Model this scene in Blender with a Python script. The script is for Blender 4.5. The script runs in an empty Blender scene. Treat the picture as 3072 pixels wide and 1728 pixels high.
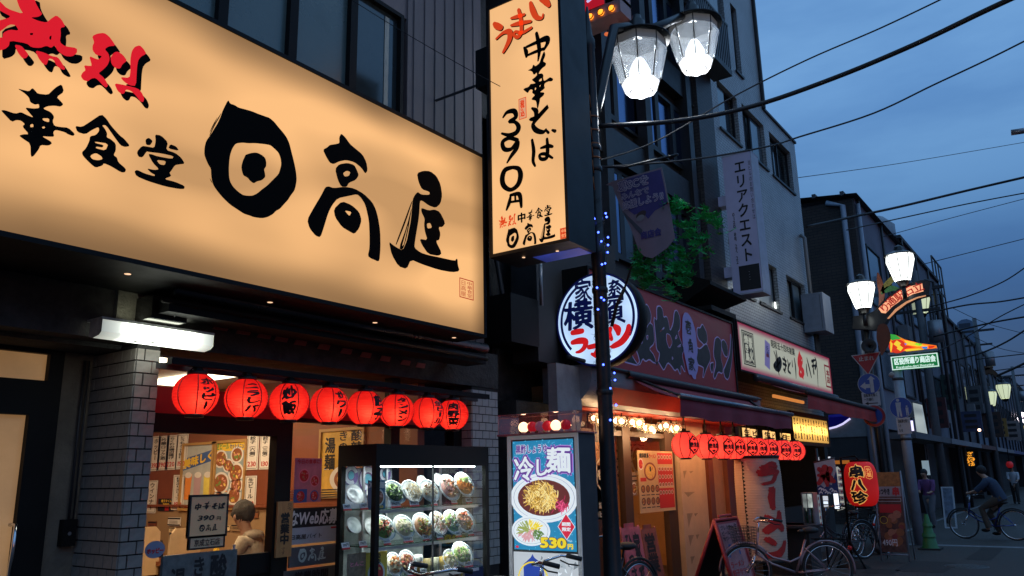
import bpy,math,random
from mathutils import Vector,Matrix,noise
from mathutils.geometry import tessellate_polygon
random.seed(7)
SC=bpy.context.scene
COL=SC.collection
# ---------------------------------------------------------------- camera
RW=[(0.5832808,-0.17750582,-0.79263812),(-0.81205113,-0.15011224,-0.5639497),(-0.01888034,0.97260372,-0.23170139)]
FL=2389.0
EYE=1.6
cam=bpy.data.cameras.new('camera');camo=bpy.data.objects.new('camera',cam);COL.objects.link(camo)
camo.matrix_world=Matrix([[*RW[0],0],[*RW[1],0],[*RW[2],EYE],[0,0,0,1]])
cam.sensor_width=36;cam.lens=36*FL/3072;cam.clip_start=.05;cam.clip_end=3000
SC.camera=camo
# ---------------------------------------------------------------- sky and light of dusk
W=bpy.data.worlds.new('World');SC.world=W;W.use_nodes=True
nt=W.node_tree;nt.nodes.clear();NN=nt.nodes.new;LK=nt.links.new
out=NN('ShaderNodeOutputWorld');bg=NN('ShaderNodeBackground');LK(bg.outputs[0],out.inputs[0])
tc=NN('ShaderNodeTexCoord');sep=NN('ShaderNodeSeparateXYZ');LK(tc.outputs['Generated'],sep.inputs[0])
ramp=NN('ShaderNodeValToRGB');LK(sep.outputs[2],ramp.inputs[0])
cr=ramp.color_ramp
cr.elements[0].position=0.0;cr.elements[0].color=(.016,.045,.11,1)
cr.elements[1].position=.75;cr.elements[1].color=(.19,.39,.69,1)
for p_,c_ in((.10,(.016,.053,.145,1)),(.22,(.043,.135,.33,1)),(.31,(.10,.25,.51,1)),(.42,(.145,.33,.63,1))):
    e=cr.elements.new(p_);e.color=c_
mp=NN('ShaderNodeMapping');mp.inputs['Scale'].default_value=(1.2,1.2,4.5);LK(tc.outputs['Generated'],mp.inputs[0])
no=NN('ShaderNodeTexNoise');no.inputs['Scale'].default_value=1.9;no.inputs['Detail'].default_value=6;no.inputs['Roughness'].default_value=.55;LK(mp.outputs[0],no.inputs[0])
r2=NN('ShaderNodeValToRGB');LK(no.outputs[0],r2.inputs[0])
r2.color_ramp.elements[0].position=.36;r2.color_ramp.elements[0].color=(.70,.77,.85,1)
r2.color_ramp.elements[1].position=.62;r2.color_ramp.elements[1].color=(1.06,1.04,1.02,1)
mul=NN('ShaderNodeMixRGB');mul.blend_type='MULTIPLY';mul.inputs[0].default_value=1;LK(ramp.outputs[0],mul.inputs[1]);LK(r2.outputs[0],mul.inputs[2])
sky=NN('ShaderNodeTexSky');sky.sky_type='NISHITA';sky.sun_disc=False;sky.sun_elevation=math.radians(1.5);sky.sun_rotation=math.radians(200)
sc_=NN('ShaderNodeMixRGB');sc_.blend_type='MULTIPLY';sc_.inputs[0].default_value=1;sc_.inputs[2].default_value=(.02,.02,.022,1);LK(sky.outputs[0],sc_.inputs[1])
ad=NN('ShaderNodeMixRGB');ad.blend_type='ADD';ad.inputs[0].default_value=1;LK(mul.outputs[0],ad.inputs[1]);LK(sc_.outputs[0],ad.inputs[2])
LK(ad.outputs[0],bg.inputs[0]);bg.inputs[1].default_value=1.06
sun=bpy.data.lights.new('sun','SUN');sun.energy=.02;sun.angle=math.radians(20);sun.color=(1,.8,.7)
suno=bpy.data.objects.new('sun',sun);COL.objects.link(suno);suno.rotation_euler=(math.radians(80),0,math.radians(-20))
SC.view_settings.view_transform='Standard';SC.view_settings.look='None';SC.view_settings.exposure=0;SC.view_settings.gamma=1
SC.view_settings.use_curve_mapping=False
SC.render.engine='CYCLES'
SC.cycles.use_denoising=True
SC.cycles.max_bounces=6;SC.cycles.transparent_max_bounces=24;SC.cycles.sample_clamp_indirect=3
SC.cycles.caustics_reflective=False;SC.cycles.caustics_refractive=False
# ---------------------------------------------------------------- helpers
def ray(u,v):
    c=((u-1536)/FL,-(v-864)/FL,-1)
    return Vector([sum(RW[i][k]*c[k]for k in range(3))for i in range(3)])
EYEV=Vector((0,0,EYE))
def onY(u,v,y):d=ray(u,v);return EYEV+d*(y/d.y)
def onX(u,v,x):d=ray(u,v);return EYEV+d*(x/d.x)
def onZ(u,v,z):d=ray(u,v);return EYEV+d*((z-EYE)/d.z)
def dist(u,v,t):return EYEV+ray(u,v).normalized()*t
class Fr:
    """flat frame: a to the right, b up, h out towards the viewer"""
    def __init__(s,O,U,V):s.O=Vector(O);s.U=Vector(U).normalized();s.V=Vector(V).normalized();s.N=s.U.cross(s.V)
    def __call__(s,a,b,h=0):return s.O+s.U*a+s.V*b+s.N*h
    def at(s,u,v):
        d=ray(u,v);t=(s.O-EYEV).dot(s.N)/d.dot(s.N);q=EYEV+d*t-s.O
        return q.dot(s.U),q.dot(s.V)
def FY(y,x=0,z=0):return Fr((x,y,z),(1,0,0),(0,0,1))      # faces the street (-Y)
def FX(x,y=0,z=0):return Fr((x,y,z),(0,-1,0),(0,0,1))     # faces down the street (-X)
_mc={}
def M(name,col,rough=.7,metal=0,var=.18,scale=6,bump=0,bscale=60,emit=0,ecol=None,spec=.5,evar=0,escale=2,stretch=None):
    """procedural material: tinted noise on colour and roughness, fine relief, light if it gives any"""
    if name in _mc:return _mc[name]
    m=bpy.data.materials.new(name);m.use_nodes=True;t=m.node_tree;n=t.nodes;b=n['Principled BSDF']
    b.inputs['Roughness'].default_value=rough;b.inputs['Metallic'].default_value=metal;b.inputs['Specular IOR Level'].default_value=spec
    tc=n.new('ShaderNodeTexCoord');src=tc.outputs['Object']
    if stretch:
        mpp=n.new('ShaderNodeMapping');mpp.inputs['Scale'].default_value=stretch;t.links.new(src,mpp.inputs[0]);src=mpp.outputs[0]
    c=(*col,1)
    if var:
        z=n.new('ShaderNodeTexNoise');z.inputs['Scale'].default_value=scale;z.inputs['Detail'].default_value=7;z.inputs['Roughness'].default_value=.65
        t.links.new(src,z.inputs[0]);r=n.new('ShaderNodeValToRGB');t.links.new(z.outputs[0],r.inputs[0])
        r.color_ramp.elements[0].position=.3;r.color_ramp.elements[1].position=.7
        r.color_ramp.elements[0].color=(*[x*(1-var)for x in col],1);r.color_ramp.elements[1].color=(*[min(1,x*(1+var))for x in col],1)
        t.links.new(r.outputs[0],b.inputs['Base Color'])
        mr=n.new('ShaderNodeMapRange');mr.inputs[3].default_value=max(.03,rough-.15);mr.inputs[4].default_value=min(1,rough+.15)
        t.links.new(z.outputs[0],mr.inputs[0]);t.links.new(mr.outputs[0],b.inputs['Roughness'])
    else:b.inputs['Base Color'].default_value=c
    if bump:
        z2=n.new('ShaderNodeTexNoise');z2.inputs['Scale'].default_value=bscale;z2.inputs['Detail'].default_value=5;t.links.new(src,z2.inputs[0])
        bp=n.new('ShaderNodeBump');bp.inputs['Strength'].default_value=bump;bp.inputs['Distance'].default_value=.01
        t.links.new(z2.outputs[0],bp.inputs['Height']);t.links.new(bp.outputs[0],b.inputs['Normal'])
    if emit:
        b.inputs['Emission Color'].default_value=(*(ecol or col),1);b.inputs['Emission Strength'].default_value=emit
        if evar:
            z3=n.new('ShaderNodeTexNoise');z3.inputs['Scale'].default_value=escale;z3.inputs['Detail'].default_value=1.5;t.links.new(src,z3.inputs[0])
            mr=n.new('ShaderNodeMapRange');mr.inputs[1].default_value=.3;mr.inputs[2].default_value=.7
            mr.inputs[3].default_value=emit*(1-evar);mr.inputs[4].default_value=emit*(1+evar)
            t.links.new(z3.outputs[0],mr.inputs[0]);t.links.new(mr.outputs[0],b.inputs['Emission Strength'])
    _mc[name]=m
    return m
def MG(name,tint=(1,1,1),refl=1.0,ior=1.5,rough=.02,cover=0,ccol=(.5,.5,.5),bump=0,bscale=30):
    """thin clear glass: see-through with a fresnel reflection, cover = share of frosting or dirt"""
    if name in _mc:return _mc[name]
    m=bpy.data.materials.new(name);m.use_nodes=True;t=m.node_tree;n=t.nodes;n.clear()
    o=n.new('ShaderNodeOutputMaterial');tr=n.new('ShaderNodeBsdfTransparent');tr.inputs[0].default_value=(*tint,1)
    gl=n.new('ShaderNodeBsdfGlossy');gl.inputs['Roughness'].default_value=rough;fr=n.new('ShaderNodeFresnel');fr.inputs[0].default_value=ior
    mu=n.new('ShaderNodeMath');mu.operation='MULTIPLY';mu.inputs[1].default_value=refl;t.links.new(fr.outputs[0],mu.inputs[0])
    mx=n.new('ShaderNodeMixShader');t.links.new(mu.outputs[0],mx.inputs[0]);t.links.new(tr.outputs[0],mx.inputs[1]);t.links.new(gl.outputs[0],mx.inputs[2])
    last=mx
    if cover:
        df=n.new('ShaderNodeBsdfDiffuse');df.inputs[0].default_value=(*ccol,1);tl=n.new('ShaderNodeBsdfTranslucent');tl.inputs[0].default_value=(*ccol,1)
        m1=n.new('ShaderNodeMixShader');m1.inputs[0].default_value=.5;t.links.new(df.outputs[0],m1.inputs[1]);t.links.new(tl.outputs[0],m1.inputs[2])
        m2=n.new('ShaderNodeMixShader');m2.inputs[0].default_value=cover;t.links.new(mx.outputs[0],m2.inputs[1]);t.links.new(m1.outputs[0],m2.inputs[2]);last=m2
    if bump:
        tc=n.new('ShaderNodeTexCoord');w=n.new('ShaderNodeTexWave');w.bands_direction='Z';w.inputs['Scale'].default_value=bscale;w.inputs['Distortion'].default_value=1.5
        t.links.new(tc.outputs['Object'],w.inputs[0]);bp=n.new('ShaderNodeBump');bp.inputs['Strength'].default_value=bump;bp.inputs['Distance'].default_value=.01
        t.links.new(w.outputs[1],bp.inputs['Height']);t.links.new(bp.outputs[0],gl.inputs['Normal']);t.links.new(bp.outputs[0],fr.inputs['Normal'])
    t.links.new(last.outputs[0],o.inputs[0]);_mc[name]=m
    return m
def MBrick(name,c1,c2,mortar,bw,bh,mw=.006,rough=.5,off=.5,bump=.5):
    """small tiles too far off to pick apart: colour and relief from a brick pattern laid in the wall plane"""
    if name in _mc:return _mc[name]
    m=bpy.data.materials.new(name);m.use_nodes=True;t=m.node_tree;n=t.nodes;b=n['Principled BSDF'];L=t.links.new
    tc=n.new('ShaderNodeTexCoord');sp=n.new('ShaderNodeSeparateXYZ');L(tc.outputs['Object'],sp.inputs[0])
    a=n.new('ShaderNodeMath');a.operation='ADD';L(sp.outputs[0],a.inputs[0]);L(sp.outputs[1],a.inputs[1])
    cb=n.new('ShaderNodeCombineXYZ');L(a.outputs[0],cb.inputs[0]);L(sp.outputs[2],cb.inputs[1])
    k=n.new('ShaderNodeTexBrick');L(cb.outputs[0],k.inputs[0]);k.offset=off
    k.inputs['Color1'].default_value=(*c1,1);k.inputs['Color2'].default_value=(*c2,1);k.inputs['Mortar'].default_value=(*mortar,1)
    k.inputs['Scale'].default_value=1;k.inputs['Mortar Size'].default_value=mw;k.inputs['Brick Width'].default_value=bw;k.inputs['Row Height'].default_value=bh
    k.inputs['Mortar Smooth'].default_value=.3
    z=n.new('ShaderNodeTexNoise');z.inputs['Scale'].default_value=1.3;z.inputs['Detail'].default_value=8;L(tc.outputs['Object'],z.inputs[0])
    r=n.new('ShaderNodeMapRange');r.inputs[1].default_value=.3;r.inputs[2].default_value=.7;r.inputs[3].default_value=.72;r.inputs[4].default_value=1.1;L(z.outputs[0],r.inputs[0])
    mu=n.new('ShaderNodeMixRGB');mu.blend_type='MULTIPLY';mu.inputs[0].default_value=1;L(k.outputs[0],mu.inputs[1]);L(r.outputs[0],mu.inputs[2]);L(mu.outputs[0],b.inputs['Base Color'])
    bp=n.new('ShaderNodeBump');bp.invert=True;bp.inputs['Strength'].default_value=bump;bp.inputs['Distance'].default_value=.004;L(k.outputs[1],bp.inputs['Height']);L(bp.outputs[0],b.inputs['Normal'])
    b.inputs['Roughness'].default_value=rough
    _mc[name]=m
    return m
# ---- glyphs
_gl={}
_used=None
def load_glyphs(chars):
    obs=[]
    for ch in sorted(set(chars)):
        if ch in _gl or ch in ' \n':continue
        cu=bpy.data.curves.new('g','FONT');cu.body=ch;cu.resolution_u=2;cu.size=1
        ob=bpy.data.objects.new('g',cu);COL.objects.link(ob);obs.append((ch,ob))
    dg=bpy.context.evaluated_depsgraph_get();dg.update()
    for ch,ob in obs:
        me=bpy.data.meshes.new_from_object(ob.evaluated_get(dg))
        vs=[(v.co.x,v.co.y)for v in me.vertices];fs=[tuple(p.vertices)for p in me.polygons]
        tri=[]
        for f in fs:
            for k in range(1,len(f)-1):tri.append((f[0],f[k],f[k+1]))
        _gl[ch]=(vs,tri,max([v[0]for v in vs],default=.3));bpy.data.meshes.remove(me)
    for ch,ob in obs:
        cu=ob.data;bpy.data.objects.remove(ob);bpy.data.curves.remove(cu)
def layout(s,vertical=False,spacing=1.0,shear=0):
    """list of (verts, tris) in em units; origin top-left of the block, y down negative; returns w, h"""
    res=[];x=y=0;w=h=0
    if vertical:
        for k,c in enumerate(s):
            if c==' ':y-=.5;continue
            if c not in _gl:load_glyphs(c)
            vs,tr,xm=_gl[c]
            if c in 'ー~-—〜':vs2=[(.5+(-(b-.38))*1.0,y-.5-(a-.5))for a,b in vs]
            elif c in '()（）':vs2=[(.5-(b-.38),y-.5-(a-.5 if c in '（）' else(a-.15)))for a,b in vs]
            else:
                ox=0 if ord(c)>255 else .5-xm/2
                vs2=[(ox+a+shear*(b-.4),y-.88+b)for a,b in vs]
            res.append((vs2,tr));y-=spacing
        return res,1.0,-y
    W_=0;rows=s.split('\n')
    for k,row in enumerate(rows):
        x=0
        for c in row:
            if c==' ':x+=.3;continue
            if c not in _gl:load_glyphs(c)
            vs,tr,xm=_gl[c]
            res.append(([(x+a+shear*(b-.4),y-.88+b)for a,b in vs],tr))
            x+=(1.0 if ord(c)>255 else xm+.06)*spacing
        W_=max(W_,x);y-=1.15
    return res,W_,-y-.15
class MB:
    def __init__(s):s.v=[];s.f=[];s.mi=[];s.mats=[];s.cur=0;s.sm=[];s.smooth=False
    def use(s,m):
        if m not in s.mats:s.mats.append(m)
        s.cur=s.mats.index(m);return s
    def add(s,vs,fs):
        o=len(s.v);s.v+=[tuple(p)for p in vs]
        for f in fs:s.f.append(tuple(o+i for i in f));s.mi.append(s.cur);s.sm.append(s.smooth)
        return s
    def face(s,*p):return s.add(p,[tuple(range(len(p)))])
    def box(s,a,b):return s.hexa([Vector((x,y,z))for z in(a[2],b[2])for x,y in((a[0],a[1]),(b[0],a[1]),(b[0],b[1]),(a[0],b[1]))])
    def hexa(s,p):return s.add(p,[(0,3,2,1),(4,5,6,7),(0,1,5,4),(1,2,6,5),(2,3,7,6),(3,0,4,7)])
    def fb(s,F,a0,b0,a1,b1,h0=0,h1=.01):
        a0,a1=sorted((a0,a1));b0,b1=sorted((b0,b1));h0,h1=sorted((h0,h1))
        return s.hexa([F(a,b,h)for h in(h0,h1)for a,b in((a0,b0),(a1,b0),(a1,b1),(a0,b1))])
    def rect(s,F,a0,b0,a1,b1,h=0):
        a0,a1=sorted((a0,a1));b0,b1=sorted((b0,b1))
        return s.face(F(a0,b0,h),F(a1,b0,h),F(a1,b1,h),F(a0,b1,h))
    def frame(s,F,a0,b0,a1,b1,w,h0,h1):
        a0,a1=sorted((a0,a1));b0,b1=sorted((b0,b1))
        s.fb(F,a0,b0,a1,b0+w,h0,h1);s.fb(F,a0,b1-w,a1,b1,h0,h1);s.fb(F,a0,b0+w,a0+w,b1-w,h0,h1);s.fb(F,a1-w,b0+w,a1,b1-w,h0,h1);return s
    def poly(s,F,outer,holes=(),h=0):
        loops=[[Vector((x,y,0))for x,y in outer]]+[[Vector((x,y,0))for x,y in q]for q in holes]
        flat=[q for l in loops for q in l]
        tr=tessellate_polygon(loops)
        fs=[]
        for t in tr:
            a,b,c=(flat[i]for i in t)
            fs.append(t if(b-a).cross(c-a).z>0 else(t[0],t[2],t[1]))
        return s.add([F(q.x,q.y,h)for q in flat],fs)
    def prism(s,F,outer,h0,h1):
        s.poly(F,outer,(),h1);n=len(outer);o=[F(*q,h0)for q in outer]+[F(*q,h1)for q in outer]
        area=sum(outer[i][0]*outer[(i+1)%n][1]-outer[(i+1)%n][0]*outer[i][1]for i in range(n))
        fs=[(i,(i+1)%n,n+(i+1)%n,n+i)for i in range(n)]
        if area<0:fs=[f[::-1]for f in fs]
        s.add(o,fs)
        return s.poly(Fr(F(0,0,h0),-F.U,F.V),[(-x,y)for x,y in outer],(),0)
    def disc(s,F,cx,cy,rx,ry=None,h=0,n=28,rot=0):
        ry=ry or rx;c,d=math.cos(rot),math.sin(rot)
        return s.face(*[F(cx+rx*math.cos(t)*c-ry*math.sin(t)*d,cy+rx*math.cos(t)*d+ry*math.sin(t)*c,h)for t in[2*math.pi*k/n for k in range(n)]])
    def ring(s,F,cx,cy,r0,r1,h=0,n=40,a0=0,a1=360,ry=1):
        P=[]
        for k in range(n+1):
            t=math.radians(a0+(a1-a0)*k/n);P.append((math.cos(t),math.sin(t)*ry))
        for k in range(n):
            (a,b),(c,d)=P[k],P[k+1]
            s.face(F(cx+a*r0,cy+b*r0,h),F(cx+a*r1,cy+b*r1,h),F(cx+c*r1,cy+d*r1,h),F(cx+c*r0,cy+d*r0,h))
        return s
    def tube(s,path,r,n=8,cap=True):
        path=[Vector(p)for p in path];rs=r if isinstance(r,(list,tuple))else[r]*len(path)
        o=len(s.v);up=None;vs=[]
        for i,p in enumerate(path):
            d=(path[min(i+1,len(path)-1)]-path[max(i-1,0)])
            d=d.normalized()if d.length>1e-9 else Vector((0,0,1))
            if up is None:
                up=d.orthogonal().normalized()
            up=(up-d*up.dot(d)).normalized();w=d.cross(up)
            for k in range(n):
                t=2*math.pi*k/n;vs.append(p+(up*math.cos(t)+w*math.sin(t))*rs[i])
        fs=[(i*n+k,i*n+(k+1)%n,(i+1)*n+(k+1)%n,(i+1)*n+k)for i in range(len(path)-1)for k in range(n)]
        if cap:fs+=[tuple(range(n))[::-1],tuple((len(path)-1)*n+k for k in range(n))]
        q=s.smooth;s.smooth=True;s.add(vs,fs);s.smooth=q;return s
    def lathe(s,prof,n=24,c=(0,0,0),axis='Z',smooth=True,a0=0,a1=360):
        c=Vector(c);vs=[];full=abs(a1-a0)>=360;m=n if full else n+1
        for r,z in prof:
            for k in range(m):
                t=math.radians(a0+(a1-a0)*k/n);x,y=r*math.cos(t),r*math.sin(t)
                vs.append(c+(Vector((x,y,z))if axis=='Z' else Vector((z,x,y))if axis=='X' else Vector((y,z,x))))
        fs=[(i*m+k,i*m+(k+1)%m,(i+1)*m+(k+1)%m,(i+1)*m+k)for i in range(len(prof)-1)for k in range(n)]
        q=s.smooth;s.smooth=smooth;s.add(vs,fs);s.smooth=q;return s
    def ball(s,c,r,n=12,sq=(1,1,1)):
        c=Vector(c);pr=[(math.sin(math.pi*k/n),-math.cos(math.pi*k/n))for k in range(n+1)]
        o=len(s.v);s.lathe([(max(a,1e-4)*r,b*r)for a,b in pr],n*2)
        for i in range(o,len(s.v)):p=s.v[i];s.v[i]=(c.x+p[0]*sq[0],c.y+p[1]*sq[1],c.z+p[2]*sq[2])
        return s
    def ribbon(s,F,pts,h=0,steps=6,rough=.0):
        """brush stroke: pts (a, b, width)"""
        P=[pts[0]]+list(pts)+[pts[-1]];Q=[]
        for i in range(1,len(P)-2):
            for k in range(steps):
                t=k/steps;q=[]
                for d in range(3):
                    p0,p1,p2,p3=P[i-1][d],P[i][d],P[i+1][d],P[i+2][d]
                    q.append(.5*(2*p1+(p2-p0)*t+(2*p0-5*p1+4*p2-p3)*t*t+(3*p1-p0-3*p2+p3)*t**3))
                Q.append(q)
        Q.append(list(pts[-1]));L=[];Rr=[]
        for i,(a,b,w)in enumerate(Q):
            d=Vector((Q[min(i+1,len(Q)-1)][0]-Q[max(i-1,0)][0],Q[min(i+1,len(Q)-1)][1]-Q[max(i-1,0)][1]))
            d=d.normalized()if d.length>1e-9 else Vector((1,0));nx,ny=-d.y,d.x;w=w/2*(1+random.uniform(-rough,rough))
            L.append((a+nx*w,b+ny*w));Rr.append((a-nx*w,b-ny*w))
        for i in range(len(L)-1):s.face(F(*Rr[i],h),F(*Rr[i+1],h),F(*L[i+1],h),F(*L[i],h))
        for(a,b,w)in(Q[0],Q[-1]):s.disc(F,a,b,w/2,h=h+.00015,n=10)
        return s
    def text(s,F,t,a0,b1,a1,b0,bold=0,h=.001,vertical=False,shear=0,spacing=1,keep=False,sub=0,dh=.00025,warp=0):
        """lettering fitted into the box (a0..a1, b0..b1) of frame F; b1 is the top"""
        G,w,hh=layout(t,vertical,spacing,shear)
        a0,a1=sorted((a0,a1));b0,b1=sorted((b0,b1))
        sx=(a1-a0)/w;sy=(b1-b0)/hh
        if keep:sx=sy=min(sx,sy)
        ox=a0+((a1-a0)-sx*w)/2;oy=b1-((b1-b0)-sy*hh)/2
        offs=[(0,0)]if not bold else[(0,0)]+[(bold*math.cos(q),bold*math.sin(q))for q in[math.pi*2*k/6 for k in range(6)]]
        for gi,(vs,tr)in enumerate(G):
            for k,(dx,dy)in enumerate(offs):
                pts=[(x+dx,y+dy)for x,y in vs]
                if warp:pts=[(x+warp*noise.noise((x*2.3,y*2.3,gi)),y+warp*noise.noise((x*2.3,y*2.3,gi+9)))for x,y in pts]
                pts=[(ox+x*sx,oy+y*sy)for x,y in pts]
                T=[tuple(pts[i]for i in q)for q in tr]
                for _ in range(sub):
                    N2=[]
                    for q in T:
                        e=[((q[i][0]-q[(i+1)%3][0])**2+(q[i][1]-q[(i+1)%3][1])**2,i)for i in range(3)]
                        L,i=max(e)
                        if L>2.5e-4:
                            m=((q[i][0]+q[(i+1)%3][0])/2,(q[i][1]+q[(i+1)%3][1])/2)
                            N2+=[(q[i],m,q[(i+2)%3]),(m,q[(i+1)%3],q[(i+2)%3])]
                        else:N2.append(q)
                    T=N2
                if sub:s.add([F(*p,h+k*dh)for q in T for p in q],[(3*i,3*i+1,3*i+2)for i in range(len(T))])
                else:s.add([F(*p,h+k*dh)for p in pts],tr)
        return s
    def mark(s):s.marks=getattr(s,'marks',[])+[len(s.f)];return s
    def build_each(s,name,parent):
        """one object per marked piece"""
        cuts=[0]+getattr(s,'marks',[])+[len(s.f)]
        for lo,hi in zip(cuts,cuts[1:]):
            if hi<=lo:continue
            q=MB();q.mats=s.mats;ids=sorted({i for f in s.f[lo:hi]for i in f});mp_={i:k for k,i in enumerate(ids)}
            q.v=[s.v[i]for i in ids];q.f=[tuple(mp_[i]for i in f)for f in s.f[lo:hi]];q.mi=s.mi[lo:hi];q.sm=s.sm[lo:hi];q.build(name,parent)
    def build(s,name,parent=None,smooth=None,origin=None):
        if parent is not None:
            o=Vector();q=parent
            while q:o+=q.location;q=q.parent
        elif origin is not None:o=Vector(origin)
        else:
            xs,ys,zs=zip(*s.v);o=Vector(((min(xs)+max(xs))/2,(min(ys)+max(ys))/2,min(zs)))
        me=bpy.data.meshes.new(name);me.from_pydata([(x-o.x,y-o.y,z-o.z)for x,y,z in s.v],[],s.f)
        for m in s.mats:me.materials.append(m)
        me.polygons.foreach_set('material_index',s.mi);me.polygons.foreach_set('use_smooth',s.sm if smooth is None else[smooth]*len(s.f));me.update()
        ob=bpy.data.objects.new(name,me);COL.objects.link(ob)
        if parent is not None:ob.parent=parent
        else:ob.location=o
        return ob
def tag(o,label,cat,group=None,kind=None):
    if label:o['label']=label
    if cat:o['category']=cat
    if group:o['group']=group
    if kind:o['kind']=kind
    return o
def thing(name,label,cat,loc=(0,0,0),group=None):
    o=bpy.data.objects.new(name,None);COL.objects.link(o);o.location=loc;o.empty_display_size=.1
    return tag(o,label,cat,group)
def mb(m):return MB().use(m)
def solo(b,name,label,cat,group=None,kind=None):return tag(b.build(name),label,cat,group,kind)
def struct(b,name):return tag(b.build(name),None,None,None,'structure')
def kids(o):return list(o.children)
def copy_tree(o,parent=None):
    c=o.copy();COL.objects.link(c)
    if parent:c.parent=parent
    for ch in kids(o):copy_tree(ch,c)
    return c
def lamp(kind,loc,energy,color,size=.1,rot=None,size_y=None,name='lamp_light',parent=None):
    l=bpy.data.lights.new(name,kind);l.energy=energy;l.color=color
    if kind=='AREA':
        l.size=size
        if size_y:l.shape='RECTANGLE';l.size_y=size_y
    else:l.shadow_soft_size=size
    o=bpy.data.objects.new(name,l);COL.objects.link(o);o.location=loc
    if rot:o.rotation_euler=rot
    if parent:o.parent=parent
    return o
def skin(name,joints,edges,mat,parent=None,sub=2):
    """one continuous body grown round a skeleton; joints: name -> (x, y, z, r)"""
    ks=list(joints);me=bpy.data.meshes.new(name);me.from_pydata([joints[k][:3]for k in ks],[(ks.index(a),ks.index(b))for a,b in edges],[])
    ob=bpy.data.objects.new(name,me);COL.objects.link(ob)
    sk=ob.modifiers.new('s','SKIN');sk.use_smooth_shade=True
    for i,k in enumerate(ks):
        v=me.skin_vertices[0].data[i];r=joints[k][3];v.radius=(r,r)if not isinstance(r,tuple)else r;v.use_root=i==0
    sb=ob.modifiers.new('u','SUBSURF');sb.levels=sub;sb.render_levels=sub
    dg=bpy.context.evaluated_depsgraph_get();m2=bpy.data.meshes.new_from_object(ob.evaluated_get(dg));m2.name=name
    bpy.data.objects.remove(ob);m2.materials.clear();m2.materials.append(mat)
    ob=bpy.data.objects.new(name,m2);COL.objects.link(ob)
    if parent:ob.parent=parent
    return ob
def dress(par,J,top,legs,hem=0):
    """clothes over the skeleton J (joint -> x, y, z, r in the person's own space)"""
    P=lambda k:Vector(J[k][:3]);L=Vector(par.location)
    def fin(b,nm):b.v=[tuple(Vector(p)+L)for p in b.v];return b.build(nm,par)
    if top:
        s=(P('sl')-P('sr')).length/.36;b=mb(top);b.smooth=True
        pe,wa,ch,nk=P('pel'),P('wa'),P('ch'),P('nk');ax=(P('sl')-P('sr')).normalized();rings=[]
        for c,a,d in((pe-(wa-pe)*.35,.165,.125),(pe,.165,.125),(wa,.155,.115),(wa.lerp(ch,.6),.175,.125),(ch,.185,.125),(ch.lerp(nk,.45),.15,.10),(ch.lerp(nk,.8),.075,.07)):
            up=(ch-pe).normalized();f=ax.cross(up).normalized()
            rings.append([c+ax*a*s*math.cos(t)+f*d*s*math.sin(t)*(1+.04*math.sin(3*t+len(rings)))for t in[2*math.pi*k/16 for k in range(16)]])
        b.add([p for r in rings for p in r],[(i*16+k,i*16+(k+1)%16,(i+1)*16+(k+1)%16,(i+1)*16+k)for i in range(len(rings)-1)for k in range(16)])
        for q in 'lr':sh,e=P('s'+q),P('e'+q);b.tube([ch.lerp(sh,.6),sh,sh.lerp(e,.5),e.lerp(P('h'+q),hem)],[.085*s,.08*s,.066*s,.056*s],12,False)
        fin(b,'shirt')
    if legs:
        b=mb(legs);s=1
        for q in 'lr':k,a=P('k'+q),P('a'+q);h=P('pel')+(P('sl')-P('sr')).normalized()*(.075 if q=='l' else-.075);b.tube([h+(h-k)*.15,h.lerp(k,.15),h.lerp(k,.6),k,k.lerp(a,.5),a],[.10,.105,.085,.072,.066,.07],12,False)
        b.ball(P('pel'),.15,8,(.85,1.05,.8));fin(b,'trousers')
load_glyphs('熱烈中華食堂日高屋うまいそば390円税込家横濱浜系壱角ラーメン炭火焼き鳥昭和五十四年創業やきとり八珍元祖串氷立石駅通り区役所商店会止まれ自転車を除く一方通行エリアクエスト当ビルのお問い合わせは012-38葛SCをみんなで応援しよう!KuyakshodriSte黒酢しょうゆ冷し麺期間限定5募Web営業時バイト京成酸辣湯餃子炒飯サワタレホッピヒ生肉野菜タンメニラバ')
# ================================================================ materials shared by many things
BLK=M('black painted steel',(.008,.008,.008),.6,var=.25,spec=.18)
DARKM=M('dark grey metal',(.03,.03,.033),.5,var=.2)
GREYM=M('grey metal',(.25,.26,.28),.45,.6,var=.15)
ALU=M('brushed aluminium',(.5,.5,.52),.35,.9,var=.1)
CHROME=M('chrome',(.7,.7,.72),.15,1,var=.05)
CONC=M('weathered concrete',(.16,.16,.155),.9,var=.4,scale=3,bump=.8,bscale=25)
CONCD=M('dark weathered concrete',(.062,.062,.06),.9,var=.5,scale=4,bump=.9,bscale=30,spec=.2)
ROUGH=M('rough-cast render',(.24,.23,.18),.95,var=.35,scale=8,bump=1,bscale=70)
WHITEP=M('white paper',(.75,.74,.70),.7,var=.05)
INK=M('black ink',(.01,.01,.012),.6,var=0)
REDINK=M('red ink',(.55,.02,.02),.6,var=0)
YELINK=M('yellow ink',(.8,.55,.05),.6,var=0)
BLUINK=M('blue ink',(.05,.12,.35),.6,var=0)
ORAINK=M('orange ink',(.8,.28,.05),.6,var=0)
GRNINK=M('green ink',(.15,.35,.08),.6,var=0)
PNKINK=M('pink ink',(.75,.22,.3),.6,var=0)
CREAM=M('cream ink',(.8,.68,.42),.6,var=.05)
WOODP=M('varnished brown panel',(.22,.065,.03),.4,var=.15,scale=3)
ORWALL=M('orange brown wall',(.24,.085,.035),.6,var=.12,scale=2)
BEIGE=M('beige wainscot',(.34,.23,.12),.6,var=.08,scale=2)
CEIL=M('white ceiling',(.7,.68,.62),.8,var=.05)
WOODF=M('light wood frame',(.45,.27,.09),.45,var=.15,scale=8)
GLS=MG('shop window glass',(.97,.97,.97),.8)
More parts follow.
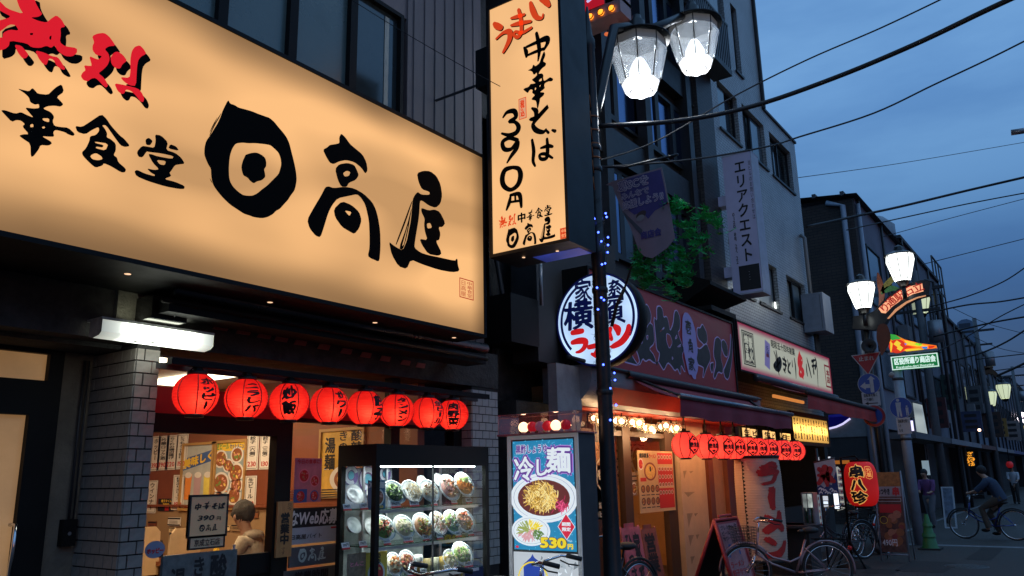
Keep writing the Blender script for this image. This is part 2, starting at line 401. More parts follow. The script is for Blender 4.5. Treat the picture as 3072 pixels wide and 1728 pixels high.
WARM=(1,.72,.42)
# ================================================================ ground
g=mb(M('asphalt',(.040,.034,.029),.72,var=.35,scale=9,bump=.9,bscale=160))
g.box((-60,-60,-.3),(400,5.0,0));struct(g,'road')
g=mb(M('pavement slabs',(.10,.10,.105),.8,var=.25,scale=5,bump=.6,bscale=80))
g.box((-60,5.0,-.3),(20.6,30,.06));struct(g,'pavement')
g=mb(M('side street asphalt',(.04,.035,.03),.8,var=.3,scale=9,bump=.9,bscale=160))
g.box((20.6,5.0,-.3),(400,90,-.004));struct(g,'side_street')
g=mb(M('worn white road paint',(.16,.16,.165),.8,var=.45,scale=10))
g.box((20.6,4.4,.0),(60,4.52,.004));g.box((19.9,-6,0),(20.25,4.3,.004));struct(g,'road_line')
pm_=M('patched asphalt',(.022,.020,.018),.85,var=.3,scale=12,bump=.8,bscale=120);rq=random.Random(2)
for k,(u,v,w,l,lab)in enumerate(((2780,1700,.9,2.2,'dark oblong asphalt patch in front of the green cone'),(2960,1660,.5,3.5,'long narrow asphalt patch near the right edge'),(2640,1715,.6,.9,'small asphalt patch by the 490 board'))):
    q=onZ(u,v,0);g=mb(pm_);n_=14;g.face(*[(q.x+l/2*max(-.8,min(.8,math.cos(t)*1.2))+rq.uniform(-.03,.03),q.y+w/2*max(-.8,min(.8,math.sin(t)*1.2))+rq.uniform(-.02,.02),.004)for t in[2*math.pi*i/n_ for i in range(n_)]]);struct(g,'road_patch')
q=onZ(2900,1700,0);t=thing('manhole_cover','round iron manhole cover in the road right of the cone','manhole cover',q);IR=M('worn iron',(.05,.045,.04),.5,.6,var=.3);mb(IR).lathe([(.001,.006),(.28,.006),(.30,.004),(.30,0)],28,q).build('lid',t);g=mb(M('worn iron edge',(.09,.085,.08),.4,.7,var=.2))
for k in range(5):g.box((q.x-.2,q.y-.17+k*.08,.006),(q.x+.2,q.y-.15+k*.08,.011))
g.lathe([(.31,.004),(.33,.008),(.34,.004)],28,q);g.build('rim_and_ribs',t)
g=mb(M('pale kerb stone',(.14,.135,.13),.8,var=.3,scale=6,bump=.5));x=7.0
while x<20.4:g.box((x,4.86,0),(x+.58,4.999,.1));x+=.6
g.v and struct(g,'kerb')
# ================================================================ ramen shop building (left)
F53=FY(5.3)
bA=thing('shop_building','concrete shop building with ribbed cladding and a wide backlit sign above its red lanterns','building',(2,5.5,0))
M_RIB=M('ribbed lilac cladding',(.17,.145,.145),.7,var=.3,scale=1.2,bump=.2,bscale=90,stretch=(1,1,.25))
w=mb(M_RIB)
aR=6.9
for k in range(15):
    x0=5.62+k*.086;h=.014 if k%2 else 0
    w.box((x0,5.3-h,2.9),(min(x0+.086,aR),5.6,13.5))
w.box((-3,5.32,6.42),(5.62,5.6,13.5));w.box((-3,5.32,2.9),(5.62,5.6,4.4));w.box((-3,5.4,4.4),(1.0,5.6,6.42))
w.use(CONCD).box((-3,5.6,2.9),(aR,12,13.5)).box((6.85,5.6,0),(6.9,12,2.9)).box((-3,11.9,0),(6.9,12,2.9))
w.build('upper_wall',bA)
PANE=M('frosted dark window glass',(.10,.15,.145),.28,var=.12,scale=1.3,bump=.12,bscale=40,spec=.8)
xs=[1.2,1.98,2.68,3.40,4.11,4.83,5.53]
for i in range(6):
    fr=mb(BLK);fr.frame(F53,xs[i],4.3,xs[i+1],6.4,.045,-.08,.03);fo=fr.build('window_frame',bA)
    mb(PANE if i<5 else M('clear dark window glass',(.03,.045,.05),.06,var=.1,spec=1)).rect(F53,xs[i]+.045,4.345,xs[i+1]-.045,6.355,-.03).build('pane',fo)
cu=mb(M('pale curtain edge',(.38,.42,.38),.8,var=.1));cu.fb(F53,5.30,4.4,5.36,6.3,-.029,-.022);cu.build('blind_edge',bA)
lint=mb(CONCD);lint.box((-3,5.12,2.53),(6.9,5.6,2.9));lint.build('lintel',bA)
rc=mb(ROUGH);rc.box((2.66,5.08,2.53),(3.02,5.118,2.9));rc.build('rough_render_patch',bA)
# side entrance, left of the tiled pillar
F56=FY(5.66)
pl=mb(M('dirty plaster',(.17,.15,.115),.9,var=.3,scale=3,bump=.5,bscale=60));pl.box((2.62,5.66,0),(2.94,5.9,2.9));pl.build('plaster_wall',bA)
hd=mb(CONCD);hd.box((-3,5.3,2.5),(2.83,5.66,2.9));hd.build('soffit',bA)
dr=mb(BLK);dr.fb(F56,.6,0,1.2,2.55,-.05,.03);dr.fb(F56,1.2,2.47,2.62,2.55,-.05,.03);dr.fb(F56,1.2,2.06,2.62,2.29,-.05,.03)
a_,_b=F56.at(142,1100);a2,_b=F56.at(75,1300);dr.fb(F56,a_,2.29,2.62,2.47,-.05,.03);dr.fb(F56,a2,0,2.62,2.06,-.05,.03)
dro=dr.build('entrance_door',bA)
EP=M('warm lit frosted door glass',(.5,.36,.2),.4,var=.2,scale=1.5,emit=.22,ecol=(1,.52,.2),evar=.25)
mb(EP).rect(F56,1.2,2.29,a_,2.47,-.02).build('transom_pane',dro);mb(EP).rect(F56,1.2,.1,a2,2.06,-.02).build('door_pane',dro)
hb=mb(CHROME);p=[onY(48,1575,5.55),onY(40,1640,5.55),onY(20,1760,5.55)];hb.tube([p[0]+Vector((0,.08,0)),p[0],p[1],p[2]],.013);hb.build('door_handle',dro)
cd=mb(DARKM);q=[onY(245,1075,5.6),onY(232,1250,5.6),onY(205,1560,5.6)];cd.tube([(2.76,5.63,2.45),(2.76,5.63,1.35)],.009).tube([(2.79,5.63,2.45),(2.79,5.63,1.35)],.006);cd.build('conduit',bA)
kb=mb(BLK);a,b=F56.at(195,1600);kb.fb(F56,a-.045,b-.08,a+.045,b+.09,0,.06);kb.use(GREYM).disc(F56,a,b,.012,h=.062);kb.build('intercom',bA)
# glazed tile pillars: every tile its own piece
TILE=M('grey blue glazed tile',(.235,.215,.19),.4,var=.22,scale=14,spec=.35)
TILE2=M('pale glazed tile',(.40,.40,.38),.32,var=.12,scale=14,spec=.6)
GROUT=M('black joint',(.015,.015,.015),.9,var=0)
def tile_mesh(w_,h_,d_,mat):
    b=MB().use(mat);F=FY(0);b.fb(F,-w_/2,-h_/2,w_/2,h_/2,0,d_);o=b.build('tile',None,origin=(0,0,0));me=o.data;bpy.data.objects.remove(o);return me
_tm={}
def put_tile(par,w_,h_,loc,rz,mat):
    key=(round(w_,3),round(h_,3),mat.name)
    if key not in _tm:_tm[key]=tile_mesh(w_,h_,.009,mat)
    o=bpy.data.objects.new('tile',_tm[key]);COL.objects.link(o);o.parent=par;o.location=Vector(loc)-par.location+Vector((random.uniform(-.0008,.0008),random.uniform(-.0008,.0008),0));o.rotation_euler=(random.uniform(-.012,.012),0,rz+random.uniform(-.01,.01))
def pillar(x0,x1,y0,y1,z0,z1,label,mat,tw=.112,rh=.083):
    t=thing('tiled_pillar',label,'pillar',(x0,y0,0),'tiled pillars either side of the shop front')
    mb(GROUT).box((x0+.004,y0+.004,0),(x1-.004,y1,z1)).build('core',t)
    zs=z0;r=0
    for rr in range(int((z1-z0)/rh)):
        zc=z0+rh*(rr+.5);e=x0;off=(tw*.5 if rr%2 else 0)
        for(lo,hi,front)in((x0,x1,True),(y0,y1,False)):
            p_=lo-off
            while p_<hi-.01:
                s0,s1=max(p_,lo),min(p_+tw,hi);p_+=tw
                if s1-s0<.02:continue
                if front:put_tile(t,s1-s0-.009,rh-.009,((s0+s1)/2,y0+.004,zc),0,mat)
                else:put_tile(t,s1-s0-.009,rh-.009,(x0+.004,(s0+s1)/2,zc),-math.pi/2,mat)
    return t
pillar(2.83,3.0,5.1,5.66,1.0,2.52,'grey blue glazed tile pillar between the side entrance and the shop door',TILE)
pillar(6.42,6.86,5.1,5.3,.75,2.52,'pale tiled pillar right of the display case, red lit beside the last lantern',TILE2)
# ---------------------------------------------------------------- shop front and room
sf=thing('storefront','glazed shop front with black door frame under the eight red lanterns','shop front',(3,5.3,0))
F52=FY(5.28)
zt=lambda u,v:F52.at(u,v)[1]
dL=3.03;dR=F52.at(815,1400)[0];dS=F52.at(862,1400)[0];zh0=zt(640,1303);zh1=zt(640,1250)
f=mb(BLK);f.fb(F52,dL,zh0,dS,zh1,-.04,.05);f.fb(F52,dR,0,dS,zh0,-.04,.05);f.fb(F52,3.0,0,3.03,2.53,-.04,.05)
mxa=F52.at(1160,1400)[0];mxb=F52.at(1186,1400)[0];rxa=F52.at(1350,1300)[0]
f.fb(F52,mxa,0,mxb,2.53,-.04,.05);f.fb(F52,rxa,0,6.42,2.53,-.04,.05);f.fb(F52,dS,0,6.42,.75,-.04,.05)
f.fb(F52,dS,zt(1000,1265)-.02,rxa,zt(1000,1265)+.01,-.04,.05)
a0,b0=F52.at(712,1665);f.fb(F52,3.03,0,dR,b0-.15,-.02,.03);f.fb(F52,a0,b0-.16,dR,b0,-.02,.03)
f.build('frame',sf)
ba=mb(M('dark red transom panel',(.28,.012,.01),.5,var=.15));ba.fb(F52,3.03,zh1+.002,rxa,zt(640,1172),-.03,.0);ba.build('transom_panel',sf)
mb(GLS).rect(F52,dL,b0-.16,dR,zh0,.0).build('door_glass',sf)
mb(GLS).rect(F52,dS,.75,mxa,zh1,0).rect(F52,mxb,.75,rxa,zh1,0).build('window_glass',sf)
mb(GLS).rect(F52,3.03,zt(640,1172),rxa,2.53,-.02).build('transom_glass',sf)
bl=mb(M('ivory blind slat',(.6,.5,.32),.5,var=.1))
for k in range(4):
    z=zt(950,1500)+.012+k*.02;bl.fb(F52,dS+.01,z,F52.at(1022,1500)[0],z+.012,-.05,-.035)
bl.build('blind',sf)
RX=5.88
rm=thing('dining_room','brown panelled dining room seen through the shop door','room',(4,7,0))
FR_=FX(RX)
rw=mb(ORWALL);rw.box((RX,5.35,1.34),(RX+.1,10.6,2.72)).box((2.95,10.6,0),(RX+.1,10.7,2.72)).box((2.9,5.7,0),(3.0,10.6,2.72));rw.build('wall',rm)
rw=mb(WOODP);rw.rect(FR_,-10.6,1.36,-6.05,2.09,.004);rw.build('wood_panel',rm)
rw=mb(BEIGE);rw.box((RX,5.35,0),(RX+.1,10.6,1.34));rw.use(WOODP).box((RX-.04,5.35,1.33),(RX,10.6,1.355));rw.build('wainscot',rm)
rw=mb(CEIL);rw.box((2.9,5.36,2.72),(RX+.1,10.7,2.8));rw.build('ceiling',rm)
rw=mb(M('brown floor tile',(.12,.07,.045),.4,var=.2));rw.box((2.9,5.36,.061),(RX+.1,10.7,.08));rw.build('floor',rm)
for k,(x,y)in enumerate(((4.0,6.2),(4.9,7.6),(4.0,9.0))):
    t=mb(M('fluorescent tube cover',(.9,.9,.9),.4,var=0,emit=4.5,ecol=(1,.86,.62)));t.box((x-.1,y-.6,2.66),(x+.1,y+.6,2.719))
    solo(t,'ceiling_light',['long ceiling light nearest the transom window inside the shop','long ceiling light midway back in the dining room','long ceiling light at the back of the dining room'][k],'light','ceiling lights in the dining room')
    lamp('AREA',(x,y,2.64),26,(1,.68,.38),.25,None,1.2,name='tube_light')
# wall papers on the room's side wall (X = RX)
def zoomed(ox,oy,sc):return lambda x,y:(ox+x*sc,oy+y*sc)
Z5=zoomed(440,1240,.3368)
def onfr(F,Z,x,y):return F.at(*Z(x,y))
def strip(F,Z,x0,y0,x1,y1,txt,price,label):
    (a0,b1),(a1,b0)=onfr(F,Z,x0,y0),onfr(F,Z,x1,y1)
    b=mb(WHITEP);b.rect(F,a0,b0,a1,b1,.012);w_=a1-a0;h_=b1-b0
    b.use(INK).frame(F,a0+w_*.08,b0+h_*.03,a1-w_*.08,b1-h_*.03,.0045,.0124,.0132)
    b.text(F,txt,a0+w_*.25,b1-h_*.06,a1-w_*.25,b0+h_*(.3 if price else .1),bold=.02,vertical=True,h=.0135)
    if price:b.use(REDINK).text(F,price,a0+w_*.14,b0+h_*.26,a1-w_*.14,b0+h_*.07,bold=.02,h=.0135)
    return solo(b,'price_strip',label,'price strip','menu strips on the dining room wall')
for a in((60,208,112,512,'ホッピー','390','white menu strip cut off by the pillar, top row far left'),(118,205,190,505,'吟醸ロック酒','390','white sake menu strip, second from the pillar in the top row'),
          (192,198,268,500,'ちくわの磯辺揚げ','220','white menu strip priced 220 in the top row'),(282,188,360,495,'とうもろこし揚げ','190','white menu strip priced 190 just left of the framed banner poster'),
          (906,190,995,500,'餃子（六個）','230','white dumpling menu strip priced 230'),(1022,192,1102,497,'餃子（三個）','130','white dumpling menu strip priced 130 beside the door frame'),
          (250,550,332,862,'枝豆のりオリーブ','190','white menu strip in the lower row left of the framed posters'),(20,600,86,890,'ウインナー','','white menu strip in the lower row cut by the pillar'),
          (890,558,976,850,'生ビール','290','white draught beer menu strip under the dumpling strip')):
    strip(FR_,Z5,*a)
def box5(F,Z,x0,y0,x1,y1):(a0,b1),(a1,b0)=onfr(F,Z,x0,y0),onfr(F,Z,x1,y1);return a0,b0,a1,b1
def dish(b,F,cx,cy,r,h,mats,plate=None,n=14,ry=None):
    """printed picture of a dish"""
    ry=ry or r
    b.use(plate or WHITEP).disc(F,cx,cy,r,ry,h)
    b.use(mats[0]).disc(F,cx,cy,r*.8,ry*.8,h+.0004)
    for k in range(n):
        t=random.uniform(0,6.28);q=math.sqrt(random.random())*.62
        b.use(random.choice(mats)).disc(F,cx+r*q*math.cos(t),cy+ry*q*math.sin(t),r*random.uniform(.08,.24),ry*random.uniform(.06,.18),h+.0008+k*.00005,n=7,rot=random.uniform(0,3))
FOODM=[M('print brown sauce',(.30,.10,.03),.6,var=.3,scale=60),M('print noodle',(.72,.45,.13),.6,var=.3,scale=60),M('print egg yellow',(.85,.6,.15),.6,var=.2,scale=60),M('print greens',(.16,.28,.05),.6,var=.3,scale=60),M('print meat',(.45,.16,.08),.6,var=.3,scale=60),M('print pink',(.7,.3,.25),.6,var=.2,scale=60)]
def poster(F,Z,x0,y0,x1,y1,name,label,cat,paint,frame=None,group=None):
    a0,b0,a1,b1=box5(F,Z,x0,y0,x1,y1);t=thing(name,label,cat,F((a0+a1)/2,b0,0),group)
    if frame:mb(frame).frame(F,a0,b0,a1,b1,.03,0,.03).build('frame',t)
    b=MB();paint(b,F,a0,b0,a1,b1,a1-a0,b1-b0);b.build('sheet',t);return t
def pt1(b,F,a0,b0,a1,b1,w,h):
    b.use(M('poster sky grey',(.45,.5,.5),.5,var=.15,scale=5)).rect(F,a0,b0,a1,b1,.01)
    b.use(BLUINK).face(F(a0,b1-h*.42,.011),F(a1,b1-h*.26,.011),F(a1,b1-h*.1,.011),F(a0,b1-h*.24,.011))
    G=Fr(F(a0,b1-h*.42,0),F.U*w+F.V*h*.15,F.V);b.use(YELINK).text(G,'美味しく',w*.05,h*.17,w*.95,h*.02,bold=.05,h=.013)
    for k,m in enumerate((ORAINK,M('lilac drink',(.5,.35,.4),.5,var=.1),M('lemon drink',(.75,.65,.12),.5,var=.15))):
        x=a0+w*(.22+.28*k);b.use(m).poly(F,[(x-w*.11,b1-h*.48),(x+w*.11,b1-h*.46),(x+w*.08,b0+h*.16),(x-w*.09,b0+h*.16)],(),.012)
        b.use(WHITEP).disc(F,x,b1-h*.48,w*.1,w*.05,.0125)
    b.use(REDINK).rect(F,a0,b0+h*.02,a1,b0+h*.07,.0115)
def pt2(b,F,a0,b0,a1,b1,w,h):
    b.use(M('poster blue grey',(.30,.40,.45),.5,var=.15,scale=5)).rect(F,a0,b0,a1,b1,.01);b.use(YELINK).rect(F,a0,b1-h*.16,a1,b1,.011)
    b.use(GRNINK).text(F,'生ビール',a0+w*.1,b1-h*.03,a0+w*.48,b1-h*.14,bold=.03,h=.012);b.use(BLUINK).text(F,'セットメニュー',a0+w*.5,b1-h*.05,a1-w*.02,b1-h*.13,bold=.03,h=.012)
    for(x,y,r)in((.25,.73,.2),(.72,.78,.18),(.48,.63,.15),(.72,.52,.22),(.3,.38,.24),(.75,.34,.18),(.7,.2,.2),(.25,.14,.18)):dish(b,F,a0+w*x,b0+h*y,w*r,.012,FOODM,ry=w*r*.8)
    b.use(ORAINK).rect(F,a0,b0+h*.25,a0+w*.5,b0+h*.27,.0115);b.use(YELINK).rect(F,a0,b0,a1,b0+h*.04,.0115)
poster(FR_,Z5,335,270,600,870,'wall_poster','framed drinks poster with a blue banner reading delicious in yellow','poster',pt1,WOODF,'framed posters on the dining room wall')
poster(FR_,Z5,603,248,872,860,'wall_poster','framed set menu poster with many dishes, right of the drinks poster','poster',pt2,WOODF,'framed posters on the dining room wall')
def pt3(b,F,a0,b0,a1,b1,w,h):
    b.use(INK).rect(F,a0,b0,a1,b1,.01);b.use(YELINK).text(F,'餃子タイム',a0+w*.2,b1-h*.06,a1-w*.15,b1-h*.3,bold=.03,h=.011).text(F,'390',a0+w*.3,b1-h*.34,a1-w*.3,b0+h*.42,bold=.05,h=.011)
    b.use(REDINK).rect(F,a0+w*.45,b0+h*.05,a0+w*.7,b0+h*.5,.011);b.use(YELINK).disc(F,a0+w*.88,b0+h*.3,w*.08,h=.011);b.use(WHITEP).rect(F,a0,b0+h*.35,a0+w*.4,b0+h*.45,.0108)
poster(FR_,Z5,112,760,246,872,'small_notice','small black notice with yellow lettering low on the brown wall','notice',pt3)
def pt4(b,F,a0,b0,a1,b1,w,h):
    b.use(M('mustard poster',(.62,.38,.06),.5,var=.25,scale=7)).rect(F,a0,b0,a1,b1,.01)
    b.use(INK).text(F,'湯麺',a0+w*.12,b1-h*.12,a0+w*.36,b1-h*.6,bold=.03,vertical=True,h=.012).text(F,'きのこ',a0+w*.42,b1-h*.04,a0+w*.64,b1-h*.5,bold=.02,vertical=True,h=.012).text(F,'酸辣',a0+w*.70,b1-h*.04,a0+w*.95,b1-h*.36,bold=.03,vertical=True,h=.012)
    dish(b,F,a0+w*.75,b0+h*.27,w*.5,.012,[FOODM[0],M('print chilli',(.6,.16,.04),.5,var=.3,scale=50),FOODM[1],FOODM[4]],n=40,ry=h*.23)
Z3=zoomed(700,1000,.5025)
poster(FR_,Z3,525,575,782,985,'wall_poster','mustard yellow mushroom noodle poster inside the right hand window','poster',pt4,WOODF,'framed posters on the dining room wall')
def pt5(b,F,a0,b0,a1,b1,w,h):
    b.use(M('pink leaflet',(.55,.2,.26),.5,var=.25,scale=9)).rect(F,a0,b0,a1,b1,.002);b.use(REDINK).text(F,'今日の食卓に!',a0+w*.08,b1-h*.02,a1-w*.04,b1-h*.13,bold=.03,h=.003)
    for(x,y,r)in((.35,.6,.2),(.75,.48,.17),(.25,.14,.18),(.75,.14,.16)):dish(b,F,a0+w*x,b0+h*y,w*r,.003,[REDINK,PNKINK,FOODM[4]],PNKINK if y>.3 else BLUINK)
    b.use(BLUINK).rect(F,a0,b0,a0+w*.48,b0+h*.3,.0025)
for k,(x0,y0,x1,y1,lab)in enumerate(((202,925,306,1005,'small white notice with two dark bars below the brown wall panel'),(765,990,862,1050,'small cream card on the beige wall left of the seated man'),(700,1000,745,1045,'tiny cream card right of the square door sign'),(25,960,90,1040,'tall narrow poster on the beige wall beside the pillar'),(210,1015,260,1060,'tiny beige card under the small notice'),(905,870,1000,930,'dim brown card above the seated man'))):
    a0,b0,a1,b1=box5(FR_,Z5,x0,y0,x1,y1);h=b1-b0;b=mb((WHITEP,BEIGE,CREAM,WOODP,CREAM,ORWALL)[k]).fb(FR_,a0,b0,a1,b1,.006,.016);b.use(INK).rect(FR_,a0,b1-h*.22,a1,b1-h*.05,.018)
    if k in(0,3):b.rect(FR_,a0,b0+h*.05,a1,b0+h*.2,.018)
    for q in range(3):b.rect(FR_,a0+.03,b0+h*(.3+.13*q),a1-.05,b0+h*(.34+.13*q),.018)
    solo(b,'wall_notice',lab,'notice')
poster(F52,Z3,368,745,520,1005,'leaflet','pink leaflet stuck inside the right hand window','leaflet',pt5)
# diners' furniture and the man at the counter
for k,(y,x)in enumerate(((9.3,5.1),(8.6,5.15),(7.9,5.2),(9.0,4.6))):
    c=thing('chair',['cream chair back at the far end of the dining room','cream chair back below the drinks poster','cream chair back below the set menu poster','cream chair nearest the pillar in the dining room'][k],'chair',(x,y,0),'cream chairs in the dining room')
    cm=M('cream chair vinyl',(.62,.48,.30),.5,var=.1)
    mb(cm).box((x-.2,y-.2,.44),(x+.2,y+.2,.5)).build('seat',c)
    b=mb(cm);b.prism(FY(y+.18),[(x-.19,.62),(x+.19,.62),(x+.18,1.08),(x+.12,1.14),(x-.12,1.14),(x-.18,1.08)],0,.03);b.build('backrest',c)
    for sx in(-1,1):
        for sy in(-1,1):mb(BLK).tube([(x+sx*.17,y+sy*.17,.08),(x+sx*.17,y+sy*.17,1.1 if sy>0 else .46)],.012).build('leg',c)
ct=thing('counter_table','brown counter table along the dining room wall with condiment jars on it','table',(5.55,8.4,0))
mb(WOODP).box((5.3,6.3,.72),(5.87,10.3,.76)).build('tabletop',ct)
for y in(6.4,8.3,10.2):mb(BLK).box((5.5,y,.08),(5.56,y+.06,.72)).build('leg',ct)
for k,(y,m,nm)in enumerate(((9.95,REDINK,'red'),(9.7,WHITEP,'white'),(9.2,INK,'dark'),(8.5,ALU,'steel'),(8.1,YELINK,'yellow'))):
    b=mb(m);b.lathe([(.001,.761),(.035,.761),(.035,.88),(.018,.92),(.018,.95),(.001,.955)],12,(5.62,y,0));solo(b,'condiment_jar',f'{nm} condiment jar on the counter in the dining room','jar','condiment jars on the counter')
SKINM=M('skin',(.42,.25,.17),.55,var=.06)
GREYH=M('grey hair',(.05,.048,.045),.8,var=.4,scale=50,bump=.6,bscale=120)
px_=onX(775,1600,5.3);px_.z=0
pn=thing('person','seated man with grey hair in a cream hooded jacket, seen from behind through the door','person',(px_.x,px_.y,0))
x,y=px_.x,px_.y
PJ=dict(pel=(0,0,.55,.12),wa=(.02,0,.74,.11),ch=(.07,0,.98,.12),nk=(.13,0,1.12,.055),hd0=(.16,0,1.19,.07),hd=(.19,0,1.28,.09),hd2=(.20,0,1.34,.08),sl=(.07,.17,1.04,.05),el=(.2,.2,.80,.04),hl=(.42,.1,.74,.03),sr=(.07,-.17,1.04,.05),er=(.2,-.2,.8,.04),hr=(.42,-.1,.74,.03),kl=(.42,.1,.5,.06),al=(.42,.1,.12,.045),kr=(.42,-.1,.5,.06),ar=(.42,-.1,.12,.045))
skin('body',PJ,[('pel','wa'),('wa','ch'),('ch','nk'),('nk','hd0'),('hd0','hd'),('hd','hd2'),('ch','sl'),('sl','el'),('el','hl'),('ch','sr'),('sr','er'),('er','hr'),('pel','kl'),('kl','al'),('pel','kr'),('kr','ar')],SKINM,pn)
dress(pn,PJ,M('cream jacket',(.42,.37,.29),.9,var=.25,scale=7,bump=1,bscale=16),M('dark trousers',(.03,.03,.035),.8,var=.1),.8)
hh=mb(M('cream hood',(.36,.31,.24),.9,var=.25,bump=1,bscale=18));hh.smooth=True;hh.ball((x+.05,y,1.085),.12,10,(.8,1.15,.5));hh.build('hood',pn)
hr_=mb(GREYH)
hr_.ball((x+.17,y,1.315),.118,14,(1.0,.88,1.0));hr_.v=[tuple(Vector(p)+Vector((0,0,0))+(Vector(p)-Vector((x+.17,y,1.315)))*.22*noise.noise(Vector(p)*26))for p in hr_.v];hr_.build('hair',pn)
for s in(-1,1):mb(SKINM).ball((x+.215,y+s*.094,1.265),.024,6,(.6,.5,1.2)).build('ear',pn)
pn.rotation_euler=(0,0,math.radians(118))
ch=thing('stool','black stool the man in the cream jacket sits on','stool',(x,y,0));mb(M('black stool seat',(.02,.02,.022),.5,var=.1)).lathe([(.001,.40),(.19,.40),(.2,.43),(.18,.46),(.001,.46)],20,(x,y,0)).build('seat',ch);mb(CHROME).tube([(x,y,.08),(x,y,.41)],.03).build('post',ch)
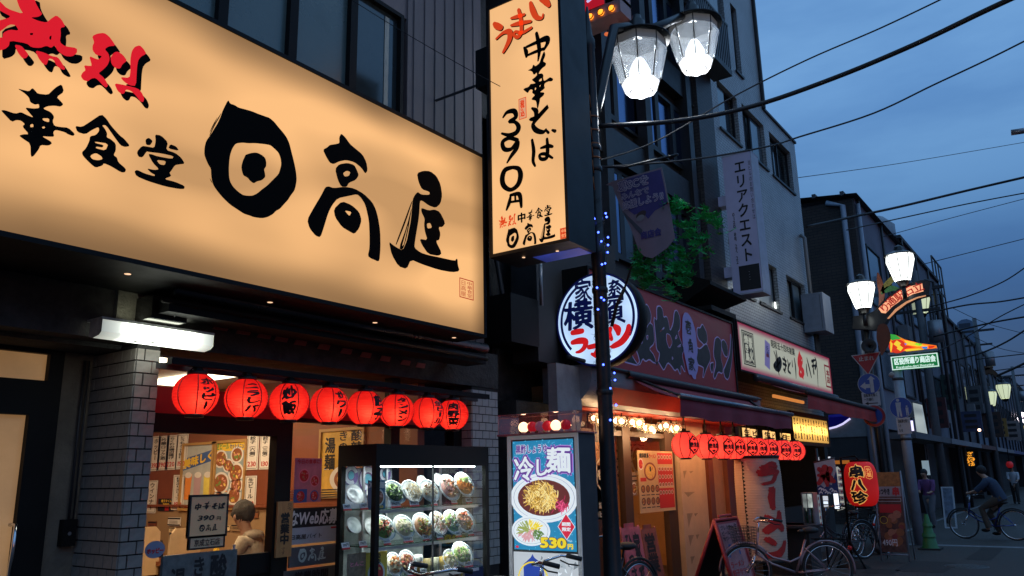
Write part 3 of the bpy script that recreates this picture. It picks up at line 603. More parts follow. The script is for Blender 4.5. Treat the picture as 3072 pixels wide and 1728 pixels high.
# door stickers and boards
F51=FY(5.22)
LIB={}
ZA,ZB,ZC=zoomed(0,0,.34507),zoomed(400,150,.41408),zoomed(880,350,.41408)
F44=FY(4.4)
TR={
'netsu':(ZA,[([(-60,-40),(0,20),(60,80),(200,126),(165,70),(140,0),(150,-60),(290,-60),(300,20),(345,100),(365,125),(330,150),(260,155),(330,185),(400,200),(440,165),(485,135),(530,170),(565,235),(520,245),(525,300),(515,370),(560,405),(665,420),(665,465),(620,495),(560,490),(500,450),(470,395),(440,420),(400,400),(345,420),(270,415),(230,380),(80,355),(75,400),(40,430),(-40,450),(-40,330),(20,330),(20,290),(80,260),(160,270),(130,220),(80,215),(0,275),(-40,290),(-40,190),(100,150),(20,110),(-60,60)],[[(425,320),(445,310),(440,350),(425,345)],[(255,290),(285,290),(280,308),(258,308)]]),
     ([(120,390),(180,400),(215,440),(245,480),(220,510),(190,510),(150,460)],[]),([(300,440),(380,460),(440,490),(500,500),(540,560),(565,605),(540,610),(490,580),(460,520),(420,510),(400,570),(370,560),(330,510)],[])]),
'retsu':(ZA,[([(795,318),(840,295),(900,288),(940,315),(975,360),(1000,400),(940,405),(905,430),(940,470),(950,520),(930,570),(890,610),(850,640),(890,670),(920,710),(935,750),(915,765),(890,745),(860,710),(825,680),(790,685),(760,710),(720,700),(697,665),(715,630),(740,615),(725,570),(770,575),(795,575),(770,488),(830,515),(855,520),(885,490),(830,480),(800,440),(800,400),(815,370)],[]),
     ([(955,505),(985,460),(1020,450),(1065,480),(1100,530),(1060,560),(1040,600),(1000,595),(965,560)],[]),([(1140,450),(1165,410),(1210,395),(1245,430),(1268,470),(1220,495),(1195,530),(1185,600),(1178,750),(1125,745),(1075,715),(1040,672),(1120,680),(1130,620),(1128,520)],[]),
     ([(988,725),(1080,742),(1195,772),(1230,810),(1250,860),(1240,890),(1215,885),(1175,830),(1130,790),(1090,780),(1075,815),(1050,820),(1015,790)],[])]),
'ka':(ZA,[([(148,770),(205,785),(250,795),(280,765),(305,790),(325,815),(415,825),(450,790),(490,755),(535,733),(555,800),(490,845),(520,875),(550,908),(525,930),(470,920),(410,925),(370,945),(440,975),(470,1015),(455,1055),(470,1095),(520,1105),(590,1110),(650,1165),(635,1185),(590,1170),(560,1150),(480,1130),(460,1150),(470,1190),(420,1190),(360,1185),(440,1230),(450,1250),(420,1268),(350,1262),(335,1300),(290,1360),(265,1365),(262,1250),(200,1210),(162,1180),(200,1168),(250,1168),(190,1100),(215,1080),(180,1050),(140,1045),(100,1062),(40,1000),(5,960),(40,958),(130,990),(180,975),(230,1000),(290,1025),(255,985),(213,935),(290,945),(340,940),(335,905),(300,912),(260,890),(250,850),(215,815)],
     [[(365,1030),(425,1030),(425,1065),(375,1050)],[(260,1085),(285,1078),(290,1105),(262,1108)],[(362,1105),(385,1100),(390,1114),(370,1120)]])]),
'shoku':(ZA,[([(650,1095),(710,1105),(780,1060),(880,992),(925,1035),(960,1090),(1040,1180),(1075,1205),(1130,1270),(1085,1280),(1045,1265),(990,1190),(920,1090),(885,1090),(910,1120),(930,1160),(925,1195),(960,1210),(1005,1250),(1005,1310),(985,1350),(1015,1370),(1025,1410),(1095,1470),(1085,1500),(1050,1500),(960,1445),(900,1420),(890,1440),(830,1460),(790,1430),(720,1360),(708,1325),(745,1290),(775,1225),(780,1185),(830,1175),(860,1140),(855,1105),(800,1130),(740,1170),(670,1150)],
     [[(820,1232),(940,1250),(915,1310),(830,1290),(835,1275),(890,1285),(900,1262),(830,1245)],[(780,1355),(830,1330),(880,1360),(890,1385),(850,1395),(800,1385)]])]),
'dou':(ZB,[([(22,740),(60,695),(100,700),(150,710),(160,660),(155,612),(200,620),(250,670),(235,725),(300,745),(345,780),(372,825),(330,830),(300,835),(270,880),(260,890),(275,915),(220,935),(300,955),(370,985),(368,1008),(330,1008),(230,990),(100,950),(20,915),(5,880),(25,868),(80,895),(150,915),(155,905),(125,890),(95,858),(150,870),(185,865),(140,820),(105,755),(130,755),(170,770),(280,790),(290,770),(200,750),(110,740),(95,735),(65,780),(35,775)],[[(165,797),(235,805),(225,835),(190,830)]]),
     ([(85,650),(110,635),(140,660),(120,692),(90,688)],[]),([(265,682),(310,700),(330,732),(250,715)],[])]),
'nichi':(ZB,[([(685,360),(700,390),(730,398),(760,418),(800,428),(860,445),(900,462),(950,480),(985,492),(1020,522),(1050,560),(1085,600),(1110,635),(1130,680),(1142,730),(1155,780),(1168,835),(1178,890),(1182,940),(1175,985),(1165,1020),(1138,1055),(1118,1088),(1095,1112),(1060,1152),(1032,1166),(1010,1190),(970,1212),(930,1220),(870,1212),(840,1200),(800,1188),(750,1155),(700,1122),(650,1075),(610,1028),(580,985),(568,950),(562,910),(560,860),(540,830),(525,795),(512,760),(513,710),(525,660),(560,612),(585,570),(610,530),(632,480),(645,440)],
     [[(740,678),(790,672),(830,677),(880,676),(950,683),(990,690),(1020,715),(1050,745),(1065,785),(1070,830),(1060,870),(1050,900),(1000,950),(965,985),(930,1010),(895,1040),(860,1056),(820,1056),(790,1050),(755,1025),(720,990),(700,955),(692,920),(690,860),(694,800),(700,760),(715,715)]]),
     ([(810,760),(845,748),(880,743),(905,748),(935,765),(955,785),(962,815),(960,845),(945,865),(952,895),(955,920),(930,945),(895,952),(870,968),(845,950),(825,925),(795,910),(785,880),(780,845),(792,800),(800,785)],[]),
     ([(640,448),(600,510),(560,590),(548,622),(553,622),(590,545),(622,490)],[]),([(612,478),(575,540),(548,600),(556,592),(585,540)],[]),([(550,925),(565,950),(572,970),(558,950)],[])]),
'kou':(ZC,[([(332,190),(330,150),(345,122),(375,150),(410,200),(440,225),(500,275),(528,330),(537,390),(520,415),(490,370),(440,330),(380,315),(330,325),(290,345),(262,335),(235,290),(212,240),(245,222),(262,205),(300,200),(322,195)],[]),([(300,380),(330,345),(390,335),(440,350),(460,390),(473,425),(450,460),(400,480),(385,510),(345,508),(320,460)],[[(357,410),(385,392),(412,402),(400,430),(370,435)]]),
     ([(230,510),(255,505),(290,518),(370,508),(440,520),(510,560),(570,620),(595,670),(612,730),(628,830),(630,950),(622,1045),(605,1048),(590,1040),(560,1028),(537,1010),(550,950),(550,850),(545,750),(520,640),(490,590),(460,562),(400,575),(320,592),(280,640),(250,700),(220,800),(195,875),(160,865),(115,810),(98,748),(140,670),(200,570)],[]),
     ([(290,670),(350,612),(420,640),(475,690),(493,750),(475,810),(440,852),(400,830),(350,800),(300,730)],[[(370,680),(420,690),(405,720),(390,705)]])]),
'ya':(ZC,[([(893,410),(940,392),(990,395),(1035,430),(1065,490),(1077,570),(1065,630),(1030,662),(980,645),(930,608),(915,612),(910,720),(880,900),(875,950),(920,985),(975,1003),(1050,1018),(1170,1045),(1178,1030),(1188,1032),(1190,1070),(1203,1120),(1150,1128),(1050,1110),(930,1070),(850,1035),(820,1105),(760,1085),(710,1000),(690,905),(720,930),(750,950),(790,970),(820,900),(830,850),(850,750),(862,600),(880,565),(900,545),(925,565),(985,567),(985,545),(930,528),(905,475)],[]),
     ([(925,660),(980,680),(1020,672),(1060,690),(1100,770),(1080,800),(1050,800),(1065,850),(1055,895),(1030,900),(1075,990),(1050,1010),(975,996),(930,930),(912,885),(970,895),(950,830),(945,780),(950,740),(925,690)],[[(965,775),(990,770),(1003,805),(970,812)]]),
     ([(866,600),(850,625),(800,760),(738,925),(746,930),(812,765)],[]),([(862,630),(818,800),(762,955),(790,968),(822,870)],[[(835,760),(795,905),(785,940),(800,925)]])])}
def smooth(p,it=1):
    for _ in range(it):
        q=[]
        for i in range(len(p)):
            a,b=p[i],p[(i+1)%len(p)];q+=[(a[0]*.8+b[0]*.2,a[1]*.8+b[1]*.2),(a[0]*.2+b[0]*.8,a[1]*.2+b[1]*.8)]
        p=q
    return p
for k,(Z,P)in TR.items():
    LIB[k]=[(smooth([F44.at(*Z(*q))for q in o]),[smooth([F44.at(*Z(*q))for q in hl])for hl in hs])for o,hs in P]
def bounds(names):
    q=[p for n_ in names for o,hs in LIB[n_]for p in o];return min(p[0]for p in q),min(p[1]for p in q),max(p[0]for p in q),max(p[1]for p in q)
def stamp(b,F,names,a0,b0,a1,b1,h,dx=0,dy=0):
    if a0 is None:f_=lambda p:(p[0]+dx,p[1]+dy)
    else:
        x0,y0,x1,y1=bounds(names);f_=lambda p:(a0+(p[0]-x0)/(x1-x0)*(a1-a0),b0+(p[1]-y0)/(y1-y0)*(b1-b0))
    k=0
    for n_ in names:
        for o,hs in LIB[n_]:b.poly(F,[f_(p)for p in o],[[f_(p)for p in hl]for hl in hs],h+k*.0001);k+=1
    return b
def row(b,F,names,a0,b0,a1,b1,h,gap=.1):
    """brush characters side by side"""
    n=len(names);w=(a1-a0)/(n+gap*(n-1))
    for i,n_ in enumerate(names):stamp(b,F,[n_],a0+i*w*(1+gap),b0,a0+i*w*(1+gap)+w,b1,h)
    return b
# ---------------------------------------------------------------- the wide backlit sign
sg=thing('shop_sign','wide backlit amber signboard with giant black brush lettering and red characters','sign',(3.5,4.4,2.88))
X0,X1,Z0,Z1=1.2,5.725,2.885,4.622
AMB=M('backlit amber sign face',(.85,.5,.22),.5,var=0,emit=.80,ecol=(1,.535,.215))
t=AMB.node_tree;n=t.nodes;b_=n['Principled BSDF'];tcn=n.new('ShaderNodeTexCoord');b_.inputs['Base Color'].default_value=(.06,.035,.02,1);b_.inputs['Specular IOR Level'].default_value=.15
mp_=n.new('ShaderNodeMapping');mp_.inputs['Scale'].default_value=(.9,1,2.2);mp_.inputs['Rotation'].default_value=(0,.35,0);t.links.new(tcn.outputs['Object'],mp_.inputs[0])
z=n.new('ShaderNodeTexNoise');z.inputs['Scale'].default_value=.9;z.inputs['Detail'].default_value=1;z.inputs['Roughness'].default_value=.3;t.links.new(mp_.outputs[0],z.inputs[0])
r=n.new('ShaderNodeMapRange');r.inputs[1].default_value=.35;r.inputs[2].default_value=.65;r.inputs[3].default_value=.56;r.inputs[4].default_value=.98;t.links.new(z.outputs[0],r.inputs[0])
# the tubes inside stop short of the box edge, so the face dims there
gs=n.new('ShaderNodeTexCoord');sx=n.new('ShaderNodeSeparateXYZ');t.links.new(gs.outputs['Generated'],sx.inputs[0])
def edge(i,wd):
    a=n.new('ShaderNodeMath');a.operation='SUBTRACT';t.links.new(sx.outputs[i],a.inputs[0]);a.inputs[1].default_value=.5
    b=n.new('ShaderNodeMath');b.operation='ABSOLUTE';t.links.new(a.outputs[0],b.inputs[0])
    c=n.new('ShaderNodeMapRange');c.interpolation_type='SMOOTHSTEP';t.links.new(b.outputs[0],c.inputs[0]);c.inputs[1].default_value=.5-wd;c.inputs[2].default_value=.505;c.inputs[3].default_value=1;c.inputs[4].default_value=.42;return c
e1,e2=edge(0,.05),edge(2,.17)
m1=n.new('ShaderNodeMath');m1.operation='MULTIPLY';t.links.new(e1.outputs[0],m1.inputs[0]);t.links.new(e2.outputs[0],m1.inputs[1])
m2=n.new('ShaderNodeMath');m2.operation='MULTIPLY';t.links.new(m1.outputs[0],m2.inputs[0]);t.links.new(r.outputs[0],m2.inputs[1]);t.links.new(m2.outputs[0],b_.inputs['Emission Strength'])
mb(AMB).box((X0,4.4,Z0),(X1,4.401,Z1)).build('sign_face',sg)
c=mb(BLK);c.box((X0-.03,4.402,Z0-.03),(X1+.03,5.1,Z1+.03));c.frame(F44,X0-.03,Z0-.03,X1+.03,Z1+.03,.03,-.001,.012);c.build('sign_case',sg)
for(u,v)in((383,822),(810,907),(1125,968),(1362,1013)):
    q=onZ(u,v,Z0-.031);d=mb(M('downlight lens',(.8,.7,.6),.3,var=0,emit=1.2,ecol=(1,.6,.35)));d.lathe([(.001,-.002),(.018,-.002),(.02,0)],12,tuple(q));d.build('pinhole_lamp',sg)
b=mb(M('sign black lettering',(.003,.003,.003),.8,var=0,spec=.08));[(stamp(b,F44,[q],None,0,0,0,.003),b.mark())for q in('ka','shoku','dou','nichi','kou','ya')];b.build_each('black_brush_character',sg)
b=mb(M('sign red lettering',(.3,.005,.01),.6,var=0,emit=.7,ecol=(.95,.005,.012)));SR,SK=b.mats[0],M('sign black lettering',(0,0,0))
for q in('netsu','retsu'):b.use(SR);stamp(b,F44,[q],None,0,0,0,.006);b.use(SK);stamp(b,F44,[q],None,0,0,0,.0035,dx=.035,dy=-.03);b.mark()
b.build_each('red_brush_character',sg)
b=mb(M('sign red seal',(.4,.02,.01),.6,var=0,emit=.4,ecol=(.9,.06,.02)));(a0,b1),(a1,b0)=F44.at(1378,832),F44.at(1420,902)
b.frame(F44,a0,b0,a1,b1,.008,.001,.003);b.text(F44,'中華食堂',a0+(a1-a0)*.52,b1-.015,a1-.015,b0+.015,vertical=True,h=.002).text(F44,'日高屋',a0+.015,b1-.015,a0+(a1-a0)*.48,b0+.015,vertical=True,h=.002);b.build('seal',sg)
# ---------------------------------------------------------------- door signs
def door_sign():
    a0,b0,a1,b1=box5(F51,Z5,388,728,712,1090);w,h=a1-a0,b1-b0
    t=thing('door_sign','square white door sign with black brush lettering, 390 yen, hanging on the shop door','sign',F51((a0+a1)/2,b0));b=mb(M('cream sign board',(.85,.55,.28),.6,var=.05)).fb(F51,a0,b0,a1,b1,-.02,0);b.use(INK).frame(F51,a0,b0,a1,b1,.014,-.021,.003)
    b.text(F51,'中',a0+w*.13,b1-h*.2,a0+w*.3,b1-h*.36,bold=.05,h=.002,shear=.15,warp=.08);row(b,F51,['ka'],a0+w*.32,b1-h*.36,a0+w*.54,b1-h*.16,.002);b.text(F51,'そば',a0+w*.55,b1-h*.2,a0+w*.9,b1-h*.36,bold=.05,h=.002,warp=.08,shear=.1)
    b.text(F51,'390',a0+w*.22,b1-h*.46,a0+w*.66,b1-h*.62,bold=.03,h=.002,shear=.15).text(F51,'円',a0+w*.7,b1-h*.52,a0+w*.82,b1-h*.62,bold=.02,h=.002);row(b,F51,['nichi','kou','ya'],a0+w*.28,b1-h*.86,a0+w*.74,b1-h*.7,.002,.15)
    b.build('sheet',t)
    a0,b0,a1,b1=box5(F51,Z5,378,1100,692,1192);t=thing('door_sign','narrow white door sign naming the branch under the square sign','sign',F51((a0+a1)/2,b0));b=mb(M('beige label',(.6,.45,.28),.6,var=.05)).fb(F51,a0,b0,a1,b1,-.02,0);b.use(INK).frame(F51,a0,b0,a1,b1,.012,-.021,.003).text(F51,'京成立石店',a0+.04,b1-.02,a1-.04,b0+.02,bold=.01,h=.002);b.build('sheet',t)
    a0,b0,a1,b1=box5(F51,Z5,1158,788,1272,1272);F=F51;w,h=a1-a0,b1-b0
    t=thing('wooden_plaque','upright wooden plaque with black open for business lettering on the door frame','plaque',F((a0+a1)/2,b0));b=mb(M('pale wood',(.42,.22,.08),.55,var=.2,scale=12,stretch=(6,6,1))).fb(F,a0,b0,a1,b1,.0,.02);b.use(INK).text(F,'営業中',a0+w*.18,b1-h*.2,a0+w*.8,b0+h*.22,bold=.05,vertical=True,h=.022,warp=.05).text(F,'只今',a0+w*.6,b1-h*.03,a1-w*.1,b1-h*.17,vertical=True,h=.022).text(F,'です',a0+w*.3,b0+h*.18,a0+w*.6,b0+h*.04,vertical=True,h=.022);b.build('board',t)
door_sign()
def web_board():
    t=thing('recruitment_board','black and white staff recruitment board reading Web beside the display case','notice board',(4.3,5.24,1));F=FY(5.225)
    a0,b0,a1,b1=box5(F,Z5,1262,850,1735,990);w=a1-a0;b=mb(INK).fb(F,a0,b0,a1,b1,-.02,0);b.use(WHITEP).text(F,'なWeb応募!',a0+.01,b1-.012,a1-.02,b0+.012,bold=.035,h=.002,shear=.18);b.build('headline_panel',t)
    c0,d0,c1,d1=box5(F,Z5,1270,985,1735,1130);b=mb(M('pale print panel',(.5,.52,.54),.5,var=.12,scale=6)).fb(F,c0,d0,c1,b0,-.02,-.001);b.use(INK).text(F,'日高屋バイト',c0+.01,b0-.05,c0+(c1-c0)*.62,d0+.035,bold=.012,h=.001);b.use(REDINK).rect(F,c0+(c1-c0)*.78,b0-.025,c1-.01,b0-.01,.001)
    ax,az=c1-.05,d0+.07;b.use(INK).poly(F,[(ax,az),(ax+.04,az-.03),(ax+.022,az-.032),(ax+.03,az-.055),(ax+.02,az-.058),(ax+.012,az-.035),(ax,az-.045)],(),.001);b.build('middle_panel',t)
    e0,f0,e1,f1=box5(F,Z5,1280,1140,1735,1320);b=mb(M('slate print panel',(.10,.11,.12),.5,var=.1)).fb(F,e0,f0,e1,d0-.02,-.02,-.001);b.use(M('pale green brush',(.5,.62,.56),.6,var=0));row(b,F,['nichi','kou','ya'],e0+(e1-e0)*.15,f0+.03,e0+(e1-e0)*.68,d0-.035,.001,.12);b.build('logo_panel',t)
    g0,h0,g1,h1=box5(F,Z5,1225,1345,1700,1500);b=mb(M('grey steel panel',(.09,.095,.10),.4,.3,var=.1)).fb(F,g0,h0,g1,f0-.02,-.02,-.001);b.use(INK).text(F,'営業時間',g0+.1,f0-.035,g1-.1,f0-.1,bold=.03,h=.001);b.build('hours_panel',t)
web_board()
def mushroom_board():
    F=FY(5.05);(a0,b1)=F.at(490,1678);(a1,b2)=F.at(712,1655);t=thing('menu_board','grey menu board with black noodle lettering leaning at the foot of the shop door','board',F((a0+a1)/2,b1-.5));w=a1-a0
    b=mb(M('faded grey print',(.12,.13,.125),.5,var=.35,scale=18)).fb(F,a0,b1-.5,a1,b1+.02,-.03,0)
    b.use(INK).text(F,'湯麺',a0+w*.1,b1-.06,a0+w*.3,b1-.42,bold=.03,vertical=True,h=.002).text(F,'きのこ',a0+w*.38,b1,a0+w*.56,b1-.42,bold=.03,vertical=True,h=.002).text(F,'酸辣',a0+w*.62,b1+.005,a0+w*.86,b1-.42,bold=.03,vertical=True,h=.002);b.build('board',t);mb(GREYM).tube([F(a1-.015,b1-.5,-.02),F(a1-.015,b1+.05,-.02)],.01).build('edge_post',t)
    (a0,b1),(a1,b0)=F52.at(435,1625),F52.at(492,1672);b=mb(M('round sticker blue',(.22,.28,.42),.5,var=.1));b.disc(F52,(a0+a1)/2,(b0+b1)/2,(a1-a0)/2,(b1-b0)/2,.004);b.use(REDINK).text(F52,'ホッピー',a0+.015,b1-.045,a1-.01,b0+.03,bold=.05,h=.006);solo(b,'oval_sticker','oval blue sticker with red lettering low on the door glass by the pillar','sticker')
mushroom_board()
# ---------------------------------------------------------------- rolled awning, lantern rail, wall light
q0,q1=onY(480,830,4.8),onY(1455,1068,4.8);zr=(q0.z+q1.z)/2
aw=thing('rolled_awning','long dark rolled awning tube under the amber signboard','awning',(4.4,4.8,zr))
ROLL=M('awning steel',(.05,.052,.058),.3,.7,var=.1)
mb(ROLL).lathe([(.001,q0.x+.1),(.055,q0.x+.1),(.055,q1.x),(.001,q1.x)],20,(0,4.8,zr),'X').build('roller_tube',aw)
b=mb(BLK).box((q0.x+.05,4.75,zr-.16),(q1.x-.05,5.0,zr-.07));b.tube([(q0.x,4.75,zr-.09),(q1.x-.1,4.7,zr-.12)],.022);b.build('front_bar',aw)
for x in(q0.x+.25,4.4,q1.x-.25):mb(DARKM).box((x,4.8,zr-.14),(x+.05,5.12,zr+.02)).build('bracket',aw)
gb=mb(M('glossy black gearbox',(.015,.015,.016),.15,var=0));(u0,v1_),(u1,v0_)=(455,885),(555,970);p0,p1=onY(u0,v1_,4.9),onY(u1,v0_,4.9)
gb.box((p0.x,4.88,p1.z),(p1.x,5.1,p0.z));gb.tube([(p0.x+.05,4.87,p0.z-.1),(p0.x+.12,4.86,p0.z-.05),(p0.x+.16,4.87,p1.z+.03)],.012);gb.tube([(p1.x,4.87,p1.z+.05),(p1.x+.35,4.86,p1.z+.04)],.008);solo(gb,'awning_gearbox','glossy black gearbox at the left end of the rolled awning','gearbox')
rl=thing('lantern_rail','black slotted rail the eight red lanterns hang from','rail',(4.6,4.9,2.4))
b=mb(BLK).box((2.95,4.87,2.375),(6.42,4.93,2.42));b.use(DARKM).box((2.95,5.02,2.36),(6.42,5.06,2.40));b.build('beam',rl)
b=mb(BLK)
x=3.0
while x<6.3:b.box((x,4.93,2.395),(x+.13,5.1,2.405));x+=.34
b.build('slotted_plate',rl)
tg=M('painted lantern red',(.35,.10,.09),.7,var=.2,scale=20)  # red lantern light on the lintel, put into coloured patches
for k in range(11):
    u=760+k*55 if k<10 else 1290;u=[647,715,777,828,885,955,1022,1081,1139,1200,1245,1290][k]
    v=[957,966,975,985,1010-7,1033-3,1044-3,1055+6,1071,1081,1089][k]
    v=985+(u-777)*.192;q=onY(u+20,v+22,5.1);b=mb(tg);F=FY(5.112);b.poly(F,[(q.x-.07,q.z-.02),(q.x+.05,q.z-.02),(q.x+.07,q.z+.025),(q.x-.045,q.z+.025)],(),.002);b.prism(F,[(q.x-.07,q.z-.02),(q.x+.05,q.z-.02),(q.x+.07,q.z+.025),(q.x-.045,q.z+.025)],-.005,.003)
    solo(b,'red_light_patch',f'slanting patch of red lantern light painted on the concrete lintel, {"first second third fourth fifth sixth seventh eighth ninth tenth last".split()[k]} from the left','tag','painted red light patches along the concrete lintel')
def paper(name,col,gl=.35,ecol=None):
    """lantern paper: lit through from a bulb inside, thin enough to glimpse it"""
    m=bpy.data.materials.new(name);m.use_nodes=True;t=m.node_tree;n=t.nodes;n.clear();L=t.links.new
    o=n.new('ShaderNodeOutputMaterial');tl=n.new('ShaderNodeBsdfTranslucent');tl.inputs[0].default_value=(*col,1);df=n.new('ShaderNodeBsdfDiffuse');df.inputs[0].default_value=(*[c*.5 for c in col],1)
    em=n.new('ShaderNodeEmission');em.inputs[0].default_value=(*(ecol or col),1);em.inputs[1].default_value=gl
    tc=n.new('ShaderNodeTexCoord');z=n.new('ShaderNodeTexNoise');z.inputs['Scale'].default_value=9;z.inputs['Detail'].default_value=3;L(tc.outputs['Object'],z.inputs[0])
    mr=n.new('ShaderNodeMapRange');mr.inputs[3].default_value=gl*.8;mr.inputs[4].default_value=gl*1.15;L(z.outputs[0],mr.inputs[0]);L(mr.outputs[0],em.inputs[1])
    a=n.new('ShaderNodeMixShader');a.inputs[0].default_value=.35;L(tl.outputs[0],a.inputs[1]);L(df.outputs[0],a.inputs[2])
    b=n.new('ShaderNodeAddShader');L(a.outputs[0],b.inputs[0]);L(em.outputs[0],b.inputs[1]);L(b.outputs[0],o.inputs[0]);return m
REDPAPER=paper('red lantern paper',(.95,.06,.045),.22,(1,.0,.012))
SEAM=M('dark red lantern seam',(.12,.003,.005),.6,var=0,emit=.16,ecol=(.7,.0,.01))
CAPM=M('black lacquer',(.008,.008,.009),.35,var=0)
def lantern(name,label,c,r,hh,words,ang,group,parts_group=None,paperm=None,nribs=13,cat='lantern',seams=7,capr=.42,text_h=.78,text_w=.36,hook=.12,oct=False,bulb=(0,0),energy=1.05,tb=.06,inkm=None):
    c=Vector(c);t=thing(name,label,cat,c,group)
    def Rz(z):
        s=min(1,abs(z)/hh);return r*max(capr,(1-s*s*(1-capr*capr))**.5)
    prof=[];n=nribs*4
    for k in range(n+1):
        z=-hh+2*hh*k/n;prof.append((Rz(z)+(.0022 if k%4==2 else-.0012 if k%4==0 else 0)*(r/.15),z))
    mb(paperm or REDPAPER).lathe(prof,36,c).build('paper_shade',t)
    b=mb(CAPM)
    b.lathe([(r*capr*.55,hh-.002),(r*capr*1.06,hh-.004),(r*capr*1.06,hh+.022),(r*capr*.55,hh+.024)],20,c);b.build('end_ring',t);b=mb(CAPM);b.lathe([(r*capr*.55,-hh-.02),(r*capr*.98,-hh-.02),(r*capr*.98,-hh+.003),(r*capr*.55,-hh+.003)],20,c)
    b.build('end_ring',t)
    b=mb(SEAM)
    for k in range(seams):
        th=ang+math.pi*2*(k+.5)/seams;pts=[c+Vector(((Rz(z)+.001)*math.cos(th),(Rz(z)+.001)*math.sin(th),z))for z in[-hh*.97+2*hh*.97*i/14 for i in range(15)]]
        b.tube(pts,.0045*r/.15,4)
    b.build('seam',t)
    def F(a,b_,h=0):th=ang+a/r;R_=Rz(b_)+h;return c+Vector((R_*math.cos(th),R_*math.sin(th),b_))
    if words:
        b=mb(inkm or INK);b.text(F,words,-r*text_w,hh*text_h,r*text_w,-hh*text_h,bold=tb,vertical=True,h=.005,sub=5,warp=.14,shear=.06);b.build('lettering',t)
    if oct:
        b=mb(INK);R8=r*.58
        P=[(R8*math.cos(math.radians(a))*.8,R8*math.sin(math.radians(a))*1.1)for a in(0,50,90,130,180,230,270,310)]
        P=[(-.8*R8,-.5*R8),(0,-1.1*R8),(.8*R8,-.5*R8),(.8*R8,.5*R8),(0,1.1*R8),(-.8*R8,.5*R8)]
        for i in range(6):b.ribbon(F,[(*P[i],r*.1),((P[i][0]+P[(i+1)%6][0])/2,(P[i][1]+P[(i+1)%6][1])/2,r*.1),(*P[(i+1)%6],r*.1)],h=.006,steps=3)
        b.text(F,'壱角家',-R8*.75,R8*.32,R8*.75,-R8*.34,bold=.06,h=.006,sub=4)
        for sg_ in(-1,1):b.add([F(-.3*R8,sg_*.62*R8,.006),F(0,sg_*.5*R8,.006),F(.3*R8,sg_*.62*R8,.006),F(0,sg_*.85*R8,.006)],[(0,1,2,3)])
        b.build('crest',t)
    b=mb(BLK);b.tube([c+Vector((0,0,hh+.02)),c+Vector((0,0,hh+.02+hook))],.006).tube([c+Vector((r*capr*.9,0,hh+.02)),c+Vector((0,0,hh+.02+hook*.8)),c+Vector((-r*capr*.9,0,hh+.02))],.004);b.box(c+Vector((-.02,-.02,hh+.02)),c+Vector((.02,.02,hh+.055)));b.build('hook',t)
    bl_=mb(M('warm lantern bulb',(1,.8,.5),.5,var=0,emit=6,ecol=(1,.75,.4)));bc=c+Vector((bulb[0],bulb[1],-.02));bl_.ball(bc,.022,8);bl_.build('bulb',t)
    if energy:lamp('POINT',(bulb[0],bulb[1],-.035),energy,(1,.62,.35),.03,parent=t,name='bulb_light')
    return t
LA=[('ホッピー',.5,'red lantern lettered in black hoppy, leftmost of the row under the amber sign',0),('ニラレバ',.3,'red lantern lettered leek and liver, second from the left over the door',1),('炒飯',0,'red lantern lettered fried rice, third from the left',2),('サワー',.62,'red lantern lettered sour with a bright spot beside the letters',3),
      ('餃子',.8,'red lantern lettered gyoza above the left corner of the display case',4),('タンメン',.35,'red lantern lettered tanmen, sixth in the row',5),('生ビール',.75,'red lantern lettered draught beer, partly behind the last lantern',6),('肉野菜',.05,'red lantern lettered meat and vegetables beside the right tiled pillar',7)]
LP=[(587,1188,65),(738,1200,59),(868,1206,54),(988,1215,51),(1094,1222,48),(1190,1230,46),(1282,1235,42.5),(1358,1243,41)]
for(w_,off,lab,k),(u,v,r_)in zip(LA,LP):
    c=onY(u,v,4.9);c.z=2.19;phi=math.atan2(-c.y,-c.x)
    dd=Vector((math.cos(phi+.25*(off>.4)),math.sin(phi+.25*(off>.4)),0))*.088
    lantern('red_lantern',lab,c,.150,.134,w_,phi+math.asin(off),'red lanterns over the ramen shop door',bulb=(dd.x,dd.y),hook=.08)
# long white fluorescent wall light over the pillar
wl=thing('wall_light','long white fluorescent wall light with a grimy cover above the tiled pillar','light',(2.9,4.95,2.3))
c0,c1=onY(308,957,4.92),onY(640,1010,4.92);c2=onY(308,1003,4.92);xa,xb,za,zb=c0.x,c1.x,c2.z,c0.z
COVER=M('lit white acrylic cover',(.7,.7,.66),.4,var=.08,scale=20,emit=2.2,ecol=(.93,1,.88));t=COVER.node_tree;n=t.nodes;b_=n['Principled BSDF']
tcn=n.new('ShaderNodeTexCoord');sx=n.new('ShaderNodeSeparateXYZ');t.links.new(tcn.outputs['Generated'],sx.inputs[0]);cvr=n.new('ShaderNodeValToRGB');t.links.new(sx.outputs[0],cvr.inputs[0])
cvr.color_ramp.elements[0].position=0;cvr.color_ramp.elements[0].color=(.1,.1,.1,1);cvr.color_ramp.elements[1].position=1;cvr.color_ramp.elements[1].color=(.15,.15,.15,1)
for p_,c_ in((.15,.22),(.28,1),(.76,1),(.9,.3)):e=cvr.color_ramp.elements.new(p_);e.color=(c_,c_,c_,1)
mm=n.new('ShaderNodeMath');mm.operation='MULTIPLY';mm.inputs[1].default_value=3.4;t.links.new(cvr.outputs[0],mm.inputs[0]);t.links.new(mm.outputs[0],b_.inputs['Emission Strength'])
b=mb(COVER);F=FX(0);prof=[(-4.92,zb),(-4.92,za+.02),(-4.945,za),(-5.02,za-.012),(-5.06,za),(-5.06,zb)]
P0=[Vector((xa,-y,z))for y,z in prof];P1=[Vector((xb,-y,z))for y,z in prof];N=len(prof)
b.add(P0+P1,[(i,(i+1)%N,N+(i+1)%N,N+i)[::-1]for i in range(N)]);b.build('cover',wl)
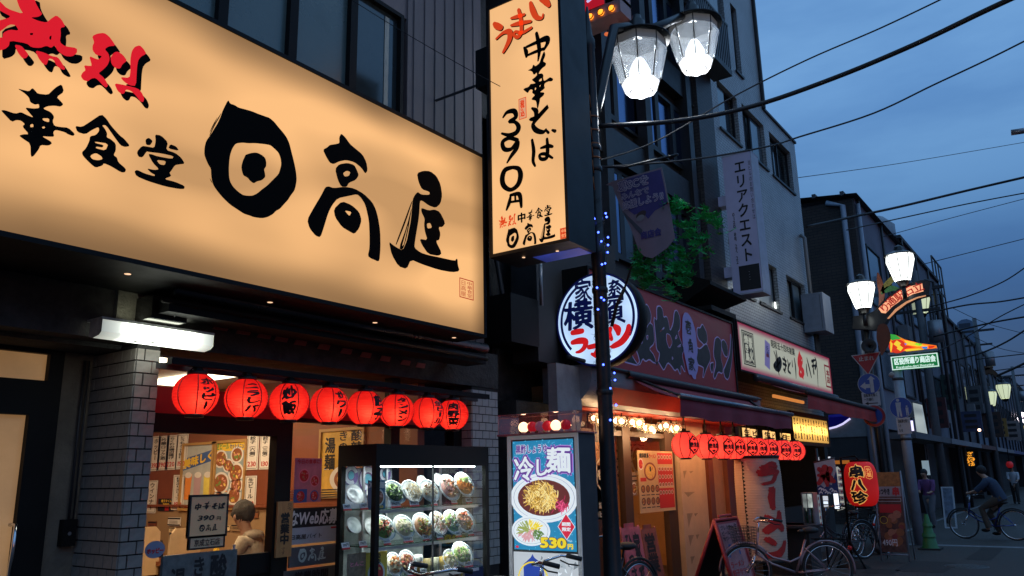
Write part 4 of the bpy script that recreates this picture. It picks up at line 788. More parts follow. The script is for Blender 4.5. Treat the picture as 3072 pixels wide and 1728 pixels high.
b=mb(M('grimy end cap',(.4,.4,.36),.6,var=.4,scale=15));b.add(P0,[tuple(range(N))[::-1]]);b.add([p-Vector((.006,0,0))for p in P0],[tuple(range(N))[::-1]]);b.add([p+Vector((.004,0,0))for p in P1],[tuple(range(N))]);b.box((xa-.006,4.915,zb),(xb+.006,5.1,zb+.016));b.build('housing',wl)
b=mb(M('dead insects and dust',(.12,.12,.10),.9,var=.3))
for u in(410,462,515,568):
    q=onY(u,1018+(u-410)*.06,4.93);b.ball((q.x,4.945,q.z-.012),.012,5,(1.6,.3,.35));b.mark()
b.build_each('dust',wl)
lamp('AREA',((xa+xb)/2,4.9,(za+zb)/2),.7,(.93,1,.9),.5,(math.radians(90),0,0),.05,name='tube_glow')
lamp('AREA',((xa+xb)/2,4.99,zb+.04),.3,(.95,1,.8),.5,(math.radians(180),0,0),.06,name='tube_glow_up')
lamp('AREA',((xa+xb)/2,4.99,za-.05),.35,(.93,1,.9),.5,None,.06,name='tube_glow_down')
# ---------------------------------------------------------------- glass display case with plastic food
CX0,CX1,CY0,CY1=4.53,5.97,4.55,4.98
F455=FY(CY0)
dc=thing('display_case','black framed glass display case lit white inside with three shelves of sample dishes','display case',(5.2,4.75,0))
zt1=F455.at(1135,1331)[1];zt0=F455.at(1135,1396)[1]
mb(BLK).box((CX0,CY0,zt0),(CX1,CY1,zt1)).build('header',dc)
b=mb(BLK)
for(x,y)in((CX0,CY0),(CX1-.045,CY0),(CX0,CY1-.045),(CX1-.045,CY1-.045)):b.box((x,y,.35),(x+.045,y+.045,zt0))
b.box((CX0,CY0,0),(CX1,CY1,.35));b.build('frame',dc)
CG=MG('display case glass',(.96,.98,.97),.08)
for nm,a in(('glass_pane',((CX0+.045,CY0+.01,.35),(F455.at(1302,1500)[0]-.002,CY0+.014,zt0))),('glass_pane',((F455.at(1302,1500)[0]+.002,CY0+.016,.35),(CX1-.045,CY0+.02,zt0))),('glass_pane',((CX0+.01,CY0+.045,.35),(CX0+.014,CY1-.045,zt0)))):mb(CG).box(*a).build(nm,dc)
xm=F455.at(1302,1500)[0];mb(DARKM).box((xm-.004,CY0+.004,.35),(xm+.004,CY0+.02,zt0)).build('pane_joint',dc)
SH=[]
for(u,v)in((1135,1530),(1133,1642),(1133,1750)):SH.append(FY(CY0+.06).at(u,v)[1])
for z in SH:
    mb(MG('shelf glass',(.85,.97,.92),1.0,cover=.12,ccol=(.4,.6,.5))).box((CX0+.03,CY0+.05,z),(CX1-.04,CY1-.04,z+.008)).build('shelf',dc)
    mb(ALU).box((CX0+.04,CY0+.045,z-.026),(CX1-.1,CY0+.06,z-.002)).build('shelf_rail',dc)
b=mb(ALU)
for x in(4.78,5.05,5.75):b.box((x,CY1-.035,.35),(x+.02,CY1-.02,zt0))
b.build('upright',dc)
CL=M('cool white tube',(.95,.95,1),.4,var=0,emit=9,ecol=(.85,.97,1));b=mb(CL);b.box((CX0+.1,CY0+.08,zt0-.012),(CX1-.1,CY0+.11,zt0-.002));b.build('light_tube',dc)
for z,e in((zt0-.02,5.5),(SH[0]-.012,4),(SH[1]-.012,4)):lamp('AREA',((CX0+CX1)/2,CY0+.12,z),e,(.86,.97,1),1.2,None,.05,name='case_light')
mb(M('added pale backing',(.30,.32,.32),.5,var=.35,scale=6)).rect(FY(CY1-.008),CX0+.03,.36,5.55,SH[0]-.01).build('back_panel',dc);mb(M('case back print',(.30,.34,.42),.5,var=.5,scale=5)).rect(FY(CY1-.01),CX0+.03,SH[0]+.0,5.14,zt0-.01).build('back_panel',dc)  # pale backing added behind the lower shelves to brighten the case
F=FY(CY1-.014);b=mb(M('white swirl print',(.7,.72,.8),.5,var=0))
for(x,z,r0)in((4.66,zt0-.07,.07),(4.85,zt0-.1,.09),(5.05,zt0-.06,.06)):b.use(M('violet print edge',(.15,.08,.3),.5,var=0)).ring(F,x,z,r0*.5,r0*1.15,.002);b.use(M('white swirl print',(0,0,0))).ring(F,x,z,r0*.6,r0*1.05,.004,a0=20,a1=300);b.use(M('aqua print',(.1,.45,.6),.5,var=0)).disc(F,x,z,r0*.45,h=.003)
b.build('back_poster',dc)
DISH=M('white glazed dish',(.60,.60,.58),.25,var=.03);RIMB=M('blue rim pattern',(.2,.28,.3),.3,var=.5,scale=60)
FC={'green':(.20,.32,.06),'lgreen':(.45,.62,.18),'dgreen':(.05,.10,.03),'noodle':(.65,.46,.18),'brown':(.26,.12,.05),'orange':(.6,.2,.04),'white':(.75,.72,.62),'red':(.55,.08,.04),'pink':(.6,.3,.25),'yolk':(.75,.45,.08),'dark':(.04,.03,.03),'cream':(.7,.6,.4)}
FMAT={k:M('sample food '+k,[x*.8 for x in c],.4,var=.3,scale=70)for k,c in FC.items()}
def food_plate(i,u,v,ru,rv,cols,label,mode='chunk',y=None,egg=False,lean=22,bowl=False):
    y=y or CY0+.13;F0=FY(y);cx,cz=F0.at(u,v);a1_,b1_=F0.at(u+ru,v);a2_,b2_=F0.at(u,v-rv);rx=abs(a1_-cx)*1.14;rz=abs(b2_-cz)*1.1
    t=thing('sample_dish',label,'sample dish',(cx,y,cz),'sample dishes in the display case');ln=math.radians(lean)
    rolla=math.radians(-10);U=Vector((math.cos(rolla),0,math.sin(rolla)));V0=Vector((-math.sin(rolla),0,math.cos(rolla)));V=V0*math.cos(ln)+Vector((0,1,0))*math.sin(ln)
    P=Fr((cx,y,cz),U,V)
    def lathe_el(b,prof,n=32):
        vs=[P(r*rx*math.cos(2*math.pi*k/n),r*rz*math.sin(2*math.pi*k/n),h)for r,h in prof for k in range(n)]
        b.smooth=True;b.add(vs,[(j*n+k,j*n+(k+1)%n,(j+1)*n+(k+1)%n,(j+1)*n+k)for j in range(len(prof)-1)for k in range(n)]);b.smooth=False
    b=mb(DISH);lathe_el(b,[(.001,-.02),(.5,-.03),(.52,-.018),(1.0,.008),(1.0,.014),(.82,.004),(.6,-.008),(.001,-.012)]);b.use(RIMB);lathe_el(b,[(.95,.0125),(.88,.0085)],32);b.build('plate',t)
    b=MB();rnd=random.Random(i*7+3)
    if mode=='noodle':
        for k in range(110):
            th,q=rnd.uniform(0,6.28),math.sqrt(rnd.random())*.62;x,z=rx*q*math.cos(th),rz*q*math.sin(th)-rz*.05;d=rnd.uniform(0,6.28);l=.022
            h=.012+.03*(1-q);b.use(FMAT[cols[k%len(cols)]]).tube([P(x,z,h),P(x+l*math.cos(d),z+l*math.sin(d),h+.008),P(x+l*1.7*math.cos(d+.7),z+l*1.7*math.sin(d+.7),h)],.0022,4)
    else:
        for k in range(90):
            th,q=rnd.uniform(0,6.28),math.sqrt(rnd.random())*.66;x,z=rx*q*math.cos(th),rz*q*math.sin(th)
            if mode=='half':c_=cols[0]if z>.1*rz else cols[1]
            elif mode=='rows':c_=cols[int((z/rz+.7)*4)%2]
            else:c_=rnd.choice(cols)
            s=rnd.uniform(.007,.015);h=.005+.028*(1-q*q);vs=[]
            ax=[Vector((rnd.uniform(-1,1),rnd.uniform(-1,1),rnd.uniform(-1,1))).normalized()for _ in range(3)];c3=P(x,z,h)
            pts=[c3+ax[0]*s*1.4,c3-ax[0]*s*1.2,c3+ax[1]*s,c3-ax[1]*s,c3+ax[2]*s*.7,c3-ax[2]*s*.7];b.use(FMAT[c_]).add(pts,[(0,2,4),(2,1,4),(1,3,4),(3,0,4),(2,0,5),(1,2,5),(3,1,5),(0,3,5)])
        b.use(FMAT[cols[-1]]);b.smooth=True;lathe_el(b,[(.72,.0),(.5,.016),(.25,.026),(.001,.03)],20);b.smooth=False
    fo=b.build('food',t);fo['kind']='stuff'
    if mode=='half':bb=mb(FMAT['lgreen']);bb.ball(P(0,rz*.35,.02),rz*.36,8,(1.1,.6,1));bb.build('shredded_cabbage',t)
    if egg:mb(FMAT['white']).ball(P(rx*.3,rz*.12,.045),.017,8,(1,.7,1.15)).build('egg',t)
    return t,rx,rz,cx,cz
def price_card(x,y,z,w=.07,blue=False,k=0):
    b=mb(WHITEP);F=Fr((x,y,z),(1,0,0),(0,.35,1));b.fb(F,-w/2,.012,w/2,.05,-.002,0);b.use(REDINK).fb(F,-w/2,0,w/2,.012,-.006,.003)
    b.use(INK if not blue else BLUINK).text(F,'390円',-w*.42,.047,w*.42,.018,bold=.02,h=.001)
    return solo(b,'price_card','small white price card with a red foot, '+k,'price card','price cards in the display case')
Z4=lambda x,y:(1020+x*.2816,1320+y*.2816)
PL=[(575,560,108,122,['green','white','lgreen','dgreen'],'sample salad dish, leftmost of the front row on the top shelf','chunk',0),(757,552,98,118,['noodle','cream'],'sample dish of pale fried noodles on the top shelf','noodle',0),
      (942,545,96,118,['brown','cream','white'],'sample dish of brown meat slices, middle of the top shelf','chunk',0),(1158,512,98,138,['brown','orange','dgreen','pink'],'sample dish of mixed meat and greens with an egg on the top shelf','chunk',1),(1320,480,92,130,['lgreen','orange'],'sample dish with a green cabbage ball over orange chicken, right end of the top shelf','half',0),
      (455,945,118,135,['orange','dark','red','green'],'sample noodle bowl with an egg behind the case corner post, middle shelf','chunk',1),(675,930,100,125,['cream','white','lgreen','cream'],'sample dish of pale soup noodles with dark seaweed, middle shelf','chunk',0),(880,925,104,142,['orange','yolk','green','brown'],'sample dish of orange stir fry with an egg, centre of the middle shelf','chunk',1),
      (1035,890,84,125,['orange','noodle','green','pink'],'sample dish of orange noodles behind the glass joint, middle shelf','noodle',1),(1195,880,92,130,['brown','dgreen','white','green'],'sample dish of dark greens and white sprouts, middle shelf','chunk',0),(1325,865,92,130,['red','orange','brown'],'sample dish of red spicy stir fry, right end of the middle shelf','chunk',0),
      (570,1330,78,125,['orange','cream'],'sample plate of fried dumplings in rows, bottom shelf','rows',0),(712,1310,84,130,['red','noodle','pink','brown'],'sample dish with bright red ginger, bottom shelf','chunk',0),(1185,1280,84,110,['noodle','lgreen','cream'],'sample dish of pale cutlet and cabbage, bottom shelf','chunk',0),(1300,1215,100,125,['lgreen','cream','pink','green'],'sample dish of green vegetable stir fry, right end of the bottom shelf','chunk',0)]
for i,(x,y,rx_,ry_,cols,lab,mode,egg)in enumerate(PL):
    u,v=Z4(x,y);food_plate(i,u,v,rx_*.2816,ry_*.2816,cols,lab,mode,egg=bool(egg))
for i,(x,y,r_,lab)in enumerate(((100,600,110,'top shelf by the left end glass'),(300,610,95,'top shelf behind the blue menu card'),(90,930,90,'middle shelf by the left end glass'),(285,950,105,'middle shelf left of the corner post'),(815,470,85,'top shelf behind the noodles'),(990,440,80,'top shelf behind the brown meat dish'),(600,870,60,'middle shelf behind the pale noodles'))):
    u,v=Z4(x,y);F0=FY(CY0+.30);cx,cz=F0.at(u,v);r=r_*.2816/360;b=mb(DISH)
    b.lathe([(.001,.0),(r*.4,.0),(r*.42,-.02),(r*.5,.0),(r,.035),(r*.99,.04),(r*.5,.008),(.001,.006)],32,(0,0,0),'Z');A=Matrix.Rotation(math.radians(62),3,'X')if i<4 else Matrix.Rotation(math.radians(70),3,'X')
    b.v=[tuple((A@Vector(p))+Vector((cx,CY0+.27,cz)))for p in b.v];solo(b,'white_bowl','plain white bowl seen from outside, '+lab,'bowl','white bowls at the back of the display case')
CARDS=[(600,690,0),(800,690,0),(1010,680,0),(1225,640,0),(1380,630,0),(510,1080,1),(735,1060,0),(925,1030,0),(1070,1010,0),(1270,1000,0),(1400,985,0),(780,1440,0),(900,1410,0),(1150,1375,0),(1245,1360,0),(1375,1340,0),(85,720,0),(265,715,0),(70,1105,0),(255,1085,0)]
for k,(x,y,bl_)in enumerate(CARDS):
    u,v=Z4(x,y);F0=FY(CY0+.075);cx,cz=F0.at(u,v);s_=SH[0]if y<760 else SH[1]if y<1150 else SH[2]
    nm=['top','middle','bottom'][0 if y<760 else 1 if y<1150 else 2]
    price_card(cx,CY0+.075,s_+.009,.11 if x in(735,780,1375,600,800)else .075,bl_,f'{nm} shelf, '+(['first','second','third','fourth','fifth','first','second','third','fourth','fifth','sixth','first','second','third','fourth','fifth','first','second','first','second'][k])+(' in the front row' if k<16 else ' behind the end glass'))
# beer mug, glasses, blue menu card in the case
mx_,mz_=FY(CY0+.15).at(*Z4(828,1300));m=thing('beer_mug','sample beer mug with white foam on the bottom shelf','mug',(mx_,CY0+.15,SH[2]+.009));zb_=SH[2]+.009
mb(M('sample beer',(.45,.22,.04),.15,var=.1)).lathe([(.001,zb_),(.038,zb_),(.042,zb_+.10),(.001,zb_+.10)],16,(mx_,CY0+.15,0)).build('beer',m);mb(FMAT['white']).lathe([(.043,zb_+.10),(.046,zb_+.125),(.036,zb_+.15),(.001,zb_+.155)],16,(mx_,CY0+.15,0)).build('foam',m);mb(DISH).tube([(mx_+.042,CY0+.15,zb_+.03),(mx_+.07,CY0+.15,zb_+.05),(mx_+.042,CY0+.15,zb_+.09)],.006).build('handle',m)
for k,(x,c)in enumerate(((925,'noodle'),(1010,'cream'),(1095,'yolk'))):
    gx,gz=FY(CY0+.15).at(*Z4(x,1300));t=thing('glass_tumbler',['sample tumbler of amber drink beside the beer mug','sample tumbler of pale drink behind the glass joint','sample tumbler of yellow drink next to the cutlet dish'][k],'glass',(gx,CY0+.15,zb_),'sample drinks in the display case');mb(FMAT[c]).lathe([(.001,zb_),(.03,zb_),(.033,zb_+.11),(.001,zb_+.11)],14,(gx,CY0+.15,0)).build('drink',t);mb(CG).lathe([(.034,zb_),(.037,zb_+.135)],14,(gx,CY0+.15,0)).build('glass',t)
def card(u0,v0,u1,v1,y,name,label,paint):
    F0=FY(y);(a0,b1),(a1,b0)=F0.at(u0,v0),F0.at(u1,v1);b=MB();b.use(ALU).fb(F0,a0,b0,a1,b1,-.004,0);paint(b,F0,a0,b0,a1,b1,a1-a0,b1-b0);solo(b,name,label,'menu card')
def cdp(b,F,a0,b0,a1,b1,w,h):
    b.use(M('teal card',(.04,.16,.28),.5,var=.3,scale=20)).rect(F,a0,b0,a1,b1,.001);b.use(WHITEP).text(F,'冷し麺',a0+w*.05,b1-h*.05,a1-w*.05,b1-h*.28,bold=.06,h=.002);dish(b,F,a0+w*.6,b0+h*.4,w*.35,.002,FOODM,n=10);b.use(YELINK).text(F,'530',a0+w*.3,b0+h*.14,a1-w*.1,b0+h*.02,bold=.05,h=.003)
card(*Z4(300,430),*Z4(478,732),CY0+.1,'menu_card','small blue cold noodle menu card standing on the top shelf',cdp)
def cdp2(b,F,a0,b0,a1,b1,w,h):
    b.use(M('dull pink green card',(.22,.16,.10),.5,var=.5,scale=25)).rect(F,a0,b0,a1,b1,.001);b.use(PNKINK).text(F,'とんこ',a0+w*.1,b1-h*.35,a1-w*.1,b1-h*.55,bold=.04,h=.002)
card(*Z4(80,1215),*Z4(272,1449),CY0+.1,'menu_card','dull pink and green menu card by the left end glass, bottom shelf',cdp2)
def cdp3(b,F,a0,b0,a1,b1,w,h):
    b.use(YELINK).rect(F,a0,b0,a1,b1,.001);b.use(INK).text(F,'酸辣',a0+w*.38,b1-h*.05,a0+w*.7,b1-h*.5,bold=.02,vertical=True,h=.002);dish(b,F,a0+w*.5,b0+h*.15,w*.4,.002,[REDINK,ORAINK,FOODM[1]],n=12)
card(*Z4(275,1205),*Z4(498,1449),CY0+.1,'menu_card','yellow hot and sour noodle card behind the corner post, bottom shelf',cdp3)
# ---------------------------------------------------------------- projecting vertical sign
XV=5.75;FV=FX(XV);vs_=thing('projecting_sign','tall projecting backlit sign in amber with red and black brush writing and 390 yen','sign',(XV,3.9,3.6))
AMB2=M('backlit amber panel',(.85,.5,.22),.5,var=0,emit=.88,ecol=(1,.55,.23),evar=.13,escale=1.2);AMB2.node_tree.nodes['Principled BSDF'].inputs['Base Color'].default_value=(.25,.16,.08,1)
V0_,V1_,VB,VT=3.48,4.30,3.64,6.20
mb(AMB2).rect(FV,-V1_,VB,-V0_,VT,0).build('sign_face',vs_)
b=mb(M('satin black steel',(.012,.012,.013),.4,0,var=.1,spec=.25));b.box((XV+.002,V0_-.02,VB-.035),(XV+.46,V1_+.035,VT+.03));b.frame(FV,-V1_-.035,VB-.035,-V0_+.022,VT+.03,.03,-.002,.014);b.build('sign_case',vs_)
b=mb(M('blue lit acrylic strip',(.05,.1,.5),.4,var=.1,emit=.16,ecol=(.06,.12,.9),evar=.4,escale=6));b.box((XV+.22,V0_+.02,VB-.039),(XV+.45,V0_+.52,VB-.036));b.build('blue_underlight',vs_)
for(u,v)in((1571,772),(1672,753)):q=onZ(u,v,VB-.04);d=mb(M('downlight lens',(.8,.7,.6)));d.lathe([(.001,-.004),(.014,-.004),(.015,0)],12,tuple(q));d.build('pinhole_lamp',vs_)
ZV=lambda x,y:(1400+x*.5964,y*.5964)
va=lambda x,y:FV.at(*ZV(x,y))
VRED=M('vermilion sign ink',(.5,.05,.01),.6,var=0,emit=.62,ecol=(.95,.07,.01));VBLK=M('sign black lettering',(0,0,0))
def st(b,pts,h=.003,k=.00052):return b.ribbon(FV,[(*va(x,y),w*k*1.75*.5964/.40*1.6)for x,y,w in pts],h=h,steps=5)
for dd_,m_,hh_ in(((4,4),VBLK,.002),((0,0),VRED,.004)):
    b=mb(m_);S=lambda pts:b.ribbon(FV,[(*va(x+dd_[0],y+dd_[1]),w*.0031)for x,y,w in pts],h=hh_,steps=5)
    S([(140,120,14),(152,130,22),(172,140,20)]);S([(150,195,8),(185,165,12),(215,160,20),(218,190,20),(205,225,16),(185,262,10)])
    b.mark();S([(225,92,8),(255,84,14),(290,74,10)]);S([(225,128,8),(265,118,16),(322,108,10)]);S([(262,50,12),(272,90,14),(276,150,14),(262,185,14),(240,180,10),(245,160,10),(280,165,12),(325,140,10)])
    b.mark();S([(322,15,12),(332,50,20),(350,85,18),(378,92,10),(385,72,6)]);S([(372,0,10),(398,8,22),(414,28,14)]);b.build_each('red_brush_character' if m_ is VRED else 'brush_shadow',vs_)
b=mb(VBLK);S=lambda pts:b.ribbon(FV,[(*va(x,y),w*.0030)for x,y,w in pts],h=.003,steps=5)
S([(290,240,8),(300,262,16),(302,285,10)]);S([(300,238,10),(350,215,14),(400,195,22),(408,215,16),(390,250,10)]);S([(300,282,8),(345,262,12),(392,245,12)]);S([(352,168,12),(362,215,16),(366,260,14),(360,306,6)])
b.mark();(a0,b1),(a1,b0)=va(283,300),va(440,520);stamp(b,FV,['ka'],a0,b0,a1,b1,.003)
b.mark();S([(330,545,8),(350,560,18),(345,590,12),(320,600,10),(350,595,14),(410,535,14),(370,585,10),(335,625,14),(350,655,18),(385,665,14),(400,650,6)]);S([(400,655,8),(412,668,10)]);S([(432,655,8),(445,660,12)])
b.mark();S([(330,705,10),(338,760,14),(335,810,12),(345,835,8)]);S([(375,745,8),(410,735,14),(432,738,10)]);S([(405,700,10),(408,750,14),(402,795,14),(375,800,12),(368,780,10),(395,775,12),(432,795,8)])
b.mark();S([(185,590,8),(205,565,14),(240,560,18),(248,590,16),(215,612,12),(245,615,12),(262,640,18),(250,668,18),(215,680,14),(178,672,8)])
b.mark();S([(255,705,14),(215,695,14),(182,715,16),(190,750,16),(225,750,14),(256,712,14),(252,745,18),(225,785,14),(205,818,7)])
b.mark();S([(235,842,12),(195,855,18),(180,895,20),(188,935,18),(222,955,14),(258,930,18),(272,885,20),(262,850,16),(232,842,12)])
b.mark();S([(222,985,8),(215,1020,14),(202,1055,8)]);S([(222,982,10),(258,975,14),(270,990,16),(276,1040,10)]);S([(245,985,8),(246,1012,8)]);S([(214,1018,8),(268,1010,9)])
def blk(names,x0,y0,x1,y1,m=None):(a0,b1),(a1,b0)=va(x0,y0),va(x1,y1);stamp(b,FV,names,a0,b0,a1,b1,.003)
b.mark();(a0,b1),(a1,b0)=va(255,1075),va(300,1115);b.text(FV,'中',a0,b1,a1,b0,bold=.05,h=.003)
b.mark();blk(['ka'],300,1060,342,1110);b.mark();blk(['shoku'],345,1048,385,1095);b.mark();blk(['dou'],390,1035,432,1080);b.mark();blk(['nichi'],198,1155,265,1242);b.mark();blk(['kou'],280,1128,352,1228);b.mark();blk(['ya'],362,1100,448,1205);b.build_each('black_brush_character',vs_)
b=mb(VRED);blk(['netsu'],163,1090,205,1142);b.mark();blk(['retsu'],208,1082,250,1130);b.mark();(a0,b1),(a1,b0)=va(470,1150),va(512,1195);b.rect(FV,a0,b0,a1,b1,.002);b.use(AMB2).text(FV,'中華\n食堂',a0+.01,b1-.01,a1-.01,b0+.01,h=.003)
b.mark();(a0,b1),(a1,b0)=va(262,500),va(302,592);b.use(M('tax note paper',(.6,.4,.25),.6,var=0,emit=.6,ecol=(1,.5,.25))).rect(FV,a0,b0,a1,b1,.0022);b.use(VRED).frame(FV,a0,b0,a1,b1,.006,.001,.0035).text(FV,'税込',a0+.02,b1-.02,a1-.02,b0+.02,bold=.05,vertical=True,h=.004);b.build_each('red_small_writing',vs_)
mb(BLK).box((XV+.04,4.336,5.42),(XV+.36,4.52,5.84)).build('mounting_bracket',vs_);mb(DARKM).box((XV+.3,4.52,5.62),(XV+.32,5.3,5.64)).build('mounting_arm',vs_);mb(BLK).box((XV+.18,4.336,3.9),(XV+.3,5.3,4.0)).build('mounting_arm',vs_)
# ================================================================ dark glass building over the second ramen shop
BX0,BXC,BXE=7.0,13.42,14.22
bB=thing('glass_building','dark building with tall sky-reflecting windows above the dark red ramen sign','building',(11,5.5,0))
b=mb(M('dark brown cladding',(.035,.032,.032),.6,var=.25,scale=2));b.box((7.9,5.42,2.9),(BXC,12,22));b.box((7.0,6.6,0),(7.9,12,22));b.use(CONCD).box((6.92,5.6,0),(7.4,12,16));b.build('wall',bB)
SKYG=M('sky reflecting window glass',(.20,.25,.36),.06,1,var=.05,spec=1.0,scale=.7);SKYG.node_tree.nodes['Principled BSDF'].inputs['IOR'].default_value=2.1;SKYG.node_tree.nodes['Principled BSDF'].inputs['Specular Tint'].default_value=(.6,.72,1,1)
MF=M('dark bronze mullion',(.016,.016,.017),.45,.3,var=.15)
FB=FY(5.40)
cols_=[7.95,8.9,9.75,10.45,11.2,12.0,12.62,13.38];rows_=[4.75,6.2,7.0,8.2,9.05,10.4,11.2,12.6,13.4,15.2]
for i in range(len(cols_)-1):
    for j in range(len(rows_)-1):
        if rows_[j+1]-rows_[j]<1:continue
        fr=mb(MF).frame(FB,cols_[i],rows_[j],cols_[i+1],rows_[j+1],.05 if i%2 else .09,0,.07).build('window_frame',bB)
        mb(SKYG if(i,j)not in((3,0),(4,0))else M('dark unlit glass',(.012,.012,.014),.1,var=0,spec=.6)).rect(Fr((0,5.37-.002*random.random(),0),(1,random.uniform(-.004,.004),0),(0,random.uniform(-.003,.003),1)),cols_[i]+.05,rows_[j]+.05,cols_[i+1]-.05,rows_[j+1]-.05,0).build('pane',fr)
b=mb(MF)
for x in(9.72,11.15,12.95):b.box((x,5.16,4.6),(x+.2,5.42,20))
for z in(6.24,8.4,10.6):b.box((7.9,5.22,z),(BXC,5.42,z+.5))
b.build('ribs',bB)
b=mb(MBrick('dark brick pier',(.055,.05,.048),(.04,.038,.038),(.015,.015,.015),.21,.065,.008));b.box((BXC,5.14,2.9),(BXE-.002,5.9,20));b.build('brick_pier',bB)
b=mb(BLK);b.box((12.3,4.75,4.22),(13.42,5.4,4.30));b.add([(12.2,4.7,4.62),(13.9,4.7,4.62),(13.4,5.4,4.3),(12.3,5.4,4.3),(12.2,4.7,4.68),(13.9,4.7,4.68),(13.4,5.4,4.98),(12.3,5.4,4.98)],[(0,1,2,3),(4,7,6,5),(0,4,5,1),(1,5,6,2),(3,2,6,7),(0,3,7,4)]);b.build('vent_hood',bB)
bal=thing('balcony','dark steel balcony with a slatted railing high on the glass building','balcony',(13.2,4.9,10))
b=mb(MF);b.box((12.4,4.75,9.3),(14.4,5.14,9.42)).box((12.4,4.75,10.4),(14.4,4.79,10.45));b.build('slab',bal)
b=mb(M('railing slat',(.06,.065,.075),.4,.4,var=.1))
for k in range(20):b.box((12.4+k*.103,4.755,9.42),(12.44+k*.103,4.775,10.4))
ro=b.build('railing',bal);ro['kind']='stuff'
# lower dark wall with pipes in the gap between the shops
gp=thing('alley_wall','dark concrete wall with pipes between the two ramen shops','wall',(7.4,5.4,0))
b=mb(CONCD);b.box((6.92,5.6,0),(8.3,5.9,6));b.box((7.35,5.2,0),(8.25,5.6,2.45));b.use(M('charcoal siding',(.03,.03,.032),.7,var=.3,scale=3)).box((7.6,5.05,2.9),(9.6,5.42,4.72));b.build('wall',gp)
for k,(x,r_)in enumerate(((7.02,.035),(7.12,.025),(7.3,.03))):mb(DARKM).tube([(x,5.5,0),(x,5.5,3.0),(x+.2*(k==2),5.45,3.6),(x,5.5,4.6),(x,5.5,6)],r_).build('pipe',gp)
mb(GREYM).tube([onY(1600,790,5.05)+Vector((0,-.1,0)),onY(1603,920,5.05)+Vector((0,-.1,0))],.022).build('steel_rod',gp)
mb(BLK).box((7.0,5.0,3.05),(7.55,5.4,3.6)).build('junction_box',gp)
# ---------------------------------------------------------------- dark red signboard
F47=FY(4.7);Z7=zoomed(1880,780,.2484)
rs=thing('shop_sign','unlit dark red signboard with huge black brush characters outlined in lilac','sign',(10.8,4.7,2.9))
rx0,rz0,rx1,rz1=8.2,2.90,13.0,4.07
RSM=M('dark red sign face',(.27,.02,.024),.45,var=.25,scale=.8,emit=.012,ecol=(.8,.08,.06));mb(RSM).box((rx0,4.7,rz0),(rx1,4.705,rz1)).build('sign_face',rs)
b=mb(BLK);b.box((rx0-.03,4.706,rz0-.03),(rx1+.03,5.3,rz1+.03));b.frame(F47,rx0-.03,rz0-.03,rx1+.03,rz1+.03,.03,0,.02);b.build('sign_case',rs)
LIL=M('lilac outline',(.30,.26,.48),.5,var=0,emit=.10,ecol=(.45,.42,1));BRK=M('dark brown lettering',(.022,.018,.018),.5,var=.1)
G7=[  # traced brush masses (zoomed pixels)
 [(-60,1215),(20,1205),(48,1120),(75,1190),(135,1275),(158,1225),(140,1150),(105,1060),(150,1000),(185,1020),(200,890),(270,765),(290,770),(315,800),(325,900),(330,1000),(260,1070),(330,1160),(360,1290),(385,1215),(400,1120),(360,1080),(350,930),(325,690),(365,740),(360,570),(400,560),(430,600),(440,700),(480,685),(500,750),(520,870),(560,780),(575,625),(605,610),(640,700),(640,830),(610,870),(640,960),(690,1080),(660,1150),(690,1260),(705,1360),(650,1250),(648,1390),(610,1300),(580,1335),(530,1260),(490,1230),(445,1330),(415,1280),(380,1220),(330,1240),(270,1190),(225,1220),(190,1180),(150,1270)],
 [(225,555),(240,540),(265,580),(290,660),(285,740),(240,800),(222,830),(240,780),(225,640)],
 [(850,820),(885,830),(910,775),(940,830),(965,890),(970,990),(930,1020),(905,990),(870,960),(848,900)],
 [(850,1060),(880,1085),(960,1005),(1000,1120),(1010,1200),(960,1300),(915,1440),(930,1300),(905,1280),(855,1260),(840,1180)],
 [(1060,960),(1095,930),(1135,970),(1140,1060),(1130,1180),(1160,1300),(1150,1370),(1100,1340),(1060,1440),(1045,1400),(1080,1250),(1045,1150)],
 [(1010,1250),(1050,1240),(1030,1370),(1005,1300)],
 [(1140,980),(1170,965),(1205,1020),(1220,1110),(1210,1170),(1175,1150),(1145,1060)],
 [(1250,890),(1268,960),(1275,1090),(1262,1250),(1225,1445),(1185,1420),(1165,1340),(1195,1270),(1240,1150),(1252,1000)]]
H7=[[[(230,910),(255,905),(250,960),(235,965)],[(400,860),(445,805),(450,830),(390,870)],[(575,945),(600,895),(605,940),(585,960)],[(600,1050),(650,1010),(645,1050),(615,1055)],[(470,880),(520,900),(550,1000),(510,1085),(470,980)],[(540,1160),(560,1190),(540,1210)]]]
def grow(p,d):
    n=len(p);ar=sum(p[i][0]*p[(i+1)%n][1]-p[(i+1)%n][0]*p[i][1]for i in range(n));s=1 if ar>0 else-1;q=[]
    for i in range(n):
        a,c_,e=Vector(p[i-1]),Vector(p[i]),Vector(p[(i+1)%n]);d1=(c_-a).normalized();d2=(e-c_).normalized();nn_=Vector((d1.y+d2.y,-(d1.x+d2.x)));nn_=nn_.normalized()if nn_.length>1e-6 else Vector((d1.y,-d1.x));q.append(tuple(c_+nn_*d*s))
    return q
bo,bi=mb(LIL),mb(BRK)
for k,P_ in enumerate(G7):
    L_=smooth([F47.at(*Z7(*q))for q in P_]);hs=[smooth([F47.at(*Z7(*q))for q in h])for h in(H7[0]if k==0 else[])]
    bo.poly(F47,grow(L_,.018),(),.002+k*.0002);bi.poly(F47,L_,(),.006+k*.0002)
    for h in hs:bo.poly(F47,h,(),.009);bi.use(RSM).poly(F47,grow(h,-.012),(),.0105);bi.use(BRK)
bo.build('letter_outline',rs);bi.build('brush_lettering',rs)
